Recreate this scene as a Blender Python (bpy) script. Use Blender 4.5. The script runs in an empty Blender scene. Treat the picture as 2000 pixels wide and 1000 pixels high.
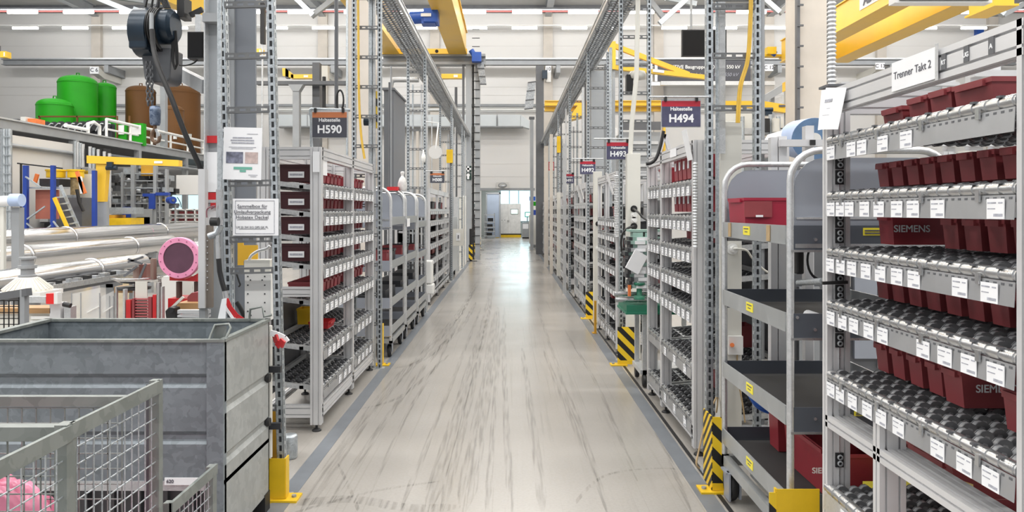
import bpy, math, random
from mathutils import Vector, Matrix
random.seed(7)
PI = math.pi
SC = bpy.context.scene
C = SC.collection

# ---------------------------------------------------------------- camera
F = 1444.0; VX = 995.0; VY = 411.0; EYE = 1.6          # focal length and vanishing point in pixels of the 2000 x 1000 frame
cam = bpy.data.cameras.new('camera')
cam.sensor_width = 36.0
cam.lens = F / 2000.0 * 36.0
cam.shift_x = (1000 - VX) / 2000.0
cam.shift_y = (VY - 500) / 2000.0
cam.clip_start = 0.05; cam.clip_end = 300
camo = bpy.data.objects.new('camera', cam); C.objects.link(camo)
camo.location = (0, 0, EYE); camo.rotation_euler = (PI/2, 0, 0)
SC.camera = camo
# ---------------------------------------------------------------- world, lamps, exposure
SC.view_settings.view_transform = 'Standard'
SC.view_settings.look = 'None'
SC.view_settings.gamma = 1.0
SC.view_settings.use_curve_mapping = False
SC.view_settings.exposure = 0.07
wd = bpy.data.worlds.new('hall_ambient'); SC.world = wd; wd.use_nodes = True
wd.node_tree.nodes['Background'].inputs[0].default_value = (0.96, 0.98, 1.0, 1)
wd.node_tree.nodes['Background'].inputs[1].default_value = 0.58
def area(name, loc, sx, sy, power, rot=(0, 0, 0), col=(1, 0.985, 0.96)):
    l = bpy.data.lights.new(name, 'AREA'); l.shape = 'RECTANGLE'; l.size = sx; l.size_y = sy
    l.energy = power; l.color = col
    o = bpy.data.objects.new(name, l); C.objects.link(o); o.location = loc; o.rotation_euler = rot
    return o
for yy in (-3.0, 1.5, 6.0, 11.0, 16.0, 21.0, 26.0, 31.0):          # the rows of ceiling tubes
    area('tube_row_light', (0, yy, 9.3), 40.0, 0.5, 1700 if yy < 25 else (850 if yy < 30 else 100))
area('tube_row_light', (0, 28.9, 9.1), 44.0, 0.4, 1350, (PI*0.5+0.72, 0, 0))          # the same tubes shine sideways on the end wall
area('passage_fill_light', (-0.2, 41, 3.35), 3.0, 4.0, 150)  # unseen fill lamp added to brighten the cabinet and passage
area('window_daylight', (0.5, 46.6, 2.2), 3.0, 2.4, 60, (-PI/2, 0, 0), (0.75, 0.93, 1.0))

# ---------------------------------------------------------------- helpers
W = {}; CH = {}
def V(*a): return Vector(a)
def P(x, y, Y): return Vector(((x - VX) / F * Y, Y, EYE - (y - VY) / F * Y))   # pixel at a distance -> point
def px(x, Y): return (x - VX) / F * Y
def pz(y, Y): return EYE - (y - VY) / F * Y

def place(o, parent, w):
    if o.name not in C.objects: C.objects.link(o)
    o.matrix_basis = w
    if parent is not None:
        o.parent = parent
        o.matrix_parent_inverse = W[parent.name].inverted()
        CH.setdefault(parent.name, []).append(o)
    W[o.name] = w.copy()
    return o

def tag(o, label=None, cat=None, group=None, kind=None):
    if label: o['label'] = label
    if cat: o['category'] = cat
    if group: o['group'] = group
    if kind: o['kind'] = kind
    return o

def thing(name, label, cat, loc, group=None):
    o = bpy.data.objects.new(name, None); o.empty_display_size = 0.1
    place(o, None, Matrix.Translation(Vector(loc)))
    return tag(o, label, cat, group)

def copy_tree(o, delta, parent=None, mirror=None):
    c = o.copy(); C.objects.link(c)
    W[c.name] = Matrix.Translation(delta) @ W[o.name]
    if parent is None: c.matrix_basis = W[c.name]
    else:
        c.parent = parent; CH.setdefault(parent.name, []).append(c)
    for ch in CH.get(o.name, []): copy_tree(ch, delta, c)
    return c

def dup(o, loc, name=None, parent=None, label=None, rot=None):
    """one more object sharing o's mesh, its origin at loc"""
    c = bpy.data.objects.new(name or o.name.split('.')[0], o.data)
    m = Matrix.Translation(Vector(loc))
    if rot is not None: m = m @ rot
    place(c, parent, m)
    if label: c['label'] = label
    return c

class MB:
    def __init__(s): s.v = []; s.f = []; s.s = []; s.m = []; s.mi = 0; s.xf = None
    def add(s, vs, fs, smooth=False):
        b = len(s.v)
        if s.xf is not None: vs = [s.xf @ Vector(p) for p in vs]
        s.v += [tuple(p) for p in vs]
        for f in fs:
            s.f.append([b + i for i in f]); s.s.append(smooth); s.m.append(s.mi)
        return s
    def box(s, x0, x1, y0, y1, z0, z1, m=None):
        if m is not None: s.mi = m
        if x0 > x1: x0, x1 = x1, x0
        if y0 > y1: y0, y1 = y1, y0
        if z0 > z1: z0, z1 = z1, z0
        return s.add([(x0,y0,z0),(x1,y0,z0),(x1,y1,z0),(x0,y1,z0),(x0,y0,z1),(x1,y0,z1),(x1,y1,z1),(x0,y1,z1)],
              [(0,3,2,1),(4,5,6,7),(0,1,5,4),(1,2,6,5),(2,3,7,6),(3,0,4,7)])
    def cbox(s, c, sz, m=None):
        return s.box(c[0]-sz[0]/2, c[0]+sz[0]/2, c[1]-sz[1]/2, c[1]+sz[1]/2, c[2]-sz[2]/2, c[2]+sz[2]/2, m)
    def bar(s, p0, p1, w, h, m=None):
        """rectangular bar from p0 to p1, w across (horizontal), h up"""
        if m is not None: s.mi = m
        p0 = Vector(p0); p1 = Vector(p1); d = (p1 - p0).normalized()
        up = Vector((0,0,1)) if abs(d.z) < 0.99 else Vector((0,1,0))
        r = d.cross(up).normalized(); u = r.cross(d).normalized()
        q = []
        for p in (p0, p1):
            q += [p - r*w/2 - u*h/2, p + r*w/2 - u*h/2, p + r*w/2 + u*h/2, p - r*w/2 + u*h/2]
        return s.add(q, [(0,1,2,3),(7,6,5,4),(0,4,5,1),(1,5,6,2),(2,6,7,3),(3,7,4,0)])
    def cyl(s, p0, p1, r, r1=None, n=12, caps=True, m=None):
        if m is not None: s.mi = m
        if r1 is None: r1 = r
        p0 = Vector(p0); p1 = Vector(p1); d = (p1 - p0).normalized()
        a = d.orthogonal().normalized(); b = d.cross(a)
        q = []
        for p, rr in ((p0, r), (p1, r1)):
            for i in range(n):
                t = 2*PI*i/n; q.append(p + a*rr*math.cos(t) + b*rr*math.sin(t))
        s.add(q, [(i, (i+1) % n, n+(i+1) % n, n+i) for i in range(n)], True)
        if caps:
            s.add(q[:n], [tuple(reversed(range(n)))]); s.add(q[n:], [tuple(range(n))])
        return s
    def tube(s, pts, r, n=8, m=None, closed=False):
        if m is not None: s.mi = m
        pts = [Vector(p) for p in pts]; k = len(pts); q = []
        a = None
        for i, p in enumerate(pts):
            if closed: d = pts[(i+1) % k] - pts[i-1]
            else: d = pts[min(i+1, k-1)] - pts[max(i-1, 0)]
            d.normalize()
            if a is None: a = d.orthogonal().normalized()
            else:
                a = a - d*a.dot(d)
                a = a.normalized() if a.length > 1e-6 else d.orthogonal().normalized()
            b = d.cross(a)
            for j in range(n):
                t = 2*PI*j/n; q.append(p + a*r*math.cos(t) + b*r*math.sin(t))
        fs = []
        for i in range(k if closed else k-1):
            i2 = (i+1) % k
            for j in range(n): fs.append((i*n+j, i*n+(j+1) % n, i2*n+(j+1) % n, i2*n+j))
        s.add(q, fs, True)
        if not closed:
            s.add(q[:n], [tuple(reversed(range(n)))]); s.add(q[-n:], [tuple(range(n))])
        return s
    def prism(s, poly, ax, a, b, m=None):
        """2-D outline extruded along axis ax from a to b (outline in the other two axes, in order)"""
        if m is not None: s.mi = m
        def pt(p, t):
            return (t, p[0], p[1]) if ax == 'x' else ((p[0], t, p[1]) if ax == 'y' else (p[0], p[1], t))
        n = len(poly); q = [pt(p, a) for p in poly] + [pt(p, b) for p in poly]
        return s.add(q, [tuple(range(n)), tuple(reversed(range(n, 2*n)))] + [(i, n+i, n+(i+1) % n, (i+1) % n) for i in range(n)])
    def lathe(s, prof, c, ax='z', n=20, m=None, smooth=True, ring=False):
        if m is not None: s.mi = m
        if ring: prof = list(prof) + [prof[0]]
        c = Vector(c)
        def pt(r, h, t):
            x, y = r*math.cos(t), r*math.sin(t)
            return c + (Vector((x, y, h)) if ax == 'z' else (Vector((x, h, y)) if ax == 'y' else Vector((h, x, y))))
        k = len(prof); q = []
        for r, h in prof:
            for i in range(n): q.append(pt(r, h, 2*PI*i/n))
        fs = []
        for j in range(k-1):
            for i in range(n): fs.append((j*n+i, j*n+(i+1) % n, (j+1)*n+(i+1) % n, (j+1)*n+i))
        s.add(q, fs, smooth)
        if ring: return s
        if prof[0][0] > 1e-5: s.add(q[:n], [tuple(reversed(range(n)))])
        if prof[-1][0] > 1e-5: s.add(q[-n:], [tuple(range(n))])
        return s
    def disk(s, c, r, ax='y', n=24, m=None):
        if m is not None: s.mi = m
        c = Vector(c); q = []
        for i in range(n):
            t = 2*PI*i/n; x, y = r*math.cos(t), r*math.sin(t)
            q.append(c + (Vector((x, 0, y)) if ax == 'y' else (Vector((0, x, y)) if ax == 'x' else Vector((x, y, 0)))))
        return s.add(q, [tuple(range(n))])
    def build(s, name, mats, parent=None, origin=None, bevel=0, label=None):
        if not isinstance(mats, (list, tuple)): mats = [mats]
        xs = [p[0] for p in s.v]; ys = [p[1] for p in s.v]; zs = [p[2] for p in s.v]
        if origin is None:
            origin = Vector(((min(xs)+max(xs))/2, (min(ys)+max(ys))/2, min(zs) if parent is None else (min(zs)+max(zs))/2))
        else: origin = Vector(origin)
        me = bpy.data.meshes.new(name)
        me.from_pydata([(p[0]-origin.x, p[1]-origin.y, p[2]-origin.z) for p in s.v], [], s.f)
        me.polygons.foreach_set('use_smooth', s.s)
        me.polygons.foreach_set('material_index', [min(i, len(mats)-1) for i in s.m])
        for mt in mats: me.materials.append(mt)
        me.update()
        o = bpy.data.objects.new(name, me)
        place(o, parent, Matrix.Translation(origin))
        if bevel:
            md = o.modifiers.new('edge', 'BEVEL'); md.width = bevel; md.segments = 2; md.limit_method = 'ANGLE'
        if label: o['label'] = label
        return o

def structure(o): o['kind'] = 'structure'; return o

def text(body, size, loc, mat, parent, face='-y', align='CENTER', name='lettering', bold=0.0, shear=0.0, tilt=0.0):
    cu = bpy.data.curves.new(name, 'FONT'); cu.body = body; cu.size = size
    cu.align_x = align; cu.align_y = 'CENTER'; cu.offset = 0; cu.shear = shear; cu.extrude = 0.0004
    cu.materials.append(mat)
    o = bpy.data.objects.new(name, cu)
    rz = {'-y': 0, '-x': -PI/2, '+x': PI/2}[face]
    m = Matrix.Translation(Vector(loc)) @ Matrix.Rotation(rz, 4, 'Z') @ Matrix.Rotation(PI/2, 4, 'X') @ Matrix.Rotation(tilt, 4, 'Z')
    TEXTS.append((o, bold))
    return place(o, parent, m)
TEXTS = []

ORD = ['first','second','third','fourth','fifth','sixth','seventh','eighth','ninth','tenth','eleventh','twelfth']

# ---------------------------------------------------------------- materials
def newmat(name):
    m = bpy.data.materials.new(name); m.use_nodes = True
    nt = m.node_tree; b = nt.nodes['Principled BSDF']
    return m, nt, b
def mat(name, col, rough=0.5, metal=0.0, var=0.10, scale=5.0, bump=0.0, coat=0.0, stretch=None, spec=None):
    m, nt, b = newmat(name)
    tc = nt.nodes.new('ShaderNodeTexCoord'); ns = nt.nodes.new('ShaderNodeTexNoise')
    ns.inputs['Scale'].default_value = scale; ns.inputs['Detail'].default_value = 5
    src = tc.outputs['Object']
    if stretch:
        mp = nt.nodes.new('ShaderNodeMapping'); mp.inputs['Scale'].default_value = stretch
        nt.links.new(src, mp.inputs[0]); src = mp.outputs[0]
    nt.links.new(src, ns.inputs['Vector'])
    rp = nt.nodes.new('ShaderNodeValToRGB')
    rp.color_ramp.elements[0].position = 0.3; rp.color_ramp.elements[1].position = 0.7
    rp.color_ramp.elements[0].color = (*[max(0, c*(1-var)) for c in col], 1)
    rp.color_ramp.elements[1].color = (*[min(1, c*(1+var)) for c in col], 1)
    nt.links.new(ns.outputs['Fac'], rp.inputs[0]); nt.links.new(rp.outputs[0], b.inputs['Base Color'])
    mr = nt.nodes.new('ShaderNodeMapRange'); mr.inputs['To Min'].default_value = max(0.03, rough-0.06); mr.inputs['To Max'].default_value = min(1, rough+0.06)
    nt.links.new(ns.outputs['Fac'], mr.inputs['Value']); nt.links.new(mr.outputs[0], b.inputs['Roughness'])
    b.inputs['Metallic'].default_value = metal
    if coat: b.inputs['Coat Weight'].default_value = coat
    if spec is not None: b.inputs['Specular IOR Level'].default_value = spec
    if bump:
        bp = nt.nodes.new('ShaderNodeBump'); bp.inputs['Strength'].default_value = bump; bp.inputs['Distance'].default_value = 0.01
        nt.links.new(ns.outputs['Fac'], bp.inputs['Height']); nt.links.new(bp.outputs[0], b.inputs['Normal'])
    return m
def galv(name, dark, light, scale=30.0, rough=0.42, metal=0.75, mix=0.5):
    """zinc spangle: cells of slightly different grey over a slow stain"""
    m, nt, b = newmat(name)
    tc = nt.nodes.new('ShaderNodeTexCoord'); vo = nt.nodes.new('ShaderNodeTexVoronoi'); vo.inputs['Scale'].default_value = scale
    ns = nt.nodes.new('ShaderNodeTexNoise'); ns.inputs['Scale'].default_value = 4; ns.inputs['Detail'].default_value = 6
    n2 = nt.nodes.new('ShaderNodeTexNoise'); n2.inputs['Scale'].default_value = scale*0.5
    va = nt.nodes.new('ShaderNodeVectorMath'); va.operation = 'MULTIPLY_ADD'; va.inputs[1].default_value = (0.12,)*3
    nt.links.new(tc.outputs['Object'], n2.inputs['Vector']); nt.links.new(n2.outputs['Color'], va.inputs[0]); nt.links.new(tc.outputs['Object'], va.inputs[2])
    nt.links.new(va.outputs[0], vo.inputs['Vector']); nt.links.new(tc.outputs['Object'], ns.inputs['Vector'])
    sp = nt.nodes.new('ShaderNodeSeparateColor'); nt.links.new(vo.outputs['Color'], sp.inputs[0])
    mx = nt.nodes.new('ShaderNodeMix'); mx.inputs[0].default_value = mix
    nt.links.new(sp.outputs[0], mx.inputs[2]); nt.links.new(ns.outputs['Fac'], mx.inputs[3])
    rp = nt.nodes.new('ShaderNodeValToRGB'); rp.color_ramp.elements[0].position = 0.25; rp.color_ramp.elements[1].position = 0.75
    rp.color_ramp.elements[0].color = (*dark, 1); rp.color_ramp.elements[1].color = (*light, 1)
    nt.links.new(mx.outputs[0], rp.inputs[0]); nt.links.new(rp.outputs[0], b.inputs['Base Color'])
    mr = nt.nodes.new('ShaderNodeMapRange'); mr.inputs['To Min'].default_value = rough-0.1; mr.inputs['To Max'].default_value = rough+0.12
    nt.links.new(mx.outputs[0], mr.inputs['Value']); nt.links.new(mr.outputs[0], b.inputs['Roughness'])
    b.inputs['Metallic'].default_value = metal
    return m
def hazard(name, pitch=0.14, ax=('X', 'Z'), sign=1):
    """yellow and black diagonal stripes"""
    m, nt, b = newmat(name)
    tc = nt.nodes.new('ShaderNodeTexCoord'); sx = nt.nodes.new('ShaderNodeSeparateXYZ'); nt.links.new(tc.outputs['Object'], sx.inputs[0])
    ad = nt.nodes.new('ShaderNodeMath'); ad.operation = 'ADD' if sign > 0 else 'SUBTRACT'
    nt.links.new(sx.outputs[ax[1]], ad.inputs[0]); nt.links.new(sx.outputs[ax[0]], ad.inputs[1])
    dv = nt.nodes.new('ShaderNodeMath'); dv.operation = 'DIVIDE'; dv.inputs[1].default_value = pitch; nt.links.new(ad.outputs[0], dv.inputs[0])
    fr = nt.nodes.new('ShaderNodeMath'); fr.operation = 'FRACT'; nt.links.new(dv.outputs[0], fr.inputs[0])
    gt = nt.nodes.new('ShaderNodeMath'); gt.operation = 'GREATER_THAN'; gt.inputs[1].default_value = 0.5; nt.links.new(fr.outputs[0], gt.inputs[0])
    mx = nt.nodes.new('ShaderNodeMix'); mx.data_type = 'RGBA'; mx.inputs[6].default_value = (0.80, 0.54, 0.02, 1); mx.inputs[7].default_value = (0.012, 0.012, 0.012, 1)
    nt.links.new(gt.outputs[0], mx.inputs[0]); nt.links.new(mx.outputs[2], b.inputs['Base Color'])
    b.inputs['Roughness'].default_value = 0.45
    return m
def emit(name, col, s):
    m, nt, b = newmat(name)
    b.inputs['Base Color'].default_value = (*col, 1); b.inputs['Emission Color'].default_value = (*col, 1); b.inputs['Emission Strength'].default_value = s
    return m

ALU = mat('anodised_aluminium', (0.68, 0.68, 0.69), 0.36, 0.35, 0.05, 3)
ALUD = mat('aluminium_groove', (0.16, 0.16, 0.17), 0.5, 0.4, 0.1, 3)
GALV = galv('galvanised_steel', (0.40, 0.435, 0.46), (0.56, 0.60, 0.63), 60)
GALVP = galv('pale_galvanised_steel', (0.56, 0.575, 0.585), (0.67, 0.68, 0.69), 60, 0.36, 0.6)
GALVT = galv('cable_tray_steel', (0.22, 0.235, 0.25), (0.40, 0.42, 0.44), 30)
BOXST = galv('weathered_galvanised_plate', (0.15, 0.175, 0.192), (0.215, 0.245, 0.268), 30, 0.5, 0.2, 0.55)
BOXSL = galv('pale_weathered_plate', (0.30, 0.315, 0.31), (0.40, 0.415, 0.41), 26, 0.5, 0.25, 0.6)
CAGE = galv('cage_steel', (0.18, 0.198, 0.188), (0.245, 0.262, 0.25), 22, 0.5, 0.35)
CHROME = mat('bright_zinc', (0.60, 0.61, 0.62), 0.28, 0.9, 0.05, 12)
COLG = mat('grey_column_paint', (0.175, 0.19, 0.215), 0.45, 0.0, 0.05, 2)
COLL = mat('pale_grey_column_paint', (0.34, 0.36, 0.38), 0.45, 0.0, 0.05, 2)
STEELG = mat('grey_steel_paint', (0.31, 0.325, 0.34), 0.45, 0.1, 0.08, 3)
STEELD = mat('dark_grey_steel', (0.12, 0.125, 0.135), 0.5, 0.2, 0.1, 4)
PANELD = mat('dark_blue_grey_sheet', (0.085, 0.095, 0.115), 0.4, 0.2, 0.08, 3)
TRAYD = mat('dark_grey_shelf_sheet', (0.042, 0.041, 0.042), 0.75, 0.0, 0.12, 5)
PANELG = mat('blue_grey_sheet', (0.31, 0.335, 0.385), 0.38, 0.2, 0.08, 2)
TROL = galv('trolley_grey_steel', (0.36, 0.375, 0.38), (0.43, 0.445, 0.45), 12, 0.42, 0.4)
WHITE = mat('white_paint', (0.78, 0.78, 0.76), 0.45, 0, 0.03, 2)
WALLW = mat('white_wall_panel', (0.74, 0.73, 0.715), 0.6, 0, 0.02, 0.6)
WALLG = mat('pale_grey_wall_panel', (0.63, 0.62, 0.60), 0.6, 0, 0.02, 0.6)
BEIGE = mat('beige_concrete', (0.60, 0.555, 0.50), 0.75, 0, 0.06, 2.5, 0.1)
CREAM = mat('cream_plastic', (0.66, 0.65, 0.60), 0.4, 0, 0.03, 3)
PAPER = mat('white_paper', (0.82, 0.83, 0.85), 0.6, 0, 0.02, 8)
INK = mat('printed_ink', (0.10, 0.10, 0.12), 0.6, 0, 0.2, 60)
INKL = mat('pale_print', (0.36, 0.37, 0.42), 0.6, 0, 0.3, 90)
MAROON = mat('maroon_plastic', (0.26, 0.050, 0.057), 0.42, 0, 0.12, 9)
REDB = mat('red_plastic', (0.31, 0.036, 0.048), 0.4, 0, 0.08, 9)
REDP = mat('red_paint', (0.52, 0.02, 0.025), 0.4, 0, 0.1, 5)
BRICKR = mat('rust_red_panel', (0.40, 0.13, 0.09), 0.6, 0, 0.1, 3)
ORANGE = mat('orange_paint', (0.78, 0.20, 0.05), 0.5, 0, 0.1, 5)
BLACK = mat('black_rubber', (0.014, 0.014, 0.015), 0.5, 0, 0.2, 12)
DPLAST = mat('dark_grey_plastic', (0.035, 0.036, 0.04), 0.38, 0, 0.2, 20)
WHEELG = mat('grey_roller_plastic', (0.25, 0.255, 0.265), 0.4, 0.1, 0.15, 20)
RIMG = mat('roller_rim', (0.12, 0.123, 0.13), 0.4, 0, 0.15, 20)
YEL = mat('yellow_paint', (0.76, 0.49, 0.015), 0.42, 0, 0.10, 6)
CRANE = mat('crane_yellow_paint', (0.84, 0.52, 0.045), 0.32, 0, 0.04, 1.5)
AMBER = mat('amber_paint', (0.56, 0.29, 0.02), 0.5, 0, 0.1, 4)
STICK = mat('yellow_sticker', (0.85, 0.74, 0.05), 0.45, 0, 0.04, 20)
GREENT = mat('bright_green_paint', (0.018, 0.30, 0.010), 0.4, 0, 0.06, 2, spec=0.2)
GREEND = mat('dark_green_plastic', (0.02, 0.17, 0.10), 0.45, 0, 0.1, 8)
GREENP = mat('pale_green_plastic', (0.28, 0.42, 0.37), 0.45, 0, 0.12, 8)
BROWN = mat('brown_tank_paint', (0.15, 0.068, 0.022), 0.5, 0, 0.06, 2, spec=0.2)
BLUE = mat('blue_rack_paint', (0.015, 0.05, 0.30), 0.4, 0, 0.08, 5)
BLUEC = mat('crane_motor_blue', (0.02, 0.09, 0.42), 0.4, 0, 0.08, 6)
NAVY = mat('navy_hoist_casting', (0.014, 0.028, 0.046), 0.33, 0.2, 0.25, 7, 0.05)
HOISTG = mat('grey_hoist_bag', (0.085, 0.09, 0.10), 0.5, 0, 0.15, 6)
PINK = mat('pink_protective_film', (0.78, 0.30, 0.48), 0.4, 0, 0.08, 6)
PINKF = mat('pink_film_sheet', (0.66, 0.22, 0.33), 0.25, 0, 0.28, 7, 0.5)
PLUM = mat('plum_film_disk', (0.105, 0.045, 0.075), 0.3, 0, 0.15, 8)
TUBE = mat('polished_aluminium_tube', (0.66, 0.66, 0.665), 0.16, 1.0, 0.01, 0.5)
RUNGM = mat('rung_steel', (0.15, 0.155, 0.16), 0.45, 0.3, 0.12, 20)
PRBLUE = mat('blue_paper_roll', (0.42, 0.52, 0.72), 0.7, 0, 0.06, 6)
PRBLUD = mat('blue_roll_end', (0.12, 0.21, 0.36), 0.7, 0, 0.15, 14)
WOOD = mat('workbench_wood', (0.40, 0.23, 0.10), 0.5, 0, 0.15, 6, stretch=(1, 8, 8))
TAPE = mat('grey_floor_tape', (0.165, 0.18, 0.20), 0.4, 0, 0.12, 7)
SIGND = mat('sign_charcoal', (0.065, 0.067, 0.085), 0.4, 0, 0.08, 10)
SIGNN = mat('sign_navy', (0.075, 0.075, 0.135), 0.3, 0, 0.25, 12)
SIGNR = mat('sign_red', (0.42, 0.02, 0.04), 0.35, 0, 0.1, 10)
SIGNO = mat('sign_orange', (0.50, 0.17, 0.07), 0.4, 0, 0.1, 10)
SIGNG = mat('sign_grey', (0.05, 0.05, 0.062), 0.45, 0, 0.05, 4)
SCREEN = mat('black_screen', (0.006, 0.006, 0.007), 0.45, 0, 0.1, 3, spec=0.2)
STRIP = mat('label_strip_steel', (0.40, 0.405, 0.415), 0.4, 0.5, 0.08, 8)
COPPER = mat('cable_tan', (0.42, 0.30, 0.16), 0.5, 0, 0.1, 20)
YCAB = mat('yellow_cable_jacket', (0.66, 0.42, 0.06), 0.45, 0, 0.08, 20)
BCAB = mat('blue_hose', (0.02, 0.12, 0.55), 0.4, 0, 0.1, 20)
HAZ = hazard('hazard_stripes'); HAZY = hazard('hazard_stripes_side', 0.07, ('Y', 'Z'), 1)
LAMP = emit('lamp_tube_glow', (1, 0.99, 0.96), 7.0)
DAY = emit('daylight_pane', (0.62, 0.93, 1.0), 1.15)
LCD = emit('lit_screen', (0.75, 1.0, 0.86), 0.9)
def acrylic():
    m, nt, b = newmat('clear_acrylic')
    tc = nt.nodes.new('ShaderNodeTexCoord'); ns = nt.nodes.new('ShaderNodeTexNoise'); ns.inputs['Scale'].default_value = 3
    nt.links.new(tc.outputs['Object'], ns.inputs['Vector'])
    mr = nt.nodes.new('ShaderNodeMapRange'); mr.inputs['To Min'].default_value = 0.28; mr.inputs['To Max'].default_value = 0.30
    nt.links.new(ns.outputs['Fac'], mr.inputs['Value']); nt.links.new(mr.outputs[0], b.inputs['Alpha'])
    b.inputs['Base Color'].default_value = (0.82, 0.82, 0.80, 1); b.inputs['Roughness'].default_value = 0.12
    return m
ACRYL = acrylic()

def floor_mat():
    m, nt, b = newmat('polished_hall_floor')
    N = nt.nodes.new; L = nt.links.new
    tc = N('ShaderNodeTexCoord')
    def noise(scale, stretch, detail=6, rot=0.0, dist=0.0):
        mp = N('ShaderNodeMapping'); mp.inputs['Scale'].default_value = stretch; mp.inputs['Rotation'].default_value = (0, 0, rot)
        L(tc.outputs['Object'], mp.inputs[0])
        n = N('ShaderNodeTexNoise'); n.inputs['Scale'].default_value = scale; n.inputs['Detail'].default_value = detail; n.inputs['Distortion'].default_value = dist
        L(mp.outputs[0], n.inputs['Vector']); return n.outputs['Fac']
    def ramp(fac, p0, p1, c0=(0, 0, 0, 1), c1=(1, 1, 1, 1)):
        r = N('ShaderNodeValToRGB'); r.color_ramp.elements[0].position = p0; r.color_ramp.elements[1].position = p1
        r.color_ramp.elements[0].color = c0; r.color_ramp.elements[1].color = c1; L(fac, r.inputs[0]); return r.outputs[0]
    def mixc(fac, a, c):
        x = N('ShaderNodeMix'); x.data_type = 'RGBA'; L(fac, x.inputs[0]); L(a, x.inputs[6])
        if isinstance(c, tuple): x.inputs[7].default_value = c
        else: L(c, x.inputs[7])
        return x.outputs[2]
    def mul(a, k):
        x = N('ShaderNodeMath'); x.operation = 'MULTIPLY'; L(a, x.inputs[0])
        if isinstance(k, float): x.inputs[1].default_value = k
        else: L(k, x.inputs[1])
        return x.outputs[0]
    base = ramp(noise(0.7, (1, 1, 1)), 0.32, 0.7, (0.335, 0.315, 0.288, 1), (0.405, 0.385, 0.358, 1))
    fine = ramp(noise(60, (1, 1, 1), 3), 0.4, 0.65)
    base = mixc(mul(fine, 0.18), base, (0.28, 0.262, 0.235, 1))
    # tyre and trolley marks along the aisle, worn only in places
    patch = ramp(noise(0.8, (1.3, 0.3, 1), 3), 0.46, 0.66)
    for sc, st, rt, lo, hi, k in ((1.6, (5.0, 0.30, 1), 0.10, 0.56, 0.72, 0.22), (2.6, (7.0, 0.22, 1), -0.12, 0.58, 0.72, 0.22), (2.6, (8.0, 0.2, 1), 1.2, 0.67, 0.70, 0.25)):
        s_ = ramp(noise(sc, st, 3, rt, 0.35), lo, hi)
        base = mixc(mul(mul(s_, k), patch), base, (0.17, 0.155, 0.135, 1))
    sc2 = ramp(noise(7.0, (9.0, 0.05, 1), 2, 0.04, 0.3), 0.64, 0.68)
    base = mixc(mul(sc2, 0.16), base, (0.20, 0.185, 0.16, 1))
    L(base, b.inputs['Base Color'])
    rr = N('ShaderNodeMapRange'); rr.inputs['To Min'].default_value = 0.13; rr.inputs['To Max'].default_value = 0.30
    L(noise(1.6, (1, 0.6, 1)), rr.inputs['Value']); L(rr.outputs[0], b.inputs['Roughness'])
    b.inputs['Specular IOR Level'].default_value = 0.5
    bp = N('ShaderNodeBump'); bp.inputs['Strength'].default_value = 0.012; bp.inputs['Distance'].default_value = 0.02
    L(noise(2.2, (1, 1, 1), 2), bp.inputs['Height']); L(bp.outputs[0], b.inputs['Normal'])
    return m
FLOOR = floor_mat()
def mark_mat():
    m, nt, b = newmat('tyre_mark')
    tc = nt.nodes.new('ShaderNodeTexCoord'); mp = nt.nodes.new('ShaderNodeMapping'); mp.inputs['Scale'].default_value = (26, 1.1, 1)
    ns = nt.nodes.new('ShaderNodeTexNoise'); ns.inputs['Scale'].default_value = 2.2; ns.inputs['Detail'].default_value = 5
    nt.links.new(tc.outputs['Object'], mp.inputs[0]); nt.links.new(mp.outputs[0], ns.inputs['Vector'])
    mr = nt.nodes.new('ShaderNodeMapRange'); mr.inputs['From Min'].default_value = 0.42; mr.inputs['From Max'].default_value = 0.68; mr.inputs['To Min'].default_value = 0.0; mr.inputs['To Max'].default_value = 0.24
    nt.links.new(ns.outputs['Fac'], mr.inputs['Value']); nt.links.new(mr.outputs[0], b.inputs['Alpha'])
    b.inputs['Base Color'].default_value = (0.12, 0.108, 0.095, 1); b.inputs['Roughness'].default_value = 0.3
    return m
MARK = mark_mat()
# ================================================================ the hall
flr = structure(MB().box(-34, 34, -4, 50, -0.1, 0).build('floor', FLOOR))
# tyre and trolley marks worn into the aisle
MARKS = [([(590, 1000), (690, 850), (775, 742), (832, 686), (905, 600), (950, 520)], 0.05), ([(640, 990), (740, 840), (812, 738), (872, 660), (930, 560)], 0.025), ([(835, 1000), (880, 850), (925, 700), (948, 620), (965, 540)], 0.05), ([(862, 1000), (900, 850), (938, 690), (960, 590)], 0.03),
    ([(905, 1000), (930, 860), (955, 720), (972, 600)], 0.06), ([(1000, 1000), (990, 850), (985, 720), (985, 600)], 0.025), ([(1185, 1000), (1140, 850), (1090, 720), (1050, 600)], 0.02), ([(1350, 1000), (1290, 860), (1240, 765), (1185, 690)], 0.016), ([(1245, 940), (1200, 830), (1160, 740), (1100, 640)], 0.016),
    ([(560, 985), (680, 975), (800, 992), (900, 990)], 0.05), ([(545, 1010), (720, 962), (860, 940)], 0.015), ([(660, 905), (690, 970), (700, 1000)], 0.01), ([(1110, 1000), (1180, 930), (1300, 915), (1390, 930)], 0.012), ([(780, 1000), (850, 830), (905, 690), (940, 600)], 0.02), ([(730, 950), (800, 800), (860, 700), (915, 590)], 0.016),
    ([(1060, 1000), (1050, 900), (1035, 800), (1020, 680)], 0.03), ([(700, 800), (790, 770), (880, 690)], 0.02), ([(950, 1000), (960, 880), (968, 760), (980, 640)], 0.02), ([(1150, 900), (1100, 780), (1060, 680)], 0.02), ([(770, 720), (830, 700), (900, 640), (930, 590)], 0.035)]
mm = MB()
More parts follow.
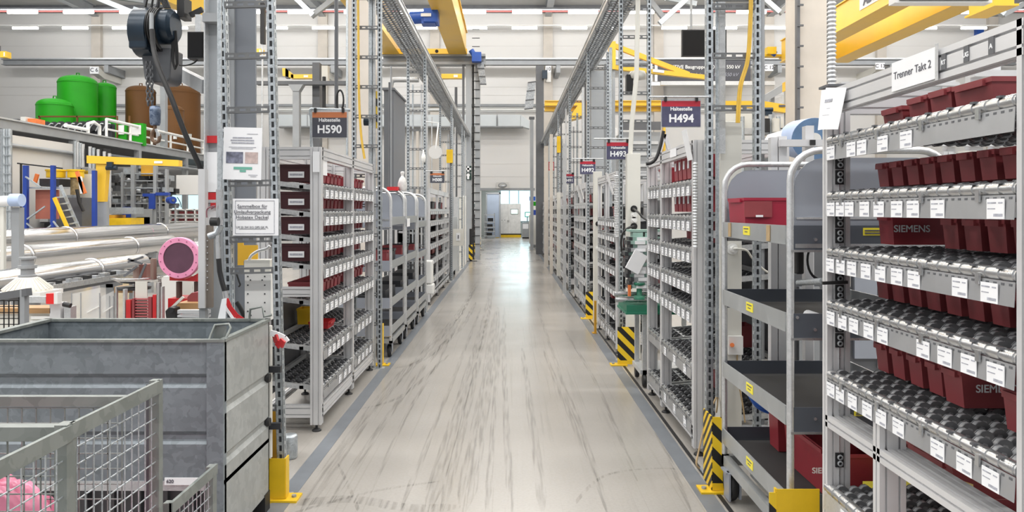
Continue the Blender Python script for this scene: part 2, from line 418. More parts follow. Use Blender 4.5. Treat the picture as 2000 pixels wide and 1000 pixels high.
for k, (pl, wd_) in enumerate(MARKS):
    p3 = [Vector(((x-VX)*EYE/(y-VY), F*EYE/(y-VY), 0.0006+0.00004*k)) for x, y in pl]; q = []
    for i in range(len(p3)-1):
        a, b_, c, d = p3[max(i-1, 0)], p3[i], p3[i+1], p3[min(i+2, len(p3)-1)]
        for j in range(8):
            s = j/8; q.append(0.5*((2*b_)+(c-a)*s+(2*a-5*b_+4*c-d)*s*s+(3*b_-a-3*c+d)*s**3))
    q.append(p3[-1]); L_ = []
    for i, p in enumerate(q):
        t_ = (q[min(i+1, len(q)-1)]-q[max(i-1, 0)]).normalized(); n_ = Vector((-t_.y, t_.x, 0))*wd_*min(1, (i+1)/4, (len(q)-i)/4)
        L_ += [p-n_, p+n_]
    mm.add(L_, [(2*i, 2*i+1, 2*i+3, 2*i+2) for i in range(len(q)-1)])
mm.build('trim_tyre_marks', MARK, flr)
structure(MB().box(-34, 34, -5, 36, 11.2, 11.4).build('ceiling', mat('roof_sheet', (0.40, 0.395, 0.38), 0.6, 0, 0.05, 2)))
structure(MB().box(-1.30, -1.20, 0.5, 34.9, 0, 0.002).build('trim_1', TAPE))
structure(MB().box(1.05, 1.15, 0.5, 34.9, 0, 0.002).build('trim_2', TAPE))
structure(MB().box(1.165, 1.19, 0.5, 34.9, 0, 0.0025).build('trim_3', BLACK))
YB = 35.0
w = MB()
for (x0, x1, z0, z1) in ((-34, -1.34, 0, 11.2), (1.10, 34, 0, 11.2), (-1.34, 1.10, 2.54, 11.2)):
    w.box(x0, x1, YB, YB+0.25, z0, z1)
w.mi = 1
for yy in (186, 170): w.box(-34, 34, YB-0.01, YB, pz(yy, YB)-0.012, pz(yy, YB)+0.012)
for yy in (62, 90, 320, 345): w.box(-34, 34, YB-0.01, YB, pz(yy, YB)-0.008, pz(yy, YB)+0.008)
structure(w.build('wall_back', [WALLW, WALLG]))
structure(MB().box(-1.45, 1.2, YB-0.03, YB, 2.54, 2.66).build('trim_4', STEELG))
for i, x in enumerate((-230, -20, 192, 412, 632, 850, 1070, 1285, 1500, 1718, 1935)):
    structure(MB().box(px(x-9, YB), px(x+9, YB), YB-0.22, YB-0.01, 0, 11.2).build('trim_%d' % (5+i), BEIGE))
# roof beams running down the hall
for i, x in enumerate((192, 632, 1070, 1500, 1935)):
    X = px(x, YB); b = MB()
    b.box(X-0.15, X+0.15, -4, 34.9, 11.16, 11.2).box(X-0.02, X+0.02, -4, 34.9, 10.75, 11.16).box(X-0.15, X+0.15, -4, 34.9, 10.71, 10.75)
    structure(b.build('ceiling_beam', STEELG))
for yy in (27.0, 31.0, 34.6):
    structure(MB().box(-33, 33, yy-0.06, yy+0.06, 10.85, 11.2).build('ceiling_purlin', STEELD))
# the passage behind the opening
structure(MB().box(-3.0, -2.9, YB+0.3, 47, 0, 3.4).build('wall_left', WALLG))
structure(MB().box(2.6, 2.7, YB+0.3, 47, 0, 3.4).build('wall_right', WALLG))
structure(MB().box(-3, 2.7, YB+0.3, 47, 3.4, 3.5).build('ceiling_passage', WALLG))
structure(MB().box(-3, 2.7, 47, 47.1, 0, 3.4).build('wall_passage', WALLG))
g = bpy.data.objects.new('window_1', None); place(g, None, Matrix.Translation((0, 46.9, 0.9))); structure(g)
MB().box(px(978, 46.9), px(1040, 46.9), 46.9, 46.93, 0.9, 3.2).build('pane', DAY, g)
m = MB()
for x in (977, 995, 1013, 1041): m.box(px(x, 46.8)-0.02, px(x, 46.8)+0.02, 46.8, 46.88, 0.86, 3.25)
m.box(px(977, 46.8), px(1041, 46.8), 46.8, 46.88, 0.84, 0.92); m.build('frame', STEELG, g)
g = bpy.data.objects.new('door_1', None); place(g, None, Matrix.Translation((px(962, 43), 43, 0))); structure(g)
m = MB(); m.box(px(949, 43), px(951.5, 43), 43, 43.08, 0, pz(378, 43)).box(px(975, 43), px(978, 43), 43, 43.08, 0, pz(376, 43)).box(px(949, 43), px(978, 43), 43, 43.08, pz(379, 43), pz(376, 43))
m.build('frame', STEELG, g)
MB().box(px(951.5, 43), px(975, 43), 43.03, 43.05, 0.05, pz(379, 43)).build('panel', mat('bluish_door_sheet', (0.36, 0.42, 0.52), 0.3, 0, 0.08, 2), g)
# window on the far side of the hall, seen beyond the machines
g = bpy.data.objects.new('window_2', None); place(g, None, Matrix.Translation((px(365, YB), YB-0.05, pz(408, YB)))); structure(g)
MB().box(px(336, YB), px(398, YB), YB-0.03, YB-0.01, pz(408, YB), pz(380, YB)).build('pane', DAY, g)
m = MB()
for x in (336, 367, 398): m.box(px(x, YB)-0.03, px(x, YB)+0.03, YB-0.08, YB-0.03, pz(409, YB), pz(379, YB))
m.box(px(336, YB), px(398, YB), YB-0.08, YB-0.03, pz(381, YB), pz(378, YB)).build('frame', STEELG, g)

# ================================================================ ceiling lamps
def lamp(x, y, z, L, lab):
    t = thing('ceiling_light', lab, 'light', (x, y, z), 'ceiling tube lamps')
    MB().box(x-L/2, x+L/2, y-0.05, y+0.05, z+0.05, z+0.11).build('housing', WHITE, t)
    MB().cyl((x-L/2, y, z), (x+L/2, y, z), 0.055, n=10).build('tube', LAMP, t)
for k in range(-8, 10):
    lamp(px(920+109.5*k, 29), 29, pz(24, 29), 1.16, 'white tube lamp in the higher row along the ceiling, %s from the %s end' % (ORD[k+8] if k < 1 else ORD[9-k], 'left' if k < 1 else 'right'))
for k in range(-9, 11):
    lamp(px(927+97.5*k, 33), 33, pz(55, 33), 1.12, 'white tube lamp in the lower row across the end wall, %s from the %s' % (ORD[k+9] if k < 1 else ORD[10-k], 'left' if k < 1 else 'right'))
structure(MB().box(-22, 22, 28.9, 29.1, pz(24, 29)+0.1, pz(24, 29)+0.16).build('trim_20', STEELD))
structure(MB().box(-25, 25, 32.95, 33.05, pz(55, 33)+0.1, pz(55, 33)+0.14).build('trim_21', WHITE))
o = MB().cyl((-21, 29.6, pz(22, 29.6)), (21, 29.6, pz(22, 29.6)), 0.035, n=8).build('sprinkler_pipe', mat('oxide_red_pipe', (0.20, 0.035, 0.03), 0.5))
tag(o, 'thin oxide red pipe running behind the higher row of tube lamps', 'pipe')

# roof trusses
def truss(pts, lab, Y=24.0, w_=0.16):
    c = P(*pts[0][:2], Y); t = thing('roof_truss', lab, 'truss', c)
    for i, (x0, y0, x1, y1) in enumerate(pts):
        MB().bar(P(x0, y0, Y + i*0.25), P(x1, y1, Y + i*0.25), w_, w_).build('chord' if i == 0 else 'brace', GALV if i % 2 == 0 else STEELG, t)
truss([(185, -6, 268, 28), (210, -8, 330, 8), (262, 18, 302, 32), (305, 34, 368, -8)], 'grey roof truss above the green tanks')
truss([(575, -6, 612, 30), (608, 32, 655, -4), (600, -6, 690, 0)], 'grey roof truss above the hanging sign H590')
truss([(1288, 46, 1350, -10), (1262, -8, 1300, 40), (1300, -4, 1360, 8)], 'grey roof truss above the black monitor')
truss([(1488, -6, 1522, 24), (1522, 26, 1556, -4)], 'grey roof truss beside the beige column')
truss([(1925, 2, 1960, 28), (1958, 30, 1998, 8)], 'grey roof truss in the upper right corner')

# ================================================================ along the back wall
t = thing('crane_runway', 'long grey crane runway beam along the white end wall', 'beam', (0, 33.6, pz(128, 33.6)))
z0, z1 = pz(127.5, 33.6), pz(116, 33.6)
m = MB(); m.box(-23, 23, 33.45, 33.75, z0, z0+0.04).box(-23, 23, 33.58, 33.62, z0, z1).box(-23, 23, 33.45, 33.75, z1-0.04, z1); m.build('girder', STEELG, t)
MB().box(-23, 23, 33.57, 33.63, z1, z1+0.06).build('rail', GALVP, t)
for i, x in enumerate((192, 632, 1070, 1500, 1718)):
    MB().box(px(x+16, 33.7), px(x+24, 33.7), 33.5, 34.99, z0-0.35, z0).build('bracket', STEELG, t)
for yy, nm, r, lab in ((206, 'wall_pipe', 0.07, 'upper grey pipe running along the end wall above the duct'), (214, 'wall_pipe', 0.06, 'lower white pipe running along the end wall just above the duct')):
    o = MB().cyl((-22, 34.7, pz(yy, 34.7)), (22, 34.7, pz(yy, 34.7)), r, n=8).build(nm, STEELG if yy == 206 else WHITE); tag(o, lab, 'pipe')
DUCT = mat('pale_blue_duct', (0.56, 0.60, 0.62), 0.45, 0.2, 0.05, 1)
t = thing('air_duct', 'pale rectangular air duct crossing the end wall above the passage', 'duct', (-5, 34.3, 5.4))
m = MB()
for a, b in ((540, 600), (600, 712), (712, 880), (880, 970), (972, 1017)):
    m.box(px(a+0.5, 34), px(b-0.5, 34), 34.0, 34.99, pz(246, 34), pz(224, 34))
m.build('casing', DUCT, t)
m = MB()
for a in (600, 712, 880, 971): m.box(px(a-0.7, 33.97), px(a+0.7, 33.97), 33.97, 34.62, pz(247, 33.97), pz(222.5, 33.97))
m.box(px(540, 33.98), px(1022, 33.98), 33.98, 34.6, pz(248, 33.98), pz(246.3, 33.98)); m.build('flange', STEELG, t)
MB().prism([(px(1017, 34), pz(246, 34)), (px(1034, 34), pz(251, 34)), (px(1034, 34), pz(236, 34)), (px(1017, 34), pz(224, 34))], 'y', 34.0, 34.6).build('end_reducer', DUCT, t)

def board(x, y, wpx, hpx, Y, s, lab):
    t = thing('bay_number_board', lab, 'sign', P(x, y, Y))
    MB().box(px(x-wpx/2, Y), px(x+wpx/2, Y), Y, Y+0.03, pz(y+hpx/2, Y), pz(y-hpx/2, Y)).build('plate', PAPER, t)
    MB().prism([(Y+0.03, pz(y+hpx/2, Y)), (Y+0.5, pz(y+hpx*0.9, Y)), (YB-0.004, pz(y+hpx*0.9, Y)), (YB-0.004, pz(y, Y)), (Y+0.5, pz(y, Y)), (Y+0.03, pz(y-hpx/2, Y))], 'x', px(x-wpx*0.3, Y), px(x+wpx*0.45, Y)).build('bracket', CREAM, t)
    text(s, hpx*0.75/F*Y, (px(x, Y), Y-0.012, pz(y, Y)), INK, t, bold=0.004)
board(184, 137, 17, 14, 33.0, 'C 6', 'white board lettered C 6 on the end wall above the green tanks')
board(632, 137, 12, 13, 33.0, '8', 'white board numbered 8 on the end wall over the hanging sign')
board(1071, 135, 11, 13, 33.0, '10', 'white board numbered 10 on the end wall above the aisle')
board(1502, 132, 17, 13, 33.0, 'C 12', 'white board lettered C 12 on the end wall near the beige column')
board(1719, 129, 18, 13, 33.0, 'C 13', 'white board lettered C 13 under the yellow crane')
# large information board
Y = 33.2
t = thing('hanging_board', 'large charcoal information board with two lines of white lettering on voltages', 'sign', P(1375, 160, Y))
MB().box(px(1284, Y), px(1466, Y), Y, Y+0.05, pz(159, Y), pz(118, Y)).build('panel', SIGNG, t)
m = MB()
for a in (1274, 1284): m.box(px(a-5, Y), px(a, Y), Y-0.01, Y+0.06, pz(159, Y), pz(118, Y))
m.box(px(1270, Y), px(1468, Y), Y-0.01, Y+0.06, pz(167, Y), pz(160, Y)); m.box(px(1290, Y), px(1300, Y), Y+0.05, 33.46, pz(126, Y), pz(120, Y)).box(px(1450, Y), px(1460, Y), Y+0.05, 33.46, pz(126, Y), pz(120, Y)); m.build('frame', GALVP, t)
text('AKTIVE Baugruppe 420 kV – 550 kV', 9.5/F*Y, (px(1375, Y), Y-0.01, pz(131, Y)), WHITE, t, bold=0.004)
text('ACTIVE Module  420 kV – 550 kV', 9.5/F*Y, (px(1375, Y), Y-0.01, pz(146, Y)), INKL, t, shear=0.25)
# hanging monitor
Y = 16.0
t = thing('hanging_monitor', 'black flat monitor hung high before the end wall', 'screen', P(1375, 110, Y))
MB().box(px(1332, Y), px(1419, Y), Y, Y+0.08, pz(110, Y), pz(58, Y)).build('housing', BLACK, t)
MB().box(px(1334, Y), px(1417, Y), Y-0.01, Y-0.002, pz(108, Y), pz(60, Y)).build('screen', SCREEN, t)
MB().cyl(P(1350, 58, Y+0.04), V(px(1350, Y), Y+0.04, 11.2), 0.025, n=8).build('drop_rod', STEELG, t)
t = thing('hanging_monitor', 'black framed display seen from below over the shelf rack', 'screen', P(1840, 8, 6))
MB().box(px(1748, 6), px(1938, 6), 6, 6.1, pz(5, 6), pz(-90, 6)).build('housing', WHITE, t)
MB().box(px(1756, 6), px(1930, 6), 5.985, 5.998, pz(1, 6), pz(-86, 6)).build('screen', SCREEN, t)

# ================================================================ overhead cranes
t = thing('bridge_crane', 'yellow twin girder bridge crane over the aisle with a blue hoist', 'crane', (-2.6, 24, 6.6))
def girder(X0, X1, z0, z1, y0, y1, nm, t):
    m = MB(); m.box(X0, X1, y0, y1, z0, z1).box(X0-0.05, X1+0.05, y0, y1, z0-0.03, z0).box(X0-0.05, X1+0.05, y0, y1, z1, z1+0.03); m.build(nm, CRANE, t)
girder(-1.93, -1.44, 6.72, 7.5, 8, 24.6, 'girder', t)
girder(-4.05, -3.62, 6.72, 7.5, 8, 24.6, 'girder', t)
Y = 24.0
m = MB(); m.box(px(743, Y), px(912, Y), Y, Y+0.35, pz(105, Y), pz(95, Y)); m.mi = 1
for x in (758, 853, 890): m.cyl(P(x, 100, Y-0.02), P(x, 100, Y+0.02), 0.055, n=10)
m.build('end_truck', [CRANE, BLACK], t)
m = MB(); m.cyl(P(920, 98, 23.8), P(928, 110, 23.8), 0.09, n=10).cbox(P(931, 112, 23.8), (0.3, 0.25, 0.3)); m.build('travel_motor', BLUEC, t)
Y = 19.0
m = MB(); m.cbox(P(843, 34, Y), (0.36, 0.5, 0.34)).cyl(P(801, 35, Y), P(842, 33, Y), 0.16, n=14).cyl(P(798, 35, Y), P(803, 35, Y), 0.12, n=14)
m.cbox(P(838, 44, Y), (0.35, 0.4, 0.14)); m.build('hoist', BLUEC, t)
MB().cbox(P(832, 29, Y-0.27), (0.26, 0.02, 0.08)).build('hoist_label', WHITE, t)
# runway of that crane and its columns
t = thing('crane_track', 'grey runway beam of the near crane resting on steel columns left of the aisle', 'beam', P(850, 126, 24.2))
Y = 24.2; m = MB()
m.box(px(748, Y), px(948, Y), Y-0.12, Y+0.3, pz(111, Y), pz(106.5, Y)).box(px(748, Y), px(948, Y), Y+0.05, Y+0.12, pz(122, Y), pz(110, Y)).box(px(748, Y), px(948, Y), Y-0.12, Y+0.3, pz(127, Y), pz(122, Y))
m.build('girder', STEELG, t)
for xa, xb, mt in ((903, 907, STEELD), (910, 921, COLL), (922, 926, BLACK), (928, 938, STEELG)):
    MB().box(px(xa, Y), px(xb, Y), Y-0.08, Y+0.1, 0, pz(126, Y)).build('column', mt, t)
m = MB(); z = 0.5
for k in range(26): m.cyl((px(922, Y-0.1), Y-0.1, z), (px(937, Y-0.1), Y-0.1, z), 0.012, n=6); z += 0.28
m.build('rung_ladder', BLACK, t)
# ABUS crane on the other side
t = thing('bridge_crane', 'huge yellow crane with two box girders reaching over the shelf rack', 'crane', (10, 24.8, 6.6))
girder(9.2, 9.72, 6.62, 7.32, 4, 25, 'girder', t)
girder(10.85, 11.4, 6.62, 7.32, 4, 25, 'girder', t)
MB().box(9.185, 9.198, 18.0, 19.4, 6.84, 7.22).build('name_plate', WHITE, t)
text('ABUS', 0.36, (9.175, 18.75, 7.03), INK, t, '-x', bold=0.02, shear=0.2)
Y = 25.1
m = MB(); m.prism([(px(1528, Y), pz(111, Y)), (px(1650, Y), pz(111, Y)), (px(1650, Y), pz(80, Y)), (px(1553, Y), pz(80, Y))], 'y', Y, Y+0.4); m.build('end_truck', CRANE, t)
m = MB(); m.cyl(P(1534, 96, Y), P(1549, 84, Y), 0.11, n=12).cbox(P(1546, 84, Y), (0.22, 0.3, 0.3)).cyl(P(1500, 98, Y), P(1515, 106, Y), 0.1, n=12); m.build('travel_motor', BLUEC, t)
m = MB(); m.cbox(P(1505, 100, Y), (0.3, 0.3, 0.24)).box(px(1494, Y), px(1530, Y), Y, Y+0.3, pz(110, Y), pz(106, Y)); m.build('buffer', YEL, t)
t = thing('bridge_crane', 'short piece of yellow crane girder in the upper right corner', 'crane', P(1960, 10, 9))
m = MB(); m.box(px(1942, 9), px(1981, 9), 9, 9.5, pz(9, 9), pz(-80, 9)); m.box(px(1938, 9), px(1985, 9), 8.95, 9.55, pz(13, 9), pz(9, 9)); m.build('girder', CRANE, t)
MB().cbox(P(1912, 63, 34.88), (0.32, 0.24, 0.45)).build('blue_box', BLUEC, None)
tag(bpy.data.objects['blue_box'], 'small blue control box high on the end wall', 'box'); bpy.data.objects['blue_box'].name = 'control_box'
# small yellow hoist beams in the distance
def small_beam(x0, x1, y0, y1, Y, lab, wedge=None):
    t = thing('hoist_beam', lab, 'crane', P((x0+x1)/2, y1, Y))
    MB().box(px(x0, Y), px(x1, Y), Y, Y+0.25, pz(y1, Y), pz(y0, Y)).build('beam', CRANE, t)
    MB().box(px((x0*2+x1*3)/5, Y), px((x0+x1*4)/5, Y), Y-0.01, Y-0.002, pz(y1-2, Y), pz(y0+2, Y)).build('plate', WHITE, t)
    if wedge:
        MB().prism([(px(a, Y), pz(b, Y)) for a, b in wedge], 'y', Y, Y+0.25).build('end_truck', CRANE, t)
    m = MB(); m.cbox(P(x0-6, y0-1, Y+0.1), (0.12, 0.2, 0.35)); m.build('motor', STEELD, t)
small_beam(568, 610, 145, 153, 27, 'small yellow hoist beam behind the slotted cable ladder', [(551, 133), (558, 133), (573, 146), (573, 153), (552, 148)])
small_beam(862, 902, 144, 153, 27, 'small yellow hoist beam under the crane runway', None)
small_beam(0, 12, 100, 112, 24, 'yellow beam end at the edge of the hall above the tanks', None)
small_beam(498, 512, 95, 104, 24, 'tiny yellow truck on the runway behind the cable ladder', None)
# jib crane right of the aisle
Y = 13.0
t = thing('jib_crane', 'yellow jib crane arm with a slanting upper strut right of the aisle', 'crane', P(1200, 135, Y))
MB().box(px(1190, Y), px(1201, Y), Y-0.1, Y+0.15, pz(137, Y), pz(83, Y)).build('mast', CRANE, t)
MB().bar(P(1198, 89, Y), P(1345, 146, Y), 0.08, 0.085).build('strut', CRANE, t)
MB().bar(P(1198, 132, Y), P(1385, 152, Y), 0.10, 0.075).build('arm', CRANE, t)
MB().bar(P(1275, 137.5, Y-0.06), P(1297, 140, Y-0.06), 0.01, 0.05).build('plate', WHITE, t)
MB().bar(P(1195, 137, Y), P(1195, 400, Y), 0.10, 0.10).build('column', COLL, t)
# yellow rails far right
for (x0, x1, y0, y1, Y, lab) in ((1064, 1300, 198, 206, 20.0, 'upper yellow crane rail crossing behind the cable ladders'), (1064, 1300, 210.5, 217, 20.2, 'lower yellow crane rail crossing behind the cable ladders')):
    o = MB().box(px(x0, Y), px(x1, Y), Y, Y+0.2, pz(y1, Y), pz(y0, Y)).box(px(x0, Y), px(x1, Y), Y-0.04, Y+0.24, pz(y0, Y), pz(y0-1.5, Y)); o = o.box(px(1296, Y), px(1300, Y), Y, Y+0.2, 0, pz(y0, Y)) if y0 < 200 else o; o = o.build('crane_rail', CRANE); tag(o, lab, 'rail')
o = MB().prism([(px(1117, 19.7), pz(233, 19.7)), (px(1150, 19.7), pz(224, 19.7)), (px(1148, 19.7), pz(204, 19.7)), (px(1130, 19.7), pz(203, 19.7)), (px(1117, 19.7), pz(222, 19.7))], 'y', 19.7, 20.3).build('crane_bracket', CRANE)
tag(o, 'yellow wedge shaped crane bracket below the two yellow rails', 'bracket')
Y = 15.0
t = thing('jib_crane', 'low yellow jib arm on a grey post with a yellow cap by the beige column', 'crane', P(1545, 240, Y))
MB().prism([(px(1408, Y), pz(197, Y)), (px(1490, Y), pz(197, Y)), (px(1534, Y), pz(204, Y)), (px(1534, Y), pz(220, Y)), (px(1490, Y), pz(213, Y)), (px(1408, Y), pz(204, Y))], 'y', Y, Y+0.15).build('arm', CRANE, t)
MB().box(px(1522, Y-0.02), px(1534, Y-0.02), Y-0.02, Y-0.005, pz(209, Y), pz(205, Y)).build('plate', INK, t)
MB().cyl((px(1544, Y), Y+0.1, 0), (px(1544, Y), Y+0.1, pz(177, Y)), 0.09, n=16).build('column', STEELG, t)
MB().box(px(1535, Y), px(1553, Y), Y, Y+0.2, pz(177, Y), pz(159, Y)).build('cap', CRANE, t)
m = MB(); m.cyl(P(1492, 214, Y-0.1), P(1509, 214, Y-0.1), 0.045, n=10).cbox(P(1499, 222, Y-0.1), (0.14, 0.14, 0.08)); m.build('trolley', NAVY, t)
t = thing('steel_gantry', 'pair of slanting grey steel beams behind the beige column', 'beam', P(1500, 200, 18))
MB().bar(P(1488, 196, 18), P(1562, 152, 18), 0.12, 0.16).build('upper_beam', STEELG, t)
MB().bar(P(1492, 208, 18.4), P(1562, 178, 18.4), 0.12, 0.13).build('lower_beam', GALVP, t)
MB().bar(P(1290, 163, 19), P(1512, 163, 19), 0.12, 0.10).build('cross_beam', GALVP, t)
MB().box(px(1503, 18.2), px(1510, 18.2), 18.1, 18.2, 0, pz(190, 18.2)).build('post', STEELG, t)
# far hanging ends of cable trays
for (pts, lab) in (([(930, 118), (944, 118), (950, 165), (938, 165)], 'end of a grey cable tray hanging beside the crane columns'), ([(1031, 160), (1047, 158), (1041, 212), (1024, 214)], 'end of a grey cable tray hanging right above the passage')):
    Y = 23.99 if pts[0][0] < 1000 else 26.92; t = thing('hanging_tray_end', lab, 'cable tray', P(pts[3][0], pts[3][1], Y))
    MB().prism([(px(a, Y), pz(b, Y)) for a, b in pts], 'y', Y, Y+0.1).build('tray', GALVT, t)
    m = MB()
    for k in (0.02, 0.33, 0.66, 0.98):
        a = [pts[0][i]*(1-k)+pts[3][i]*k for i in (0, 1)]; b = [pts[1][i]*(1-k)+pts[2][i]*k for i in (0, 1)]
        m.bar(P(a[0], a[1], Y-0.02), P(b[0], b[1], Y-0.02), 0.03, 0.03)
    m.build('cross_bars', STEELD, t)
# far steel columns right of the passage
t = thing('steel_column', 'tall dark grey steel column right of the passage with a blue box', 'column', (px(1055, 27), 27, 0))
MB().box(px(1047, 27), px(1062, 27), 27, 27.25, 0, pz(128, 27)).build('shaft', STEELD, t)
MB().cbox(P(1064, 146, 26.9), (0.18, 0.2, 0.3)).build('blue_box', NAVY, t)
MB().box(px(1067, 27), px(1076, 27), 27, 27.2, pz(160, 27), pz(142, 27)).build('white_box', WHITE, t)
t = thing('steel_column', 'slim grey steel column rising beside the end of the aisle', 'column', (px(1038, 30), 30, 0))
MB().box(px(1035.5, 30), px(1042, 30), 30, 30.2, 0, pz(228, 30)).build('shaft', STEELG, t)
MB().box(px(1033.5, 30), px(1044, 30), 29.95, 30.25, pz(232, 30), pz(228, 30)).build('cap_plate', STEELD, t)
# beige concrete columns in mid hall
t = thing('concrete_column', 'beige concrete column with a dark cable ladder and conduit beside the shelf rack', 'column', (4.9, 12, 0))
MB().box(px(1561, 12), px(1622, 12), 12, 12.6, 0, 11.15).build('shaft', BEIGE, t)
m = MB(); m.box(px(1555, 12)-0.02, px(1558, 12), 11.9, 12.0, 0, 11)
for k in range(30): m.box(px(1552, 12), px(1564, 12), 11.88, 11.9, 0.6+k*0.33, 0.63+k*0.33)
m.build('cable_ladder', STEELD, t)
t = thing('concrete_column', 'beige concrete column behind the cable ladder next to sign H590', 'column', (-2.5, 12, 0))
MB().box(px(676, 12), px(733, 12), 12, 12.6, 0, 11.15).build('shaft', BEIGE, t)
MB().cyl((px(678, 11.9), 11.9, 0), (px(678, 11.9), 11.9, 11), 0.02, n=8).build('conduit', GALV, t)
# plaque over the passage and passage furniture
t = thing('emblem_plaque', 'pale plaque with a grey oval emblem above the passage', 'sign', P(981, 368, 34.9))
MB().box(px(969.5, 34.9), px(993.5, 34.9), 34.9, 34.96, pz(368, 34.9), pz(356, 34.9)).build('plate', WALLG, t)
m = MB(); m.xf = Matrix.Translation(P(981.5, 362, 34.88)) @ Matrix.Diagonal((0.21, 1, 0.125, 1)); m.lathe([(0.75, 0), (1, 0), (1, 0.015), (0.75, 0.015)], (0, 0, 0), 'y', 20, ring=True); m.build('emblem_ring', STEELG, t)
m = MB(); m.xf = Matrix.Translation(P(982, 363, 34.87)) @ Matrix.Diagonal((0.13, 1, 0.07, 1)); m.lathe([(0, 0), (1, 0), (1, 0.015), (0, 0.015)], (0, 0, 0), 'y', 16); m.build('emblem_spot', GALVP, t)
t = thing('control_cabinet', 'white two door control cabinet on a yellow plinth at the aisle end', 'cabinet', (px(993, 44), 44, 0))
Y = 44.0
MB().box(px(968, Y), px(1017.5, Y), Y, Y+0.6, pz(463.5, Y)+0.0, pz(458.5, Y)).build('plinth', YEL, t)
MB().box(px(967.5, Y), px(1018.5, Y), Y-0.01, Y+0.6, pz(458.5, Y), pz(456.6, Y)).build('base_gap', BLACK, t)
MB().box(px(968, Y), px(1017, Y), Y, Y+0.6, pz(456.6, Y), pz(398, Y)).build('body', CREAM, t)
for a, b in ((968.5, 992.2), (992.8, 1016.5)):
    d = MB().box(px(a, Y), px(b, Y), Y-0.03, Y, pz(456, Y), pz(398.6, Y)).build('door', mat('cabinet_white', (0.70, 0.69, 0.67), 0.4), t)
    MB().box(px(993.8 if b > 1000 else 991.4, Y)-0.01, px(993.8 if b > 1000 else 991.4, Y)+0.01, Y-0.06, Y-0.03, pz(434, Y), pz(430, Y)).build('handle', BLACK, d)
s = MB().box(px(997.5, Y), px(1012, Y), Y-0.05, Y-0.031, pz(418.5, Y), pz(408, Y)).build('operator_panel', STEELD, t)
MB().box(px(998.4, Y), px(1011.2, Y), Y-0.056, Y-0.051, pz(417.5, Y), pz(409, Y)).build('screen', LCD, s)
for x in (975, 980.5, 986): MB().cyl(P(x, 430, Y-0.03), P(x, 430, Y-0.05), 0.022, n=10).build('switch', BLACK, t)
t = thing('parts_shelf', 'grey shelf unit with dark boxes left of the white control cabinet', 'shelf', (px(957, 42), 42, 0))
m = MB(); Y = 42.0
m.box(px(946, Y), px(948, Y), Y, Y+0.5, 0, pz(416, Y)).box(px(965, Y), px(966.5, Y), Y, Y+0.5, 0, pz(416, Y))
m.build('frame', STEELG, t)
for yy in (419, 433, 443, 451, 460): MB().box(px(946, Y), px(966.5, Y), Y-0.01, Y+0.5, pz(yy+1.5, Y), pz(yy, Y)).build('shelf', GALVP, t)
for i, (x, yy) in enumerate(((957, 430), (956, 442), (957, 450.5), (955, 459))): MB().box(px(x-4.5, Y), px(x+6, Y), Y+0.05, Y+0.4, pz(yy+2.5, Y), pz(yy-4, Y)).build('box', BLACK, t)
t = thing('grey_locker', 'grey low cabinet with a white notice right of the control cabinet', 'cabinet', (px(1027, 42), 42, 0))
MB().box(px(1020, Y), px(1034, Y), Y, Y+0.5, 0.08, pz(435, Y)).build('body', STEELG, t)
MB().box(px(1021, Y), px(1032, Y), Y-0.01, Y-0.002, pz(447, Y), pz(437.5, Y)).build('notice', PAPER, t)
MB().box(px(1020, Y), px(1034, Y), Y+0.03, Y+0.5, 0, 0.08).build('plinth', BLACK, t)
t = thing('green_terminal', 'small teal framed terminal on the window side of the passage', 'screen', P(1030, 424, 45))
MB().box(px(1025, 45), px(1036, 45), 45, 45.06, pz(424, 45), pz(414, 45)).build('bezel', mat('teal_plastic', (0.03, 0.38, 0.36), 0.4), t)
MB().box(px(1026.5, 45), px(1036, 45), 44.985, 44.998, pz(422.5, 45), pz(415.5, 45)).build('screen', LCD, t)
MB().box(px(1029, 45), px(1031, 45), 45.02, 45.06, 0, pz(424, 45)).build('stand', STEELG, t)
# ================================================================ builders for the aisle
def grooved(x0, x1, y0, y1, cell=0.045, g=0.008, d=0.010):
    """outline of an extruded aluminium profile with a T-slot in each cell of each side"""
    def side(p, q, nrm):
        L = math.hypot(q[0]-p[0], q[1]-p[1]); n = max(1, round(L/cell)); ux, uy = (q[0]-p[0])/L, (q[1]-p[1])/L; out = [p]
        for k in range(n):
            c = L*(k+0.5)/n
            for t, h in ((c-g/2, 0), (c-g/2, d), (c+g/2, d), (c+g/2, 0)): out.append((p[0]+ux*t+nrm[0]*h, p[1]+uy*t+nrm[1]*h))
        return out
    return side((x0, y0), (x1, y0), (0, 1)) + side((x1, y0), (x1, y1), (-1, 0)) + side((x1, y1), (x0, y1), (0, -1)) + side((x0, y1), (x0, y0), (1, 0))

CACHE = {}
def shared(key, make, name, loc, parent, mats, label=None):
    """first call builds the mesh around the origin, later calls reuse it"""
    if key not in CACHE:
        m = MB(); make(m)
        me = bpy.data.meshes.new(name); me.from_pydata(m.v, [], m.f)
        me.polygons.foreach_set('use_smooth', m.s); me.polygons.foreach_set('material_index', m.m)
        for mt in (mats if isinstance(mats, (list, tuple)) else [mats]): me.materials.append(mt)
        me.update(); CACHE[key] = me
    o = bpy.data.objects.new(name, CACHE[key]); place(o, parent, Matrix.Translation(Vector(loc)))
    if label: o['label'] = label
    return o

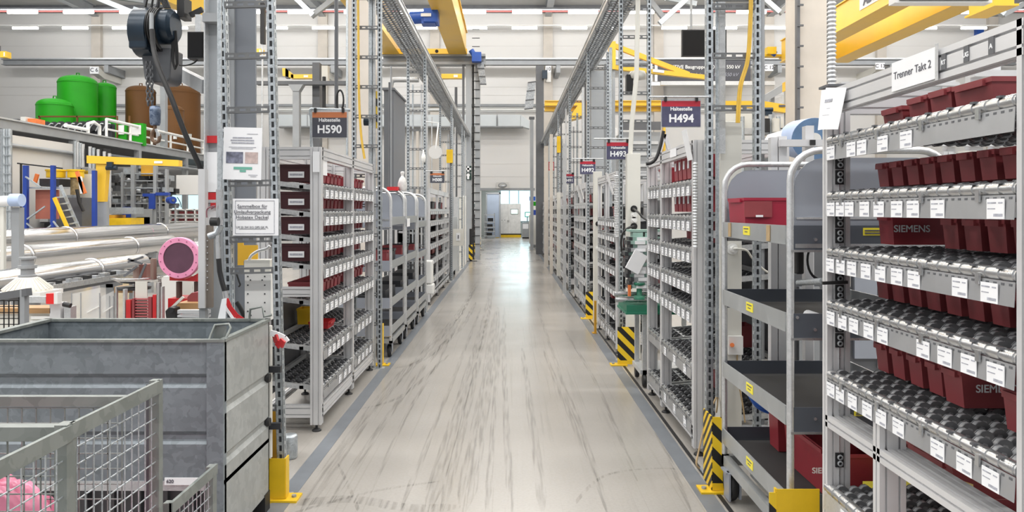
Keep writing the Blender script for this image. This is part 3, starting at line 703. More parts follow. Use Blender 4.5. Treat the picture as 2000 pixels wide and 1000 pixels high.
def track_mesh(S, depth, wr, pitch, n):
    def make(m):
        m.mi = 0
        m.box(0.0, S*depth, -0.017, -0.012, -0.012, 0.004).box(0, S*depth, 0.012, 0.017, -0.012, 0.004).box(0, S*depth, -0.015, 0.015, -0.016, -0.012)
        k = 0; u = 0.012
        while u < depth - 0.01:
            yo = -0.007 if k % 2 else 0.007; hw = 0.011 if n > 8 else 0.008
            m.mi = 1 if n > 8 else 0; m.cyl((S*u, yo-hw, 0.0), (S*u, yo+hw, 0.0), wr, n=n)
            if n > 8:
                m.mi = 3; m.cyl((S*u, yo-hw*1.1, 0.0), (S*u, yo-hw*0.75, 0.0), wr*1.06, n=n); m.cyl((S*u, yo+hw*0.75, 0.0), (S*u, yo+hw*1.1, 0.0), wr*1.06, n=n)
            m.mi = 2; m.cyl((S*u, yo-hw*1.15, 0.0), (S*u, yo+hw*1.15, 0.0), wr*0.45, n=6)
            u += pitch; k += 1
    return make

def rack(name, label, S, Xf, Ys, zs, depth, top, group=None, pw=0.045, pd=0.045, beam=0.09, cards=None, cardw=0.05, cardh=0.05,
         lanes=6, near=2, mid=None, wheel=(0.017, 0.045), bottom=0.10, slope=0.05, striph=0.06, floor_to=None, topcard=None):
    """flow rack: aisle face at Xf, body away from the aisle; near 2 = full detail, 1 = plainer, 0 = far"""
    y0, y1 = Ys[0], Ys[-1]
    t = thing(name, label, 'rack', (Xf + S*depth/2, (y0+y1)/2, 0), group)
    U = lambda u: Xf + S*u
    def post(u0, u1, y, za, zb, nm='post'):
        if near: MB().prism(grooved(min(U(u0), U(u1)), max(U(u0), U(u1)), y-pw/2, y+pw/2), 'z', za, zb).build(nm, ALU, t)
        else: MB().box(U(u0), U(u1), y-pw/2, y+pw/2, za, zb).build(nm, ALU, t)
    for y in Ys:
        post(0, pd, y, 0.05, top); post(depth-pd, depth, y, 0.05, top)
        for u in (pd/2, depth-pd/2):
            shared(('foot',), lambda m: m.lathe([(0.034, 0), (0.034, 0.008), (0.02, 0.018), (0.009, 0.02), (0.009, 0.055)], (0, 0, 0), n=12), 'foot', (U(u), y, 0), t, BLACK)
    def hbeam(u, z, h, nm):
        m = MB()
        if near:
            pr = grooved(min(U(u), U(u+0.045)), max(U(u), U(u+0.045)), z, z+h); m.prism(pr, 'y', y0, y1)
        else: m.box(U(u), U(u+0.045), y0, y1, z, z+h)
        m.build(nm, ALU, t)
    hbeam(0, top-beam, beam, 'top_beam'); hbeam(depth-0.045, top-beam, beam, 'top_beam')
    hbeam(0, bottom, 0.09, 'bottom_beam'); hbeam(depth-0.045, bottom, 0.045, 'bottom_beam')
    for y in (y0, y1):
        for z, h in ((top-beam, beam), (bottom, 0.09)):
            if near: MB().prism(grooved(y-0.0225, y+0.0225, z, z+h), 'x', U(pd), U(depth-pd)).build('end_beam', ALU, t)
            else: MB().box(U(pd), U(depth-pd), y-0.0225, y+0.0225, z, z+h).build('end_beam', ALU, t)
    for b in range(len(Ys)-1):
        a, c = Ys[b]+pw/2+0.002, Ys[b+1]-pw/2-0.002
        for si, z in enumerate(zs):
            m = MB()
            for y in (a+0.01, c-0.01): m.bar((U(0.02), y, z-0.03), (U(depth-0.03), y, z-0.03+slope), 0.02, 0.035)
            m.bar((U(depth-0.05), a, z-0.03+slope), (U(depth-0.05), c, z-0.03+slope), 0.03, 0.03)
            for u in (0.35,): m.bar((U(depth*u), a, z-0.035+slope*u), (U(depth*u), c, z-0.035+slope*u), 0.03, 0.025)
            m.mi = 1
            if near == 0: m.bar((U(0.03), (a+c)/2, z-0.02), (U(depth-0.05), (a+c)/2, z-0.02+slope), c-a-0.03, 0.008)
            sh = m.build('shelf', [GALVP, DPLAST], t)
            # rounded front bar with clips
            m = MB()
            if near:
                m.cyl((U(0.012), a, z-0.012), (U(0.012), c, z-0.012), 0.016, n=12 if near == 2 else 8)
                n = int((c-a)/0.052)
                for k in range(n):
                    y = a + (k+0.5)*(c-a)/n
                    m.mi = 0; m.cyl((U(0.012), y-0.020, z-0.012), (U(0.012), y+0.020, z-0.012), 0.0185, n=12 if near == 2 else 8)
                    if k % 2: m.mi = 1; m.box(U(-0.008), U(0.006), y-0.034, y-0.018, z+0.001, z+0.0065)
                    if k % 5 == 2: m.mi = 0; m.box(U(-0.012), U(-0.006), y-0.008, y+0.008, z-0.045, z-0.015)
                m.build('front_bar', [CHROME, STEELD], sh)
            else: m.box(U(0), U(0.025), a, c, z-0.03, z+0.004).build('front_bar', GALVP, sh)
            m = MB(); zt, zb = z-0.028, z-0.028-striph
            m.prism([(U(-0.002), zt), (U(0.0), zt), (U(-0.004), zb), (U(-0.006), zb)], 'y', a, c)
            if near == 2:
                m.mi = 1; n = int((c-a)/0.03)
                for k in range(n): y = a+(k+0.5)*(c-a)/n; m.box(U(-0.0035), U(-0.0012), y-0.006, y+0.006, zt-0.011, zt-0.005)
            m.build('label_strip', [STRIP, STEELD], sh)
            cl = cards(b, si, a, c) if cards else []
            for y in cl:
                def mk(m):
                    m.mi = 0; m.box(-0.001, 0.001, -cardw/2, cardw/2, -cardh/2, cardh/2)
                    if near == 2:
                        m.mi = 1
                        for (ya, yb, za, zb) in ((-0.44, 0.05, 0.26, 0.33), (0.18, 0.42, 0.26, 0.33), (-0.44, 0.0, -0.02, 0.03), (-0.1, 0.42, -0.38, -0.24)):
                            m.box(-S*0.0015, -S*0.001, S*-ya*cardw, S*-yb*cardw, za*cardh, zb*cardh)
                shared(('card', S, cardw, cardh, near == 2), mk, 'label_card', (U(-0.0075), y, (zt+zb)/2-0.004), sh, [PAPER, INKL])
            if near:
                nl = lanes[b] if isinstance(lanes, (list, tuple)) else lanes
                for k in range(nl):
                    y = a + (k+0.5)*(c-a)/nl; tl = depth-0.07
                    o = shared(('track', S, round(tl, 3), near, wheel), track_mesh(S, tl, wheel[0], wheel[1] if near == 2 else 0.06, 10 if near == 2 else 6), 'roller_track', (U(0.032), y, z-0.012), sh, [DPLAST, WHEELG if near == 2 else DPLAST, WHEELG, RIMG])
    return t

def bin_mesh(L, Wd, H, S, lip=True):
    """open tapered parts bin: L away from the aisle, Wd along it"""
    def make(m):
        t = 0.965; e = 0.003
        def ring(k, z, off=0.0): l, w_ = L*k/2-off, Wd*k/2-off; return [(-l, -w_, z), (l, -w_, z), (l, w_, z), (-l, w_, z)]
        b, tp, ti, bi = ring(t*0.965, 0), ring(1, H), ring(1, H, e), ring(t*0.965, 0.004, e)
        m.add(b+tp, [(3, 2, 1, 0)] + [(i, (i+1) % 4, 4+(i+1) % 4, 4+i) for i in range(4)])
        m.add(ti+bi, [(4, 5, 6, 7)] + [(i, (i+1) % 4, 4+(i+1) % 4, 4+i)[::1] for i in range(4)])
        m.add(tp+ti, [(i, (i+1) % 4, 4+(i+1) % 4, 4+i) for i in range(4)])
        f = ring(1, H-0.014, -0.0035); g = ring(1, H+0.001, -0.0035); gi = ring(1, H+0.001, 0.001)
        m.add(f+g, [(i, (i+1) % 4, 4+(i+1) % 4, 4+i) for i in range(4)]); m.add(g+gi, [(i, (i+1) % 4, 4+(i+1) % 4, 4+i) for i in range(4)])
        m.add(f+ring(0.985, H-0.014), [(4+i, 4+(i+1) % 4, (i+1) % 4, i) for i in range(4)])
        if lip: m.box(-S*(L/2+0.012), -S*(L/2-0.002), -Wd*0.36, Wd*0.36, H-0.022, H-0.004)
    return make
def parts_bin(label, x, y, z, L, Wd, H, S, mt=None, group=None, card=False, name='parts_bin', brand=None):
    o = shared(('bin', L, Wd, H, S, (mt or MAROON).name), bin_mesh(L, Wd, H, S), name, (x, y, z), None, mt or MAROON)
    tag(o, label, 'bin', group)
    if card:
        shared(('bincard', S), lambda m: m.box(-0.001, 0.001, -0.024, 0.024, -0.03, 0.03), 'label_card', (x - S*(L/2-0.0005), y, z+H*0.52), o, PAPER, 'white label card')
    if brand:
        text('SIEMENS', brand, (x - S*L*0.2, y - Wd/2 - 0.0005, z + H*0.52), PAPER, o, '-y', bold=0.0006)
    return o

# slotted uprights
def slot_post(h):
    def make(m):
        w_ = 0.042; d = 0.042; p = 0.05; n = int(h/p)
        m.box(-w_/2, -0.008, -d/2, -d/2+0.003, 0, h).box(0.008, w_/2, -d/2, -d/2+0.003, 0, h)
        for k in range(n+1): m.box(-0.008, 0.008, -d/2, -d/2+0.003, max(0, k*p-0.009), min(h, k*p+0.009))
        for sx in (-1, 1):
            x0, x1 = sx*(w_/2-0.003), sx*w_/2
            m.box(x0, x1, -d/2, -0.006, 0, h).box(x0, x1, 0.006, d/2, 0, h)
            for k in range(n+1): m.box(x0, x1, -0.006, 0.006, max(0, k*p-0.010), min(h, k*p+0.010))
        m.mi = 1; m.box(-w_/2+0.004, w_/2-0.004, d/2-0.004, d/2-0.001, 0, h)
    return make
def slot_rung(L):
    def make(m):
        h = 0.036; d = 0.02; p = 0.055; n = max(1, int(L/p))
        m.box(-L/2, L/2, -d/2, -d/2+0.003, -h/2, -0.007).box(-L/2, L/2, -d/2, -d/2+0.003, 0.007, h/2)
        for k in range(n+1): x = -L/2+k*L/n; m.box(max(-L/2, x-0.012), min(L/2, x+0.012), -d/2, -d/2+0.003, -0.007, 0.007)
        m.box(-L/2, L/2, -d/2, d/2, h/2-0.003, h/2).box(-L/2, L/2, -d/2, d/2, -h/2, -h/2+0.003)
    return make
def cable_ladder(Y, xa, xb, top, label, zs=None, base=True):
    t = thing('cable_ladder', label, 'cable ladder', ((xa+xb)/2, Y, 0), 'slotted cable ladders along the aisle')
    for x in (xa, xb): shared(('slot', round(top, 2)), slot_post(top), 'upright', (x, Y, 0), t, [GALV, STEELD])
    if zs is None:
        zs = []; z = 0.45
        while z < top: zs.append(z); z += 0.30
    L = round(abs(xb-xa)-0.03, 3)
    for z in zs: shared(('rung', L), slot_rung(L), 'rung', ((xa+xb)/2, Y-0.012, z), t, RUNGM)
    if base:
        for x in (xa, xb): shared(('plate',), lambda m: m.box(-0.05, 0.05, -0.05, 0.05, 0, 0.006), 'foot_plate', (x, Y, 0), t, GALV)
    return t

def tray(xa, xb, z, y0, y1, label):
    t = thing('cable_tray', label, 'cable tray', ((xa+xb)/2, (y0+y1)/2, z))
    for x, s in ((xa, 1), (xb, -1)):
        m = MB(); m.box(x-0.008, x+0.008, y0, y1, z, z+0.075).box(x-0.02, x+0.02, y0, y1, z+0.07, z+0.08).box(x-0.018, x+0.018, y0, y1, z-0.004, z+0.008); m.build('side_rail', GALVP, t)
    m = MB(); y = y0; k = 0
    while y < y1:
        m.box(min(xa, xb)+0.01, max(xa, xb)-0.01, y, y+0.055, z+0.012, z+0.02); y += 0.10; k += 1
    o = m.build('rung_floor', GALVT, t); o['kind'] = 'stuff'
    m = MB()
    for k in range(5): x = min(xa, xb)+0.05+k*0.055; m.tube([(x+0.01*math.sin(y*0.7+k), y, z+0.03+0.008*math.sin(y+k*2)) for y in [y0+(y1-y0)*i/24 for i in range(25)]], 0.013, 6)
    m.build('cables', DPLAST, t)
    y = y0 + 0.6
    hk = [(0, 0, 0.02), (0.0, 0, -0.03), (0.012, 0, -0.05), (0.035, 0, -0.05), (0.045, 0, -0.03)]
    while y < min(y1, 16):
        shared(('hook',), lambda m: m.tube(hk, 0.005, 6), 'cable_hook', (min(xa, xb) if xa < 0 else min(xa, xb), y, z), t, STEELD); y += 1.25
    return t
tray(-1.63, -1.30, 4.03, 3.0, 29.0, 'grey cable tray running overhead along the left shelf racks')
tray(1.15, 1.46, 4.03, 3.0, 29.0, 'grey cable tray running overhead along the right shelf racks')

LEFTZ = [0.16, 0.5, 0.93, EYE-(528-VY)/F*4.13, EYE-(467-VY)/F*4.13, EYE-(358-VY)/F*4.13, EYE-(215-VY)/F*4.13, EYE-(110-VY)/F*4.13, EYE-(10-VY)/F*4.13, 3.1, 3.4, 3.7]
ldr = cable_ladder(4.13, px(457.6, 4.13), px(552, 4.13), 4.0, 'slotted cable ladder before the grey column, carrying the paper notices', LEFTZ)
ldr.rotation_euler = (0, -0.0236, 0)          # it leans a little to the left
for i, Y in enumerate((7.5, 11.5, 16.8, 20.5, 24.6, 28.6)):
    cable_ladder(Y, -1.575, -1.315, 4.0, ['slotted cable ladder at the far end of the rack under sign H590, yellow cable inside', 'slotted cable ladder just past the three grey trolleys on the left',
        'slotted cable ladder behind the left rack under the small brown sign', 'third slotted cable ladder past the trolleys on the left of the aisle',
        'slotted cable ladder beside the striped far posts left of the aisle', 'farthest slotted cable ladder left of the aisle'][i])
cable_ladder(4.54, 1.225, px(1478, 4.54), 4.0, 'slotted cable ladder with yellow cable beside the rack under sign H494', [EYE-(y-VY)/F*4.54 for y in (212, 110, 14)]+[2.9, 3.2, 3.5, 3.8])
for i, Y in enumerate((7.9, 11.2, 14.6, 18.0, 21.4, 24.8, 28.2)):
    cable_ladder(Y, 1.19, 1.49, 4.0, ['slotted cable ladder just past the rack under sign H494, white pipe inside', 'slotted cable ladder behind the third striped guard on the right', 'dark edged cable ladder just past the second far sign on the right',
        'fourth slotted cable ladder on the right of the aisle', 'fifth slotted cable ladder on the right of the aisle', 'sixth slotted cable ladder on the right of the aisle', 'farthest slotted cable ladder on the right of the aisle'][i])

# column guards
def guard(xa, xb, Y, h, label, S=1, flange=True, plain=False, fl=0.10, foot=True):
    t = thing('column_guard', label, 'guard', ((xa+xb)/2, Y, 0))
    MB().box(xa, xb, Y-0.004, Y, 0.015, h).build('face_plate', YEL if plain else HAZ, t)
    x = xa if S > 0 else xb
    if flange: MB().box(x-0.004, x+0.004, Y, Y+fl, 0.015, h).build('side_plate', YEL if plain else HAZY, t)
    if foot:
        MB().box(x-S*0.07, x+S*0.10, Y-0.03, Y+0.09, 0, 0.012).build('foot_plate', YEL, t)
        MB().cyl((x-S*0.04, Y+0.03, 0.012), (x-S*0.04, Y+0.03, 0.024), 0.014, n=6).build('bolt', STEELG, t)
    m = MB().box(xa, xb, Y-0.006, Y-0.004, 0.015, 0.055)
    if not plain: m.build('kick_strip', YEL, t)
    return t
g = guard(1.15, 1.232, 4.19, 0.43, 'yellow striped steel guard at the foot of the cable ladder before the H494 rack', 1, True, False, 0.18)
guard(px(1206, 7.62), px(1240, 7.62), 7.62, 0.40, 'yellow and black striped guard plate past the rack under sign H494', 1, False)
guard(px(1144, 10.9), px(1168, 10.9), 10.9, 0.40, 'smaller yellow and black striped guard plate with a thin post beside it', 1, False)
o = MB().box(px(1161, 9.6), px(1165, 9.6), 9.6, 9.66, 0, pz(588, 9.6)).box(px(1157, 9.6), px(1165, 9.6), 9.58, 9.68, 0, 0.012).build('guard_post', AMBER); tag(o, 'thin yellow guard post beside the smaller striped guard plate', 'post')
t = guard(px(1516, 3.12), px(1600, 3.12), 3.12, 0.425, 'bright yellow guard plate between the grey trolley and the front shelf rack', 1, True, True, 0.02, False)
MB().box(px(1516, 3.12)-0.03, px(1516, 3.12), 3.118, 3.122, 0.015, 0.41).build('edge_stripe', HAZ, t)
t = guard(px(523, 4.07), px(557, 4.07), 4.07, 0.235, 'plain yellow guard box at the foot of the cable ladder beside the steel container', -1, True, True, 0.06)
MB().box(px(530, 4.2), px(542, 4.2), 4.2, 4.22, 0.02, pz(803, 4.2)).build('back_plate', AMBER, t, label='amber plate behind the slotted upright')
t = guard(px(738, 7.62), px(747, 7.62), 7.62, 0.43, 'amber guard plate behind the slotted upright at the far end of the H590 rack', -1, True, True, 0.06)
for i, Y in enumerate((23.3, 26.6, 29.8)):
    t = thing('striped_post', 'black and yellow striped guard post left of the aisle, %s from the camera' % ORD[i], 'post', (-1.22, Y, 0))
    MB().box(-1.26, -1.18, Y-0.04, Y+0.04, 0.01, 1.02).build('post', BLACK, t)
    MB().box(-1.28, -1.16, Y-0.055, Y-0.041, 0.05, 0.52).build('striped_plate', hazard('post_stripes', 0.22), t)
    MB().box(-1.34, -1.02, Y-0.08, Y+0.08, 0, 0.012).build('foot_plate', BLACK, t)

# ================================================================ left rack under sign H590
XL = -1.36; HY = [5.37, 6.44, 7.40]; HZ = [1.79, 1.59, 1.405, 1.205, 0.945, 0.61, 0.325]
def cardsH(b, si, a, c):
    if si in (5, 6): return [a + (c-a)*f for f in ((0.16, 0.30, 0.44, 0.60, 0.78) if si == 5 else (0.5, 0.68, 0.85))] if b == 0 else [a + (c-a)*f for f in (0.2, 0.4, 0.6, 0.8)]
    n = 7 if b == 0 else 6
    return [a + (c-a)*(k+0.6)/n for k in range(n)]
rack('flow_rack', 'aluminium flow rack of maroon bins under the sign H590, left of the aisle', -1, XL, HY, HZ, 0.46, 2.06, pd=0.08, pw=0.06, cards=cardsH, cardw=0.085, cardh=0.062, lanes=[9, 8], near=2, striph=0.075)
SHN = ['top', 'second', 'third', 'fourth', 'fifth', 'sixth', 'bottom']
for b in range(2):
    a, c = HY[b]+0.05, HY[b+1]-0.05
    for si in range(5):
        n = 7 if b == 0 else 6
        for k in range(n):
            if b == 1 and si == 3 and k == 5: continue
            f = (k+0.9)/(n+0.6) if b == 0 else (k+0.6)/(n+0.3)
            y = a + (c-a)*f; hh = (0.08, 0.088, 0.08, 0.088, 0.095)[si]
            parts_bin('%s maroon bin from the camera, %s shelf, %s bay of the rack under H590' % (ORD[k], SHN[si], 'near' if b == 0 else 'far'), XL-0.05-0.10-0.035, y, HZ[si]+0.018+0.008, 0.20, 0.085, hh, -1, MAROON if (k+si) % 3 else REDB, 'maroon bins in the rack under sign H590')
rkL = [o for o in bpy.data.objects if o.get('label', '').startswith('aluminium flow rack of maroon bins under the sign H590')][0]
MB().box(XL-0.455, XL-0.45, HY[0]+0.03, HY[-1]-0.03, 0.2, 0.93).build('shade_sheet', STEELD, rkL)  # dark sheet added to stand for the shade inside the rack
MB().prism(grooved(HY[0]-0.0225, HY[0]+0.0225, 0.975, 1.045), 'x', XL-0.08, XL-0.38).build('end_beam', ALU, rkL)
# bins that show their long end to the camera through the open rack end
for si, z in enumerate(HZ[:4]):
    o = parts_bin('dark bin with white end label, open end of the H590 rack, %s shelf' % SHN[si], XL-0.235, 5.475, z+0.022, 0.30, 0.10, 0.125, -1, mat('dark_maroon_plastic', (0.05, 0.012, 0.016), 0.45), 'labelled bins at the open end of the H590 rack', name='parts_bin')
    MB().box(px(563, 5.42), px(594, 5.42), 5.4195, 5.4215, z+0.05, z+0.095).build('end_label', PAPER, o)
    MB().box(px(566, 5.42), px(591, 5.42), 5.4175, 5.419, z+0.065, z+0.08).build('print', INKL, o)
o = parts_bin('red bin lying on the sixth shelf of the H590 rack with a yellow tray above', XL-0.2, 6.15, HZ[5]+0.022, 0.16, 0.22, 0.055, -1, REDP)
o = parts_bin('yellow bin standing in the near bay of the H590 rack, sixth shelf', XL-0.33, 6.2, HZ[5]+0.045, 0.14, 0.16, 0.13, -1, YEL)
o = MB().box(XL-0.012, XL-0.008, 5.40, 5.55, 1.86, 2.03).build('paper_tag', PAPER); tag(o, 'white paper tag hanging at the near top corner of the H590 rack', 'notice')
o.parent = None
o = MB().box(px(611, 5.32), px(624, 5.32), 5.318, 5.322, pz(336, 5.32), pz(296, 5.32)).build('paper_strip', PAPER); tag(o, 'narrow white paper strip on the corner post of the H590 rack', 'notice')

# ================================================================ right rack under sign H494
XR = 1.20; RY = [4.84, 5.86, 6.42]; RZ = [1.80, 1.565, 1.355, 1.15, 0.96, 0.59, 0.235]
def cardsR(b, si, a, c):
    n = 7 if b == 0 else 4
    if si == 5 or si == 6: return [a + (c-a)*(k+0.5)/3 for k in range(3)] if b == 0 else []
    return [a + (c-a)*(k+0.5)/n for k in range(n)]
rack('flow_rack', 'aluminium flow rack of red bins under the sign H494, right of the aisle', 1, XR, RY, RZ, 0.62, 2.06, pd=0.08, pw=0.06, cards=cardsR, cardw=0.072, cardh=0.062, lanes=[9, 5], near=2, striph=0.075)
rkR = [o for o in bpy.data.objects if o.get('label', '').startswith('aluminium flow rack of red bins under the sign H494')][0]
MB().box(XR+0.612, XR+0.618, RY[0]+0.03, RY[-1]-0.03, 0.2, 1.52).build('shade_sheet', STEELD, rkR)  # added dark backing, imitates the unlit depth behind these shelves
for si, ks, hh in ((0, (0, 1, 2, 3, 4, 5), 0.20), (1, (0, 1, 2, 3, 4, 5), 0.17)):
    for k in ks:
        y = 5.66 - k*0.135
        parts_bin('%s tall red bin from the far post, %s shelf of the rack under H494' % (ORD[k], SHN[si]), XR+0.19, y, RZ[si]+0.025, 0.24, 0.118, hh, 1, REDB, 'tall red bins in the rack under sign H494', card=True)
for k in range(2): parts_bin('%s red bin from the camera, top shelf, far bay of the rack under H494' % ORD[k], XR+0.16, 6.0+k*0.15, RZ[0]+0.025, 0.2, 0.12, 0.12, 1, REDB, 'red bins in the far bay under sign H494', card=True)
for k in range(3): parts_bin('%s maroon bin from the camera, fourth shelf, far bay of the rack under H494' % ORD[k], XR+0.16, 5.98+k*0.13, RZ[4]+0.025-0.0, 0.2, 0.11, 0.135, 1, MAROON, 'maroon bins in the far bay under sign H494', card=True)
for k in range(4): parts_bin('%s upright red bin from the far post, third shelf of the rack under H494' % ORD[k], XR+0.26, 5.66-k*0.085, RZ[2]+0.03, 0.2, 0.075, 0.155, 1, REDB, 'red bins on the third shelf under sign H494')
o = parts_bin('wide maroon bin with a white end label, third shelf of the rack under H494', XR+0.22, 5.10, RZ[2]+0.028, 0.26, 0.30, 0.12, 1, MAROON)
MB().box(XR+0.13, XR+0.30, 4.947, 4.949, RZ[2]+0.06, RZ[2]+0.11).build('end_label', PAPER, o)
for si, y in ((5, 5.3), (6, 5.5)): parts_bin('small maroon bin deep on the %s shelf of the rack under H494' % SHN[si], XR+0.42, y, RZ[si]+0.045, 0.2, 0.2, 0.15, 1, MAROON)
o = MB().prism([(XR-0.012, 1.93), (XR-0.008, 1.93), (XR-0.05, 2.13), (XR-0.054, 2.13)], 'y', 4.80, 4.93).build('paper_tag', PAPER); tag(o, 'white paper tag leaning out at the near top corner of the H494 rack', 'notice')
o = MB().box(XR-0.006, XR-0.002, 5.3, 5.5, 1.99, 2.05).build('rack_plate', PAPER); tag(o, 'white plate on the top beam of the H494 rack', 'sign')
# corrugated conduits
def conduit(x, y, z0, z1, r, label, mt=None):
    m = MB(); z = z0; pr = []
    while z < z1: pr += [(r, z), (r, z+0.009), (r*0.8, z+0.011), (r*0.8, z+0.017)]; z += 0.019
    o = m.lathe(pr, (x, y, 0), n=12).build('corrugated_conduit', mt or CREAM); return tag(o, label, 'conduit')
conduit(px(1358, 4.76), 4.76, pz(483, 4.76), pz(318, 4.76), 0.017, 'pale ribbed conduit along the near post of the H494 rack', GALVP)
conduit(px(1205, 8.22), 8.22, pz(462, 8.22), pz(345, 8.22), 0.035, 'pale ribbed conduit along the near post of the second rack on the right', GALVP)
# cables and pipes in the H494 ladder
def cable(pts, r, mt, label, cat='cable', name='cable'):
    # smooth the path with a Catmull-Rom spline
    q = []; p = [Vector(a) for a in pts]
    for i in range(len(p)-1):
        a, b, c, d = p[max(i-1, 0)], p[i], p[i+1], p[min(i+2, len(p)-1)]
        for k in range(6):
            s = k/6; q.append(0.5*((2*b)+(c-a)*s+(2*a-5*b+4*c-d)*s*s+(3*b-a-3*c+d)*s**3))
    q.append(p[-1])
    o = MB().tube(q, r, 8).build(name, mt); return tag(o, label, cat)
for dx in (0, 5):
    cable([P(1466+dx*0.7, -40, 4.5), P(1463+dx*0.7, 60, 4.5), P(1458+dx*0.7, 120, 4.5), P(1444+dx*0.8, 170, 4.5), P(1439+dx*0.8, 240, 4.5)], 0.008, YCAB, 'yellow cable bending down the H494 cable ladder, %s strand' % ('left' if dx == 0 else 'right'))
o = MB().cyl((px(1401, 4.6), 4.6, pz(775, 4.6)), (px(1401, 4.6), 4.6, 4.0), 0.012, n=10).build('conduit_pipe', GALV); tag(o, 'thin steel conduit pipe just right of the H494 ladder upright', 'pipe')
o = MB().cyl((px(1488, 4.9), 4.9, 0.0), (px(1488, 4.9), 4.9, 4.0), 0.018, n=10).build('conduit_pipe', STEELG); tag(o, 'grey steel pipe standing behind the far upright of the H494 ladder', 'pipe')
o = MB().box(px(1404, 4.63), px(1416, 4.63), 4.62, 4.64, pz(300, 4.63), 4.0).build('cable_duct', GALVP); tag(o, 'flat pale cable duct beside the H494 ladder upright', 'duct')
cable([P(1401, 772, 4.7), P(1392, 790, 4.6), P(1384, 800, 4.6), P(1376, 830, 4.6), P(1365, 880, 4.55), P(1360, 905, 4.5), P(1366, 915, 4.5)], 0.006, COPPER, 'tan cable looping down to the floor by the striped guard')
cable([P(1402, 772, 4.7), P(1401, 792, 4.65), P(1399, 806, 4.65)], 0.005, COPPER, 'short tan cable hanging behind the striped guard')

# power columns with sockets
def power_column(x0, x1, Y, z0, z1, label, socks=(), depth=0.12):
    t = thing('power_column', label, 'power column', ((x0+x1)/2, Y, z0))
    MB().box(x0, x1, Y, Y+depth, z0, z1).build('housing', CREAM, t, bevel=0.004)
    for x, z, k in socks:
        m = MB(); m.lathe([(0.036, -0.006), (0.036, 0), (0.024, 0.0), (0.022, 0.012), (0, 0.012)], (x, Y-0.002, z), 'y', 16, smooth=False)
        m.build('socket', WHITE if k != 'b' else BLACK, t)
        if k in 'bw':
            MB().cyl((x, Y-0.008, z), (x, Y-0.055, z), 0.02, n=12).build('plug', BLACK if k == 'b' else WHITE, t)
    return t
power_column(px(1407, 4.66), px(1449, 4.66), 4.66, 0.05, pz(237, 4.66), 'tall white power column behind the grey trolley', [(px(1430, 4.66), pz(486, 4.66), 'w')])
t = thing('network_socket', 'white wall socket with an orange plug low on the power column', 'socket', P(1432, 692, 4.64))
MB().box(px(1422, 4.65), px(1450, 4.65), 4.635, 4.66, pz(692, 4.65), pz(656, 4.65)).build('plate', WHITE, t)
MB().cyl(P(1430, 674, 4.635), P(1430, 674, 4.59), 0.014, n=8).build('plug', ORANGE, t)
cable([P(1431, 486, 4.62), P(1440, 486, 4.60), P(1458, 489, 4.7), P(1470, 505, 4.8), P(1490, 525, 4.8), P(1510, 540, 4.8), P(1518, 560, 4.8)], 0.007, CREAM, 'white power lead hanging from the socket behind the trolley')
cable([P(1440, 690, 4.655), P(1440, 735, 4.655), P(1446, 765, 4.64), P(1452, 800, 4.63), P(1455, 825, 4.63)], 0.005, COPPER, 'thin tan cable hanging under the middle trolley shelf')
power_column(px(1225, 7.72), px(1251, 7.72), 7.72, 0.05, pz(300, 7.72), 'tall white power column with four sockets past the H494 rack',
    [(px(1238, 7.72), pz(y_, 7.72), k_) for y_, k_ in ((408, 'b'), (420, 'w'), (430, 'w'), (442, 'b'))])
power_column(px(1160, 10.4), px(1176, 10.4), 10.4, 0.05, pz(335, 10.4), 'white power column behind the smaller striped guard plate', [(px(1168, 10.4), pz(437, 10.4), 'b'), (px(1168, 10.4), pz(484, 10.4), 'w')])
power_column(px(1088, 17.5), px(1096, 17.5), 17.5, 0.05, pz(376, 17.5), 'slim white power column far along the right of the aisle')
cable([P(1238, 442, 7.66), P(1226, 446, 7.62), P(1217, 455, 7.62), P(1213, 475, 7.65), P(1217, 500, 7.7)], 0.012, BLACK, 'black lead looping from the lowest socket past the H494 rack')
cable([P(1238, 408, 7.70), P(1238, 408, 7.66), P(1247, 415, 7.0), P(1256, 425, 6.9), P(1268, 432, 6.8)], 0.01, BLACK, 'black lead running from the top socket towards the H494 rack')

# hanging stop signs
def stop_sign(x0, x1, y0, y1, Y, code, label, top, body, arm=None):
    t = thing('hanging_sign', label, 'sign', P((x0+x1)/2, y1, Y))
    h = y1-y0; s = 1/F*Y
    MB().box(px(x0, Y), px(x1, Y), Y, Y+0.006, pz(y1, Y), pz(y0+h*0.22, Y)).build('panel', body, t)
    MB().box(px(x0, Y), px(x1, Y), Y, Y+0.006, pz(y0+h*0.22, Y), pz(y0, Y)).build('colour_band', top, t)
    m = MB(); f = (x1-x0)*0.02
    m.box(px(x0-f, Y), px(x1+f, Y), Y+0.007, Y+0.009, pz(y1+f, Y), pz(y0-f*3, Y)); m.build('clear_pocket', GALVP, t)
    text('Haltestelle', h*0.20*s, (px((x0+x1)/2, Y), Y-0.002, pz(y0+h*0.32, Y)), PAPER, t, bold=0.0008)
    text(code, h*0.44*s, (px((x0+x1)/2, Y), Y-0.002, pz(y0+h*0.70, Y)), PAPER, t, bold=0.0022)
    for x in (x0+(x1-x0)*0.09, x0+(x1-x0)*0.90): MB().box(px(x-2.2, Y), px(x+2.2, Y), Y-0.012, Y+0.02, pz(y0+1, Y), pz(y0-h*0.16, Y)).build('clip', BLACK, t)
    return t
stop_sign(1293, 1368, 197, 247, 4.54, 'H494', 'hanging stop sign lettered H494 with a red band', SIGNR, SIGNN)
stop_sign(610, 677, 219, 268, 5.33, 'H590', 'hanging stop sign lettered H590 with an orange band', SIGNO, SIGND)
stop_sign(1185, 1230, 278, 311, 7.86, 'H493', 'second hanging red banded sign behind H494, half hidden by a cable ladder', SIGNR, SIGNN)
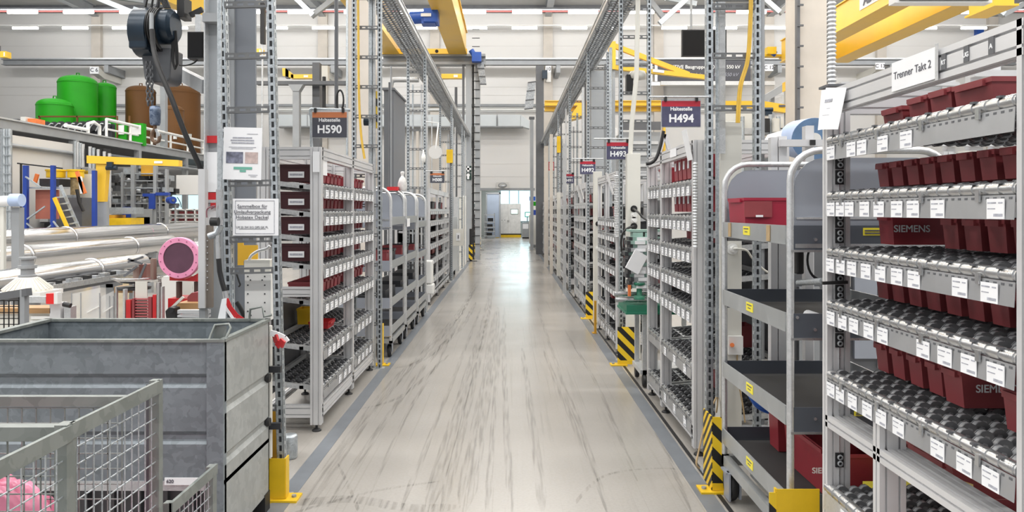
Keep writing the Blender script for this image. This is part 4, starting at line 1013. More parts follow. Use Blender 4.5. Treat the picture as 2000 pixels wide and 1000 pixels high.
stop_sign(1133, 1163, 315, 340, 11.15, 'H492', 'third hanging red banded sign on the right, smaller than the first two', SIGNR, SIGNN)
stop_sign(1100, 1121, 340, 358, 14.55, 'H491', 'fourth and smallest hanging red banded sign on the right', SIGNR, SIGNN)
stop_sign(840, 868, 338, 357, 11.45, 'H500', 'small hanging sign with an orange brown band over the left trolleys', SIGNO, SIGND)
o = MB().tube([P(1268, 189, 4.54), P(1384, 189, 4.52)], 0.006, 8).build('sign_arm', GALVP); tag(o, 'thin rod carrying the sign H494', 'rod')
cable([V(px(608, 5.35), 5.36, 2.06), P(608, 270, 5.35), P(608, 235, 5.35), P(606, 220, 5.35), P(607, 214, 5.35), P(612, 213, 5.35), P(640, 214, 5.35), P(684, 215, 5.35)], 0.011, GALV, 'bent grey pipe arm carrying the sign H590', 'pipe', 'sign_arm')
o = MB().tube([P(1160, 271, 7.87), P(1235, 271, 7.87)], 0.009, 8).build('sign_arm', GALVP); tag(o, 'thin rod carrying the second red banded sign', 'rod')
o = MB().tube([P(831, 334, 11.48), P(870, 334, 11.46)], 0.009, 8).build('sign_arm', GALVP); tag(o, 'thin rod carrying the small orange brown sign', 'rod')
o = MB().tube([P(1118, 310, 11.17), P(1178, 310, 11.17)], 0.009, 8).build('sign_arm', GALVP); tag(o, 'thin rod carrying the third red banded sign', 'rod')
# first aid and fire signs
Y1S = 24.09
t = thing('first_aid_sign', 'black and white first aid sign pair high on the left of the aisle', 'sign', P(913, 352, Y1S))
for i, (ya, yb) in enumerate(((324, 336), (338, 351))):
    MB().box(px(908, Y1S), px(921, Y1S), Y1S, Y1S+0.02, pz(yb, Y1S), pz(ya, Y1S)).build('plate', mat('dark_green_sign', (0.02, 0.05, 0.04), 0.4), t)
m = MB(); m.box(px(909, Y1S), px(920, Y1S), Y1S-.015, Y1S-.002, pz(332, Y1S), pz(328, Y1S)).box(px(912.5, Y1S), px(916.5, Y1S), Y1S-.015, Y1S-.002, pz(335.5, Y1S), pz(324.5, Y1S)); m.build('cross', PAPER, t)
m = MB(); m.cyl(P(914.5, 342, Y1S-.015), P(914.5, 342, Y1S-.002), 0.055, n=14).box(px(912.5, Y1S), px(916.5, Y1S), Y1S-.015, Y1S-.002, pz(350, Y1S), pz(345, Y1S)); m.build('figure_mark', PAPER, t)
t = thing('extinguisher_sign', 'small red and white fire extinguisher sign high on the right of the aisle', 'sign', P(1076, 333, 21.35))
MB().box(px(1071.5, 21.35), px(1082, 21.35), 21.35, 21.37, pz(333, 21.35), pz(316, 21.35)).build('plate', REDP, t)
m = MB(); m.box(px(1073, 21.35), px(1080.5, 21.35), 21.335, 21.348, pz(331, 21.35), pz(318, 21.35)); m.build('field', PAPER, t)
m = MB(); m.box(px(1075, 21.35), px(1078.5, 21.35), 21.325, 21.334, pz(329, 21.35), pz(321, 21.35)); m.build('pictogram', REDP, t)

# ================================================================ trolleys
def trolley(label, S, Xf, y0, y1, depth, levels, htop=1.86, lip=0.075, stick=True, panel=(1.45, 1.56), group=None, mats=None):
    t = thing('tray_trolley', label, 'trolley', (Xf+S*depth/2, (y0+y1)/2, 0), group)
    U = lambda u: Xf+S*u; r = 0.016; R = 0.13
    for i, y in enumerate((y0, y1)):
        pts = [(U(r), y, 0.20)] + [(U(r+R-R*math.cos(a)), y, htop-R+R*math.sin(a)) for a in [PI/2*k/6 for k in range(7)]] + [(U(depth-r-R+R*math.sin(a)), y, htop-R+R*math.cos(a)) for a in [PI/2*k/6 for k in range(7)]] + [(U(depth-r), y, 0.20)]
        fr = MB().tube(pts, r, 10).build('end_frame', GALVP, t)
        zb = panel[i]; q = [(U(2*r), zb)] + [(U(2*r+R-R*math.cos(a)), htop-2*r-R+R*math.sin(a)) for a in [PI/2*k/5 for k in range(6)]] + [(U(depth-2*r-R+R*math.sin(a)), htop-2*r-R+R*math.cos(a)) for a in [PI/2*k/5 for k in range(6)]] + [(U(depth-2*r), zb)]
        m = MB(); m.prism(q, 'y', y-0.003, y+0.003); m.build('end_panel', PANELG, fr)
        MB().box(U(2*r), U(depth-2*r), y-0.014, y+0.014, zb-0.012, zb+0.006).build('panel_edge', CHROME, fr)
    for k, z in enumerate(levels):
        m = MB(); a, c = y0+0.018, y1-0.018
        m.mi = 1; m.box(U(0.012), U(depth-0.012), a, c, z-lip, z-lip+0.006); m.mi = 0
        m.box(U(0), U(0.008), a, c, z-lip-0.008, z).box(U(depth-0.008), U(depth), a, c, z-lip, z)
        m.mi = 2; m.box(U(0.012), U(depth-0.012), y0-0.012, y0-0.006, z-lip-0.03, z).box(U(0.012), U(depth-0.012), y1+0.002, y1+0.008, z-lip-0.03, z)
        m.mi = 3; m.box(U(0.012), U(depth-0.012), y0-0.016, y0-0.004, z-lip-0.04, z-lip-0.03)
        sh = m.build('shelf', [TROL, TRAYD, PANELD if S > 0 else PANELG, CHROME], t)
        if stick:
            m = MB(); yy = y0+(y1-y0)*(0.55 if k == 0 else 0.5); m.box(U(-0.003), U(-0.0005), yy-0.05, yy+0.05, z-lip+0.016, z-0.016)
            m.mi = 1; m.box(U(-0.0045), U(-0.003), yy-0.035, yy+0.035, z-lip+0.045, z-lip+0.05).box(U(-0.0045), U(-0.003), yy-0.02, yy+0.02, z-lip+0.03, z-lip+0.034)
            m.build('warning_sticker', [STICK, INK], sh)
    m = MB(); m.box(U(0), U(0.035), y0, y1, 0.17, 0.225).box(U(depth-0.035), U(depth), y0, y1, 0.17, 0.225).box(U(0), U(depth), y0, y0+0.035, 0.17, 0.225).box(U(0), U(depth), y1-0.035, y1, 0.17, 0.225)
    m.build('base_frame', TROL, t)
    if S > 0: MB().box(U(0.07), U(0.12), y0+0.05, y1-0.28, 0.20, 0.285).build('lower_rail', GALVP, t)
    for u in (0.05 if S < 0 else 0.025, depth-0.05):
        wr_ = 0.068 if S < 0 else 0.088
        for y in (y0+0.13, y1-0.10):
            ca = MB().box(U(u)-0.045, U(u)+0.045, y-0.05, y+0.05, 0.16, 0.17).prism([(y-0.05, 0.16), (y+0.05, 0.16), (y+0.03, 0.06), (y-0.01, 0.05)], 'x', U(u)-0.032, U(u)-0.028).prism([(y-0.05, 0.16), (y+0.05, 0.16), (y+0.03, 0.06), (y-0.01, 0.05)], 'x', U(u)+0.028, U(u)+0.032).build('caster_fork', PANELG, t)
            if S > 0: MB().prism([(y-0.07, 0.03), (y+0.02, 0.03), (y+0.03, 0.10), (y-0.02, 0.17), (y-0.07, 0.17)], 'x', U(u)+0.024, U(u)+0.034).prism([(y-0.07, 0.02), (y+0.03, 0.02), (y+0.02, 0.075), (y-0.02, 0.17), (y-0.07, 0.17)], 'x', U(u)-0.034, U(u)-0.024).build('caster_cover', PANELG, t)
            m = MB(); m.lathe([(0.03, -0.02), (wr_-0.006, -0.02), (wr_, -0.012), (wr_, 0.012), (wr_-0.006, 0.02), (0.03, 0.02)], (U(u), y+0.015, wr_), 'x', 24); m.mi = 1; m.cyl((U(u)-0.022, y+0.015, wr_), (U(u)+0.022, y+0.015, wr_), wr_*0.68, n=20)
            m.build('wheel', [BLACK, WHEELG], ca)
    return t
TX = 1.20
tro = trolley('grey tray trolley with arched ends and yellow stickers before the H494 rack', 1, TX, 3.20, 4.18, 0.72, [1.535, 1.155, 0.75, 0.375], 1.86, 0.075, True, (1.45, 1.44))
PY = 3.195
MB().box(TX+0.04, TX+0.68, PY-0.004, PY+0.001, pz(428, PY), pz(424.5, PY)).build('panel_seam', GALVP, tro)
for x0, x1, y0, y1 in ((1685, 1722, 445, 460), (1668, 1692, 803, 812), (1670, 1702, 970, 985)):
    yk = PY-0.004 if y0 < 500 else 3.185
    st = MB().box(px(x0, yk), px(x1, yk), yk-0.004, yk, pz(y1, yk), pz(y0, yk)).build('warning_sticker', STICK, tro)
    m = MB()
    for f in (0.35, 0.7): m.box(px(x0+3, yk), px(x1-3, yk), yk-0.006, yk-0.004, pz(y0+(y1-y0)*(f+0.1), yk), pz(y0+(y1-y0)*(f-0.08), yk))
    m.build('print', INK, st)
for x, y in ((1557, 620), (1592, 644), (1592, 818), (1593, 468)):
    MB().lathe([(0.007, -0.004), (0.007, 0), (0, 0.002)], P(x, y, 3.186), 'y', 10).build('screw', CHROME, tro)
o = parts_bin('bright red crate with a notched front on the top trolley shelf', TX+0.17, 3.98, 1.465, 0.30, 0.28, 0.20, 1, mat('bright_red_crate', (0.33, 0.02, 0.045), 0.4))
t = MB().box(px(1454, 3.835), px(1508, 3.835), 3.834, 3.8385, pz(424, 3.835), pz(393, 3.835)).build('recess_shade', MAROON, o)  # darker flat plate, paints the shade of a recess on the crate
MB().box(px(1477, 3.82), px(1491, 3.82), 3.824, 3.827, pz(424, 3.82), pz(420, 3.82)).build('name_label', PAPER, o)
for i, (x, yy, wd) in enumerate(((TX+0.08, 3.86, 0.018), (TX+0.27, 3.36, 0.018))):
    pass
t = thing('cardboard_slat', 'brown paper slats stuck on the front lip of the top trolley shelf', 'paper', (TX-0.004, 4.05, 1.45))
for y in (4.02, 3.42): MB().box(TX-0.005, TX-0.0015, y-0.022, y+0.022, 1.458, 1.532).build('slat', COPPER, t)
o = parts_bin('upright red crate with ribs leaning on the lowest trolley shelf', TX+0.38, 4.02, 0.31, 0.30, 0.14, 0.30, 1, REDB)
o = parts_bin('long red crate with white lettering at the near end of the lowest trolley shelf', TX+0.44, 3.52, 0.31, 0.46, 0.56, 0.22, 1, REDB)
text('SIEMENS', 0.035, (TX+0.19, 3.52-0.2835, 0.46), PAPER, o, '-y', bold=0.0008)
for k in range(2):
    o = MB().cyl((TX+0.22+0.13*k, 3.28, 1.105), (TX+0.22+0.13*k, 3.52, 1.105), 0.022, n=12).build('paper_roll', PAPER); tag(o, ['white rolled part on the second trolley shelf, next to the upright tube', 'white rolled part on the second trolley shelf, next to the front rack'][k], 'roll')
cable([P(1462, 762, 4.3), P(1475, 785, 4.28), P(1490, 795, 4.26), P(1505, 797, 4.25), P(1530, 800, 4.25)], 0.014, BCAB, 'bundle of bright blue hose hanging behind the trolley')
cable([P(1462, 768, 4.32), P(1478, 792, 4.3), P(1500, 804, 4.28), P(1530, 806, 4.27)], 0.012, BCAB, 'second bright blue hose hanging lower behind the trolley')
# left trolleys
for i, (a, b) in enumerate(((7.95, 8.95), (9.08, 10.08), (10.25, 11.25))):
    trolley(['grey arched trolley right behind the H590 rack', 'second grey arched trolley behind the H590 rack', 'third grey arched trolley, before the tall cable ladder'][i], -1, -1.26, a, b, 0.60, [1.53, 1.06, 0.66, 0.36] if i < 2 else [1.45, 1.02, 0.62, 0.36], 1.84, 0.08, False, (1.50, 1.50), 'arched trolleys left of the aisle')
    for k in range(2):
        o = parts_bin('%s box on the second shelf of the %s arched trolley' % (['dark red', 'black'][k], ORD[i]), -1.26-0.22, a+0.3+0.4*k, 0.985 if i < 2 else 0.945, 0.26, 0.24, 0.17, -1, MAROON if k == 0 else DPLAST)
    o = MB().box(-1.26-0.40, -1.26-0.10, a+0.15, b-0.15, 0.59 if i < 2 else 0.55, 0.72).build('dark_casting', DPLAST); tag(o, 'dark casting on the third shelf of the %s arched trolley' % ORD[i], 'part')
    o = MB().lathe([(0.05, 0), (0.06, 0.02), (0.03, 0.05), (0.03, 0.09), (0.07, 0.11), (0.07, 0.12)], (-1.26-0.2, a+0.45, 1.457 if i < 2 else 1.377), n=14).build('black_spindle', BLACK); tag(o, 'black knob shaped part on the top shelf of the %s arched trolley' % ORD[i], 'part')
o = MB().box(-1.256, -1.252, 9.05, 9.3, 1.40, 1.50).build('paper_tag', PAPER); tag(o, 'small white tag on the front lip of the second arched trolley', 'notice')
o = MB().lathe([(0.045, 0), (0.058, 0.03), (0.055, 0.09), (0.038, 0.145), (0.022, 0.165), (0.014, 0.185), (0.026, 0.21), (0.022, 0.23), (0.0, 0.235)], P(786, 356, 9.05), n=16).build('wrapped_bottle', mat('clear_film_wrap', (0.60, 0.59, 0.58), 0.25, 0, 0.25, 14)); tag(o, 'film wrapped bundle tied at the neck behind the arched trolleys', 'bundle')
o.location.z = 1.845
# small white bins hanging by the left ladder
for x, y0_, y1_ in ((838, 508, 552), (841, 553, 572)):
    o = MB().box(px(x-8, 11.7), px(x+8, 11.7), 11.5, 11.75, pz(y1_, 11.7), pz(y0_, 11.7)).build('white_canister', WHITE, bevel=0.02); tag(o, 'white canister %s the ladder past the arched trolleys' % ('beside' if y0_ < 530 else 'low behind'), 'canister')

# ================================================================ farther racks and cabinets
def far_rack(i, S, Xf, Ys, zs, top, label, ncards=4, red=()):
    def cf(b, si, a, c): return [a+(c-a)*(k+0.5)/ncards for k in range(ncards)]
    rack('flow_rack', label, S, Xf, Ys, zs, 0.6, top, None, near=1 if Ys[0] < 9 else 0, cards=cf, cardw=0.085, cardh=0.05, lanes=6, striph=0.062)
    rk = [o for o in bpy.data.objects if o.get('label', '') == label][0]
    MB().box(Xf+S*0.57, Xf+S*0.575, Ys[0]+0.03, Ys[-1]-0.03, 0.15, zs[0]+0.22).build('shade_sheet', STEELD, rk)  # dark sheet put in so the rack openings look shaded
    for b in range(len(Ys)-1):
        for f in (0.33, 0.67): MB().box(Xf+S*0.42, Xf+S*0.46, Ys[b]+(Ys[b+1]-Ys[b])*f-0.02, Ys[b]+(Ys[b+1]-Ys[b])*f+0.02, 0.15, top-0.1).build('inner_post', ALU, rk)
    for si in range(len(zs)-1):
        for b in range(len(Ys)-1):
            n = 2 if Ys[0] > 12 else 3
            for k in range(n):
                if (si*3+b*5+k*7+i) % 4 == 0: continue
                y = Ys[b]+(Ys[b+1]-Ys[b])*(k+0.6)/n
                where = ['first', 'second', 'third'][k]
                parts_bin('%s bin, %s shelf, bay %s, %s' % (where, SHN[si] if si < 6 else 'bottom', ['one', 'two', 'three'][b], FARN[i]), Xf+S*0.25, y, zs[si]+0.02, 0.25, (Ys[b+1]-Ys[b])/n*0.7, 0.13, S, DPLAST if (si+k+i) % 3 else MAROON, 'bins in the far racks')
FARN = ['rack past the second cable ladder on the right', 'third rack on the right', 'fourth rack on the right', 'fifth rack on the right', 'sixth rack on the right', 'rack past the arched trolleys', 'last racks on the right', 'farthest rack on the left']
ZF = [1.72, 1.50, 1.28, 1.05, 0.80, 0.50, 0.22]
far_rack(0, 1, 1.19, [8.28, 9.15, 9.95], [1.50, 1.33, 1.15, 0.95, 0.72, 0.45, 0.22], 2.04, 'flow rack with a leaning paper tag behind the second ladder on the right', 4)
far_rack(1, 1, 1.19, [11.55, 12.6, 13.6], ZF, 2.04, 'third flow rack on the right, past the smaller striped guard', 4)
far_rack(2, 1, 1.19, [15.0, 16.1, 17.2], ZF, 2.0, 'fourth flow rack on the right of the aisle', 3)
far_rack(3, 1, 1.19, [18.4, 19.7, 21.0], ZF, 2.0, 'fifth flow rack on the right of the aisle', 3)
far_rack(4, 1, 1.19, [21.9, 23.2, 24.5], ZF, 2.0, 'sixth flow rack on the right of the aisle', 3)
far_rack(6, 1, 1.22, [25.4, 26.8, 28.0], ZF, 1.9, 'last flow rack on the right of the aisle', 3)
far_rack(5, -1, -1.34, [12.5, 13.9, 15.3, 16.4], [1.62, 1.42, 1.22, 1.02, 0.75, 0.42, 0.2], 1.98, 'flow rack past the arched trolleys on the left', 4)
far_rack(7, -1, -1.34, [30.2, 31.6, 33.0], ZF, 1.6, 'farthest flow rack on the left of the aisle', 3)
tags = [(1.18, 8.3, 2.0), (1.18, 11.6, 2.0), (1.18, 12.0, 1.95), (1.18, 15.05, 1.95), (1.18, 18.45, 1.95)]
for i, (x, y, z) in enumerate(tags):
    o = MB().prism([(x-0.004, z-0.22), (x, z-0.22), (x-0.08, z+0.03), (x-0.084, z+0.03)], 'y', y, y+0.16).build('paper_tag', PAPER); tag(o, ['white paper tag leaning from the near corner of the second right rack', 'white tag leaning from the corner of the third right rack', 'second white tag on the third right rack', 'white tag on the fourth right rack', 'white tag on the fifth right rack'][i], 'notice')
t = thing('white_cabinet', 'pale cabinet with a framed white notice left of the aisle', 'cabinet', (-1.55, 18, 0))
MB().box(-1.85, -1.32, 17.2, 18.7, 0.16, 1.45).build('body', GALVP, t)
MB().box(px(885, 17.1), px(905, 17.1), 17.1, 17.14, pz(480, 17.1), pz(447, 17.1)).build('notice_frame', CREAM, t)
MB().box(px(891, 17.08), px(899, 17.08), 17.08, 17.095, pz(470, 17.1), pz(455, 17.1)).build('notice', PAPER, t)
MB().box(px(894, 17.06), px(896, 17.06), 17.06, 17.075, pz(466, 17.1), pz(459, 17.1)).build('print', INK, t)
for y in (17.35, 18.5):
    MB().cyl((-1.36, y, 0.08), (-1.42, y, 0.08), 0.08, n=16).build('caster', BLACK, t)
for i, (Y, w_, h_) in enumerate(((19.4, 0.25, 1.95), (21.6, 0.3, 2.0), (22.6, 0.16, 2.05), (26.0, 0.2, 2.0), (27.6, 0.2, 2.0))):
    o = MB().box(-1.34-w_, -1.34, Y, Y+0.35, 0, h_).build('power_column', [GALVP, CREAM, WHITE, CREAM, WHITE][i]); tag(o, ['pale metal cabinet column', 'cream cabinet column', 'slim white column', 'cream column between striped posts', 'slim white column by the last striped post'][i] + ' left of the aisle past the framed notice', 'column')
for i, (Y, h_) in enumerate(((29.3, 1.5), (31.2, 1.3), (32.8, 1.39))):
    o = MB().box(1.2 if i < 2 else 0.9, 1.75, Y, Y+1.2, 0.12, h_).box(1.25, 1.7, Y+0.1, Y+1.1, 0, 0.12).build('tool_cabinet', [CREAM, STEELG, CREAM][i]); tag(o, ['cream cabinet past the last right rack', 'grey cabinet near the passage on the right', 'cream low cabinet right beside the passage'][i], 'cabinet')
for i, (x, ya, yb, mt) in enumerate(((1040, 384, 392, BCAB), (1041, 394, 402, GREENT), (1041, 403, 409, WHITE), (1042, 410, 420, BLUE))):
    o = MB().cyl(P(x, ya, 33), P(x, yb, 33), 0.14, n=12).build('cleaning_canister', mt); tag(o, '%s can stacked beside the passage' % ['light blue', 'green', 'white', 'dark blue'][i], 'can')
# conveyor hanger parts between racks on the right (green jigs and rolls)
t = thing('jig_cart', 'green topped cart with clamps and rollers between the right racks', 'cart', (1.5, 7.0, 0))
MB().box(1.05, 1.72, 6.62, 7.12, 0.69, 0.75).build('table_top', GREEND, t)
MB().box(1.04, 1.73, 6.60, 7.14, 0.67, 0.69).build('tray_edge', GREEND, t)
for y, z in ((6.7, 0.79), (6.85, 0.795), (7.0, 0.79), (6.78, 0.835)):
    MB().cyl((0.96+0.05*(y > 6.8), y, z), (1.68, y, z), 0.022, n=12).build('roller', CHROME, t)
for x, y in ((1.22, 6.68), (1.67, 6.68), (1.22, 7.08), (1.67, 7.08)): MB().box(x-0.02, x+0.02, y-0.02, y+0.02, 0.12, 0.68).build('leg', GALVP, t)
MB().box(1.18, 1.72, 6.66, 7.1, 0.12, 0.16).build('lower_shelf', GALVP, t)
for x, y in ((1.22, 6.68), (1.22, 7.08), (1.67, 6.68)):
    MB().lathe([(0.02, -0.016), (0.056, -0.016), (0.06, 0), (0.056, 0.016), (0.02, 0.016)], (x, y, 0.062), 'x', 16).build('wheel', BLACK, t)
random.seed(11)
for k in range(14):
    z = 0.90+0.033*k; x = 1.05+0.015*(k % 3)+0.04*abs(7-k)/7; yy = 6.65+0.02*(k % 2)
    t = thing('jig_clamp', '%s clamp jig from the %s of the pile above the green cart' % (ORD[k] if k < 7 else ORD[13-k], 'bottom' if k < 7 else 'top'), 'jig', (x+0.12, yy, z), 'clamp jigs piled above the green cart')
    MB().box(x, x+0.26, yy, yy+0.16, z, z+0.032).build('body', [GREENP, GALVP, STEELG][k % 3] if k < 11 else GREENP, t)
    m = MB(); m.box(x-0.02, x+0.01, yy-0.01, yy+0.17, z-0.006, z+0.03); m.build('grip', DPLAST, t)
    m = MB(); m.box(x+0.05, x+0.14, yy-0.02, yy, z, z+0.028); m.build('plate', PAPER, t)
o = MB().bar((1.09, 6.60, 1.06), (1.18, 6.61, 1.22), 0.02, 0.13).build('white_jig_plate', PAPER); tag(o, 'white slotted jig plate leaning across the clamp pile', 'plate')
t = thing('jig_stand', 'upright stand with green shelf boxes above the clamp pile', 'stand', (1.4, 6.95, 0.9))
MB().box(1.32, 1.37, 6.86, 6.92, 0.75, 1.40).build('post', GALVP, t)
for x in (1.12, 1.23): MB().box(x, x+0.09, 6.7, 6.85, 1.305, 1.40).build('box', GREENP, t)
MB().box(1.09, 1.40, 6.7, 6.9, 1.405, 1.425).build('top_bar', GREENP, t)
MB().box(1.09, 1.40, 6.7, 6.9, 1.285, 1.305).build('lower_bar', GALVP, t)
o = MB().box(1.065, 1.09, 6.63, 6.655, 0.83, 0.93).build('copper_pin', ORANGE); tag(o, 'small copper coloured pin standing on the green cart', 'pin')
o = MB().lathe([(0.05, 0), (0.05, 0.03), (0.025, 0.035), (0.025, 0.12), (0.05, 0.13), (0.05, 0.15), (0, 0.15)], (1.17, 6.66, 0.80), n=12).build('green_fixture', GREEND); tag(o, 'dark green fixture on the rollers of the green cart', 'fixture')

# thin conduits, ducts and pipes rising among the far ladders
random.seed(5)
for i in range(16):
    Y = 10.2 + i*1.15; x = 1.24 + 0.25*random.random()
    o = MB().cyl((x, Y, 0), (x, Y, 3.4+0.6*random.random()), 0.014+0.012*random.random(), n=8).build('conduit_pipe', [GALV, STEELG, GALVP, STEELD][i % 4]); tag(o, 'thin conduit pipe rising among the far cable ladders right of the aisle', 'pipe', 'conduit pipes right of the aisle')
for i in range(16):
    Y = 11.9 + i*1.0; x = -1.33 - 0.25*random.random()
    if 12.3 < Y < 16.6: x = -1.62 - 0.35*random.random(); Y = 11.75 if i % 2 else 16.65
    o = MB().cyl((x, Y, 0), (x, Y, 3.3+0.7*random.random()), 0.014+0.012*random.random(), n=8).build('conduit_pipe', [GALVP, STEELD, GALV, STEELG][i % 4]); tag(o, 'thin conduit pipe rising among the far cable ladders left of the aisle', 'pipe', 'conduit pipes left of the aisle')
for i, (x0, x1, y0, y1, Y, mt, lab) in enumerate(((1063, 1071, 285, 470, 21.0, BEIGE, 'beige duct far along the right of the aisle'), (1074, 1080, 262, 420, 18.6, BEIGE, 'second beige duct far along the right, nearer than the first'), (1088, 1095, 266, 298, 17.875, YEL, 'yellow box high among the right ladders'), (872, 884, 292, 318, 16.675, YEL, 'yellow box high among the left ladders'),
        (888, 893, 170, 480, 24.5, STEELD, 'dark vertical duct among the far left ladders'), (865, 870, 280, 470, 19.0, BEIGE, 'beige duct behind the left cable ladders'), (1100, 1106, 280, 400, 14.2, GALVP, 'pale flat duct behind the fourth hanging sign'))):
    o = MB().box(px(x0, Y), px(x1, Y), Y, Y+0.1, 0 if y1 > 390 else pz(y1, Y), pz(y0, Y)).build('vertical_duct', mt); tag(o, lab, 'duct')
# ================================================================ front rack on the right
XF = 1.25; FY = [1.80, 2.93]; FZ = [1.885, 1.667, 1.45, 1.245, 0.968]
FCARD = [[0.045, 0.215, 0.295, 0.44, 0.585], [0.045, 0.125, 0.20, 0.315, 0.415, 0.53, 0.625, 0.755, 1.01], [0.04, 0.13, 0.22, 0.325, 0.425, 0.53, 0.63, 0.86, 0.985],
         [0.045, 0.145, 0.235, 0.345, 0.44, 0.68, 0.79, 0.90, 1.01], [0.045, 0.125, 0.225, 0.335, 0.43, 0.54, 0.755, 0.88, 0.99]]
def cardsF(b, si, a, c): return [c - (c-a)*f/1.075 for f in FCARD[si]]
rackF = rack('flow_rack', 'large aluminium flow rack with rows of maroon bins, nearest the camera on the right', 1, XF, FY, FZ, 0.85, 2.07, pd=0.09, pw=0.045, beam=0.09, cards=cardsF, cardw=0.068, cardh=0.052, lanes=14, near=2, bottom=0.15, wheel=(0.024, 0.046), striph=0.062, slope=0.045)
SHF = ['top', 'second', 'third', 'fourth', 'fifth']
# cross beam, middle post and the low shelf below the five shelves
m = MB(); m.prism(grooved(XF, XF+0.045, 0.748, 0.793), 'y', FY[0], FY[1]); m.build('middle_beam', ALU, rackF)
m = MB(); m.prism(grooved(XF+0.06, XF+0.105, 0.748, 0.793), 'y', FY[0], FY[1]); m.build('middle_beam', ALU, rackF)
for u in (0.0, 0.80): MB().prism(grooved(XF+u, XF+u+0.09 if u == 0 else XF+u+0.045, 2.497, 2.542), 'z', 0.05, 0.93).build('middle_post', ALU, rackF)
m = MB(); m.prism([(XF-0.002, 0.49), (XF, 0.49), (XF-0.004, 0.42), (XF-0.006, 0.42)], 'y', 2.545, FY[1]); low = m.build('low_label_strip', GALVP, rackF)
m = MB(); m.cyl((XF+0.012, 2.545, 0.505), (XF+0.012, FY[1], 0.505), 0.018, n=12)
for k in range(6): m.cyl((XF+0.012, 2.555+k*0.06, 0.505), (XF+0.012, 2.60+k*0.06, 0.505), 0.0205, n=12)
m.build('low_front_bar', CHROME, rackF)
for y in (2.74, 2.63): shared(('card', 1, 0.068, 0.052, True), None, 'label_card', (XF-0.0075, y, 0.455), low, [PAPER, INKL])
for k in range(5): shared(('track', 1, 0.78, 2, 'low'), track_mesh(1, 0.78, 0.024, 0.046, 10), 'roller_track', (XF+0.032, 2.585+k*0.072, 0.505), rackF, [DPLAST, WHEELG, WHEELG, RIMG])
# slot clips on the far post (figure-eight bracket hooks)
for z in (1.79, 1.73, 1.56, 1.50, 1.345, 1.28, 1.15, 1.09, 0.905, 0.62, 0.30):
    m = MB(); m.box(XF+0.030, XF+0.062, FY[1]-0.030, FY[1]-0.0235, z-0.028, z+0.028)
    m.mi = 1
    for dz in (-0.012, 0.012): m.lathe([(0.006, 0), (0.011, 0), (0.011, 0.006), (0.006, 0.006)], (XF+0.046, FY[1]-0.037, z+dz), 'y', 10, ring=True)
    m.build('bracket_hook', [BLACK, STEELG], rackF)
m = MB(); m.box(XF+0.044, XF+0.048, FY[1]-0.028, FY[1]-0.0235, 0.3, 1.95); m.build('slot_wire', CHROME, rackF)
# top beam plates
for y, s in ((2.125, 'RT'), (2.02, 'UG'), (1.915, 'A')):
    p = MB().box(XF-0.003, XF-0.0005, y-0.011, y+0.011, 2.005, 2.05).build('beam_tag', STEELD, rackF)
    text(s, 0.018, (XF-0.0035, y, 2.025), PAPER, p, '-x', bold=0.0006)
t = thing('rack_sign', 'white paper sign with hand drawn lettering taped to the top beam of the front rack', 'notice', (XF-0.004, 2.38, 1.98))
MB().box(XF-0.0065, XF-0.003, 2.15, 2.405, 1.985, 2.078).build('sheet', PAPER, t)
text('Trenner Takt 2', 0.034, (XF-0.0075, 2.285, 2.032), INK, t, '-x')
MB().box(XF-0.008, XF-0.0066, 2.143, 2.158, 1.978, 2.085).build('clear_tape', GALVP, t)
t = thing('paper_tag', 'large white paper sheet hanging on the far corner post of the front rack', 'notice', (1.23, 2.90, 1.88))
def leaf(pts, nm, mt, d=0.0015):
    a = [V(*p) for p in pts]; b = [p + V(d, 0, 0) for p in a]
    return MB().add(a+b, [(0, 1, 2, 3), (7, 6, 5, 4), (0, 4, 5, 1), (1, 5, 6, 2), (2, 6, 7, 3), (3, 7, 4, 0)]).build(nm, mt, t)
leaf([(1.240, 2.897, 2.081), (1.240, 2.721, 2.052), (1.215, 2.735, 1.900), (1.215, 2.905, 1.918)], 'front_sheet', PAPER)
leaf([(1.2425, 2.945, 2.078), (1.2425, 2.86, 2.072), (1.222, 2.87, 1.915), (1.222, 2.93, 1.918)], 'back_sheet', PAPER)
for z, ya, yb, h in ((2.02, 2.82, 2.885, 0.012), (1.995, 2.83, 2.89, 0.002), (1.97, 2.83, 2.89, 0.002)):
    xx = 1.240-(2.06-z)*0.163-0.002
    leaf([(xx, yb, z+h), (xx, ya, z+h-0.005), (xx-h*0.163, ya, z-0.005), (xx-h*0.163, yb, z)], 'print', INKL, 0.0006)
# bins: (distance from far post, width, height)
def row(si, items, x0, group, L=0.30):
    for k, (y, wd, hh, mt, nm, br) in enumerate(items):
        nmx = nm or '%s maroon bin from the far post on the %s shelf of the front rack' % (ORD[k], SHF[si])
        parts_bin(nmx, x0+L/2, y, FZ[si]+0.016+0.045*(x0-XF), L, wd, hh, 1, mt, group, brand=br)
row(0, [(2.745, 0.14, 0.070, MAROON, 'low maroon tray nearest the far post on the top shelf of the front rack', None), (2.575, 0.12, 0.085, MAROON, None, None), (2.44, 0.12, 0.088, MAROON, None, None), (2.27, 0.19, 0.085, MAROON, None, None)], XF+0.17, None, 0.28)
row(1, [(2.80-0.1025*k, 0.074, 0.088, MAROON, None, None) for k in range(9)], XF+0.16, 'maroon bins on the second shelf of the front rack', 0.30)
row(2, [(2.775, 0.105, 0.112, REDB, 'red bin with white lettering on its long side, third shelf of the front rack', 0.036)], XF+0.16, None, 0.24)
row(2, [(2.42-0.115*k, 0.083, 0.10, MAROON, '%s dark bin to the camera side of the lettered bin, third shelf' % ORD[k], None) for k in range(5)], XF+0.19, 'maroon bins on the third shelf of the front rack', 0.28)
row(3, [(2.80-0.112*k, 0.080, 0.105, MAROON, None, None) for k in range(9)], XF+0.155, 'maroon bins on the fourth shelf of the front rack', 0.34)
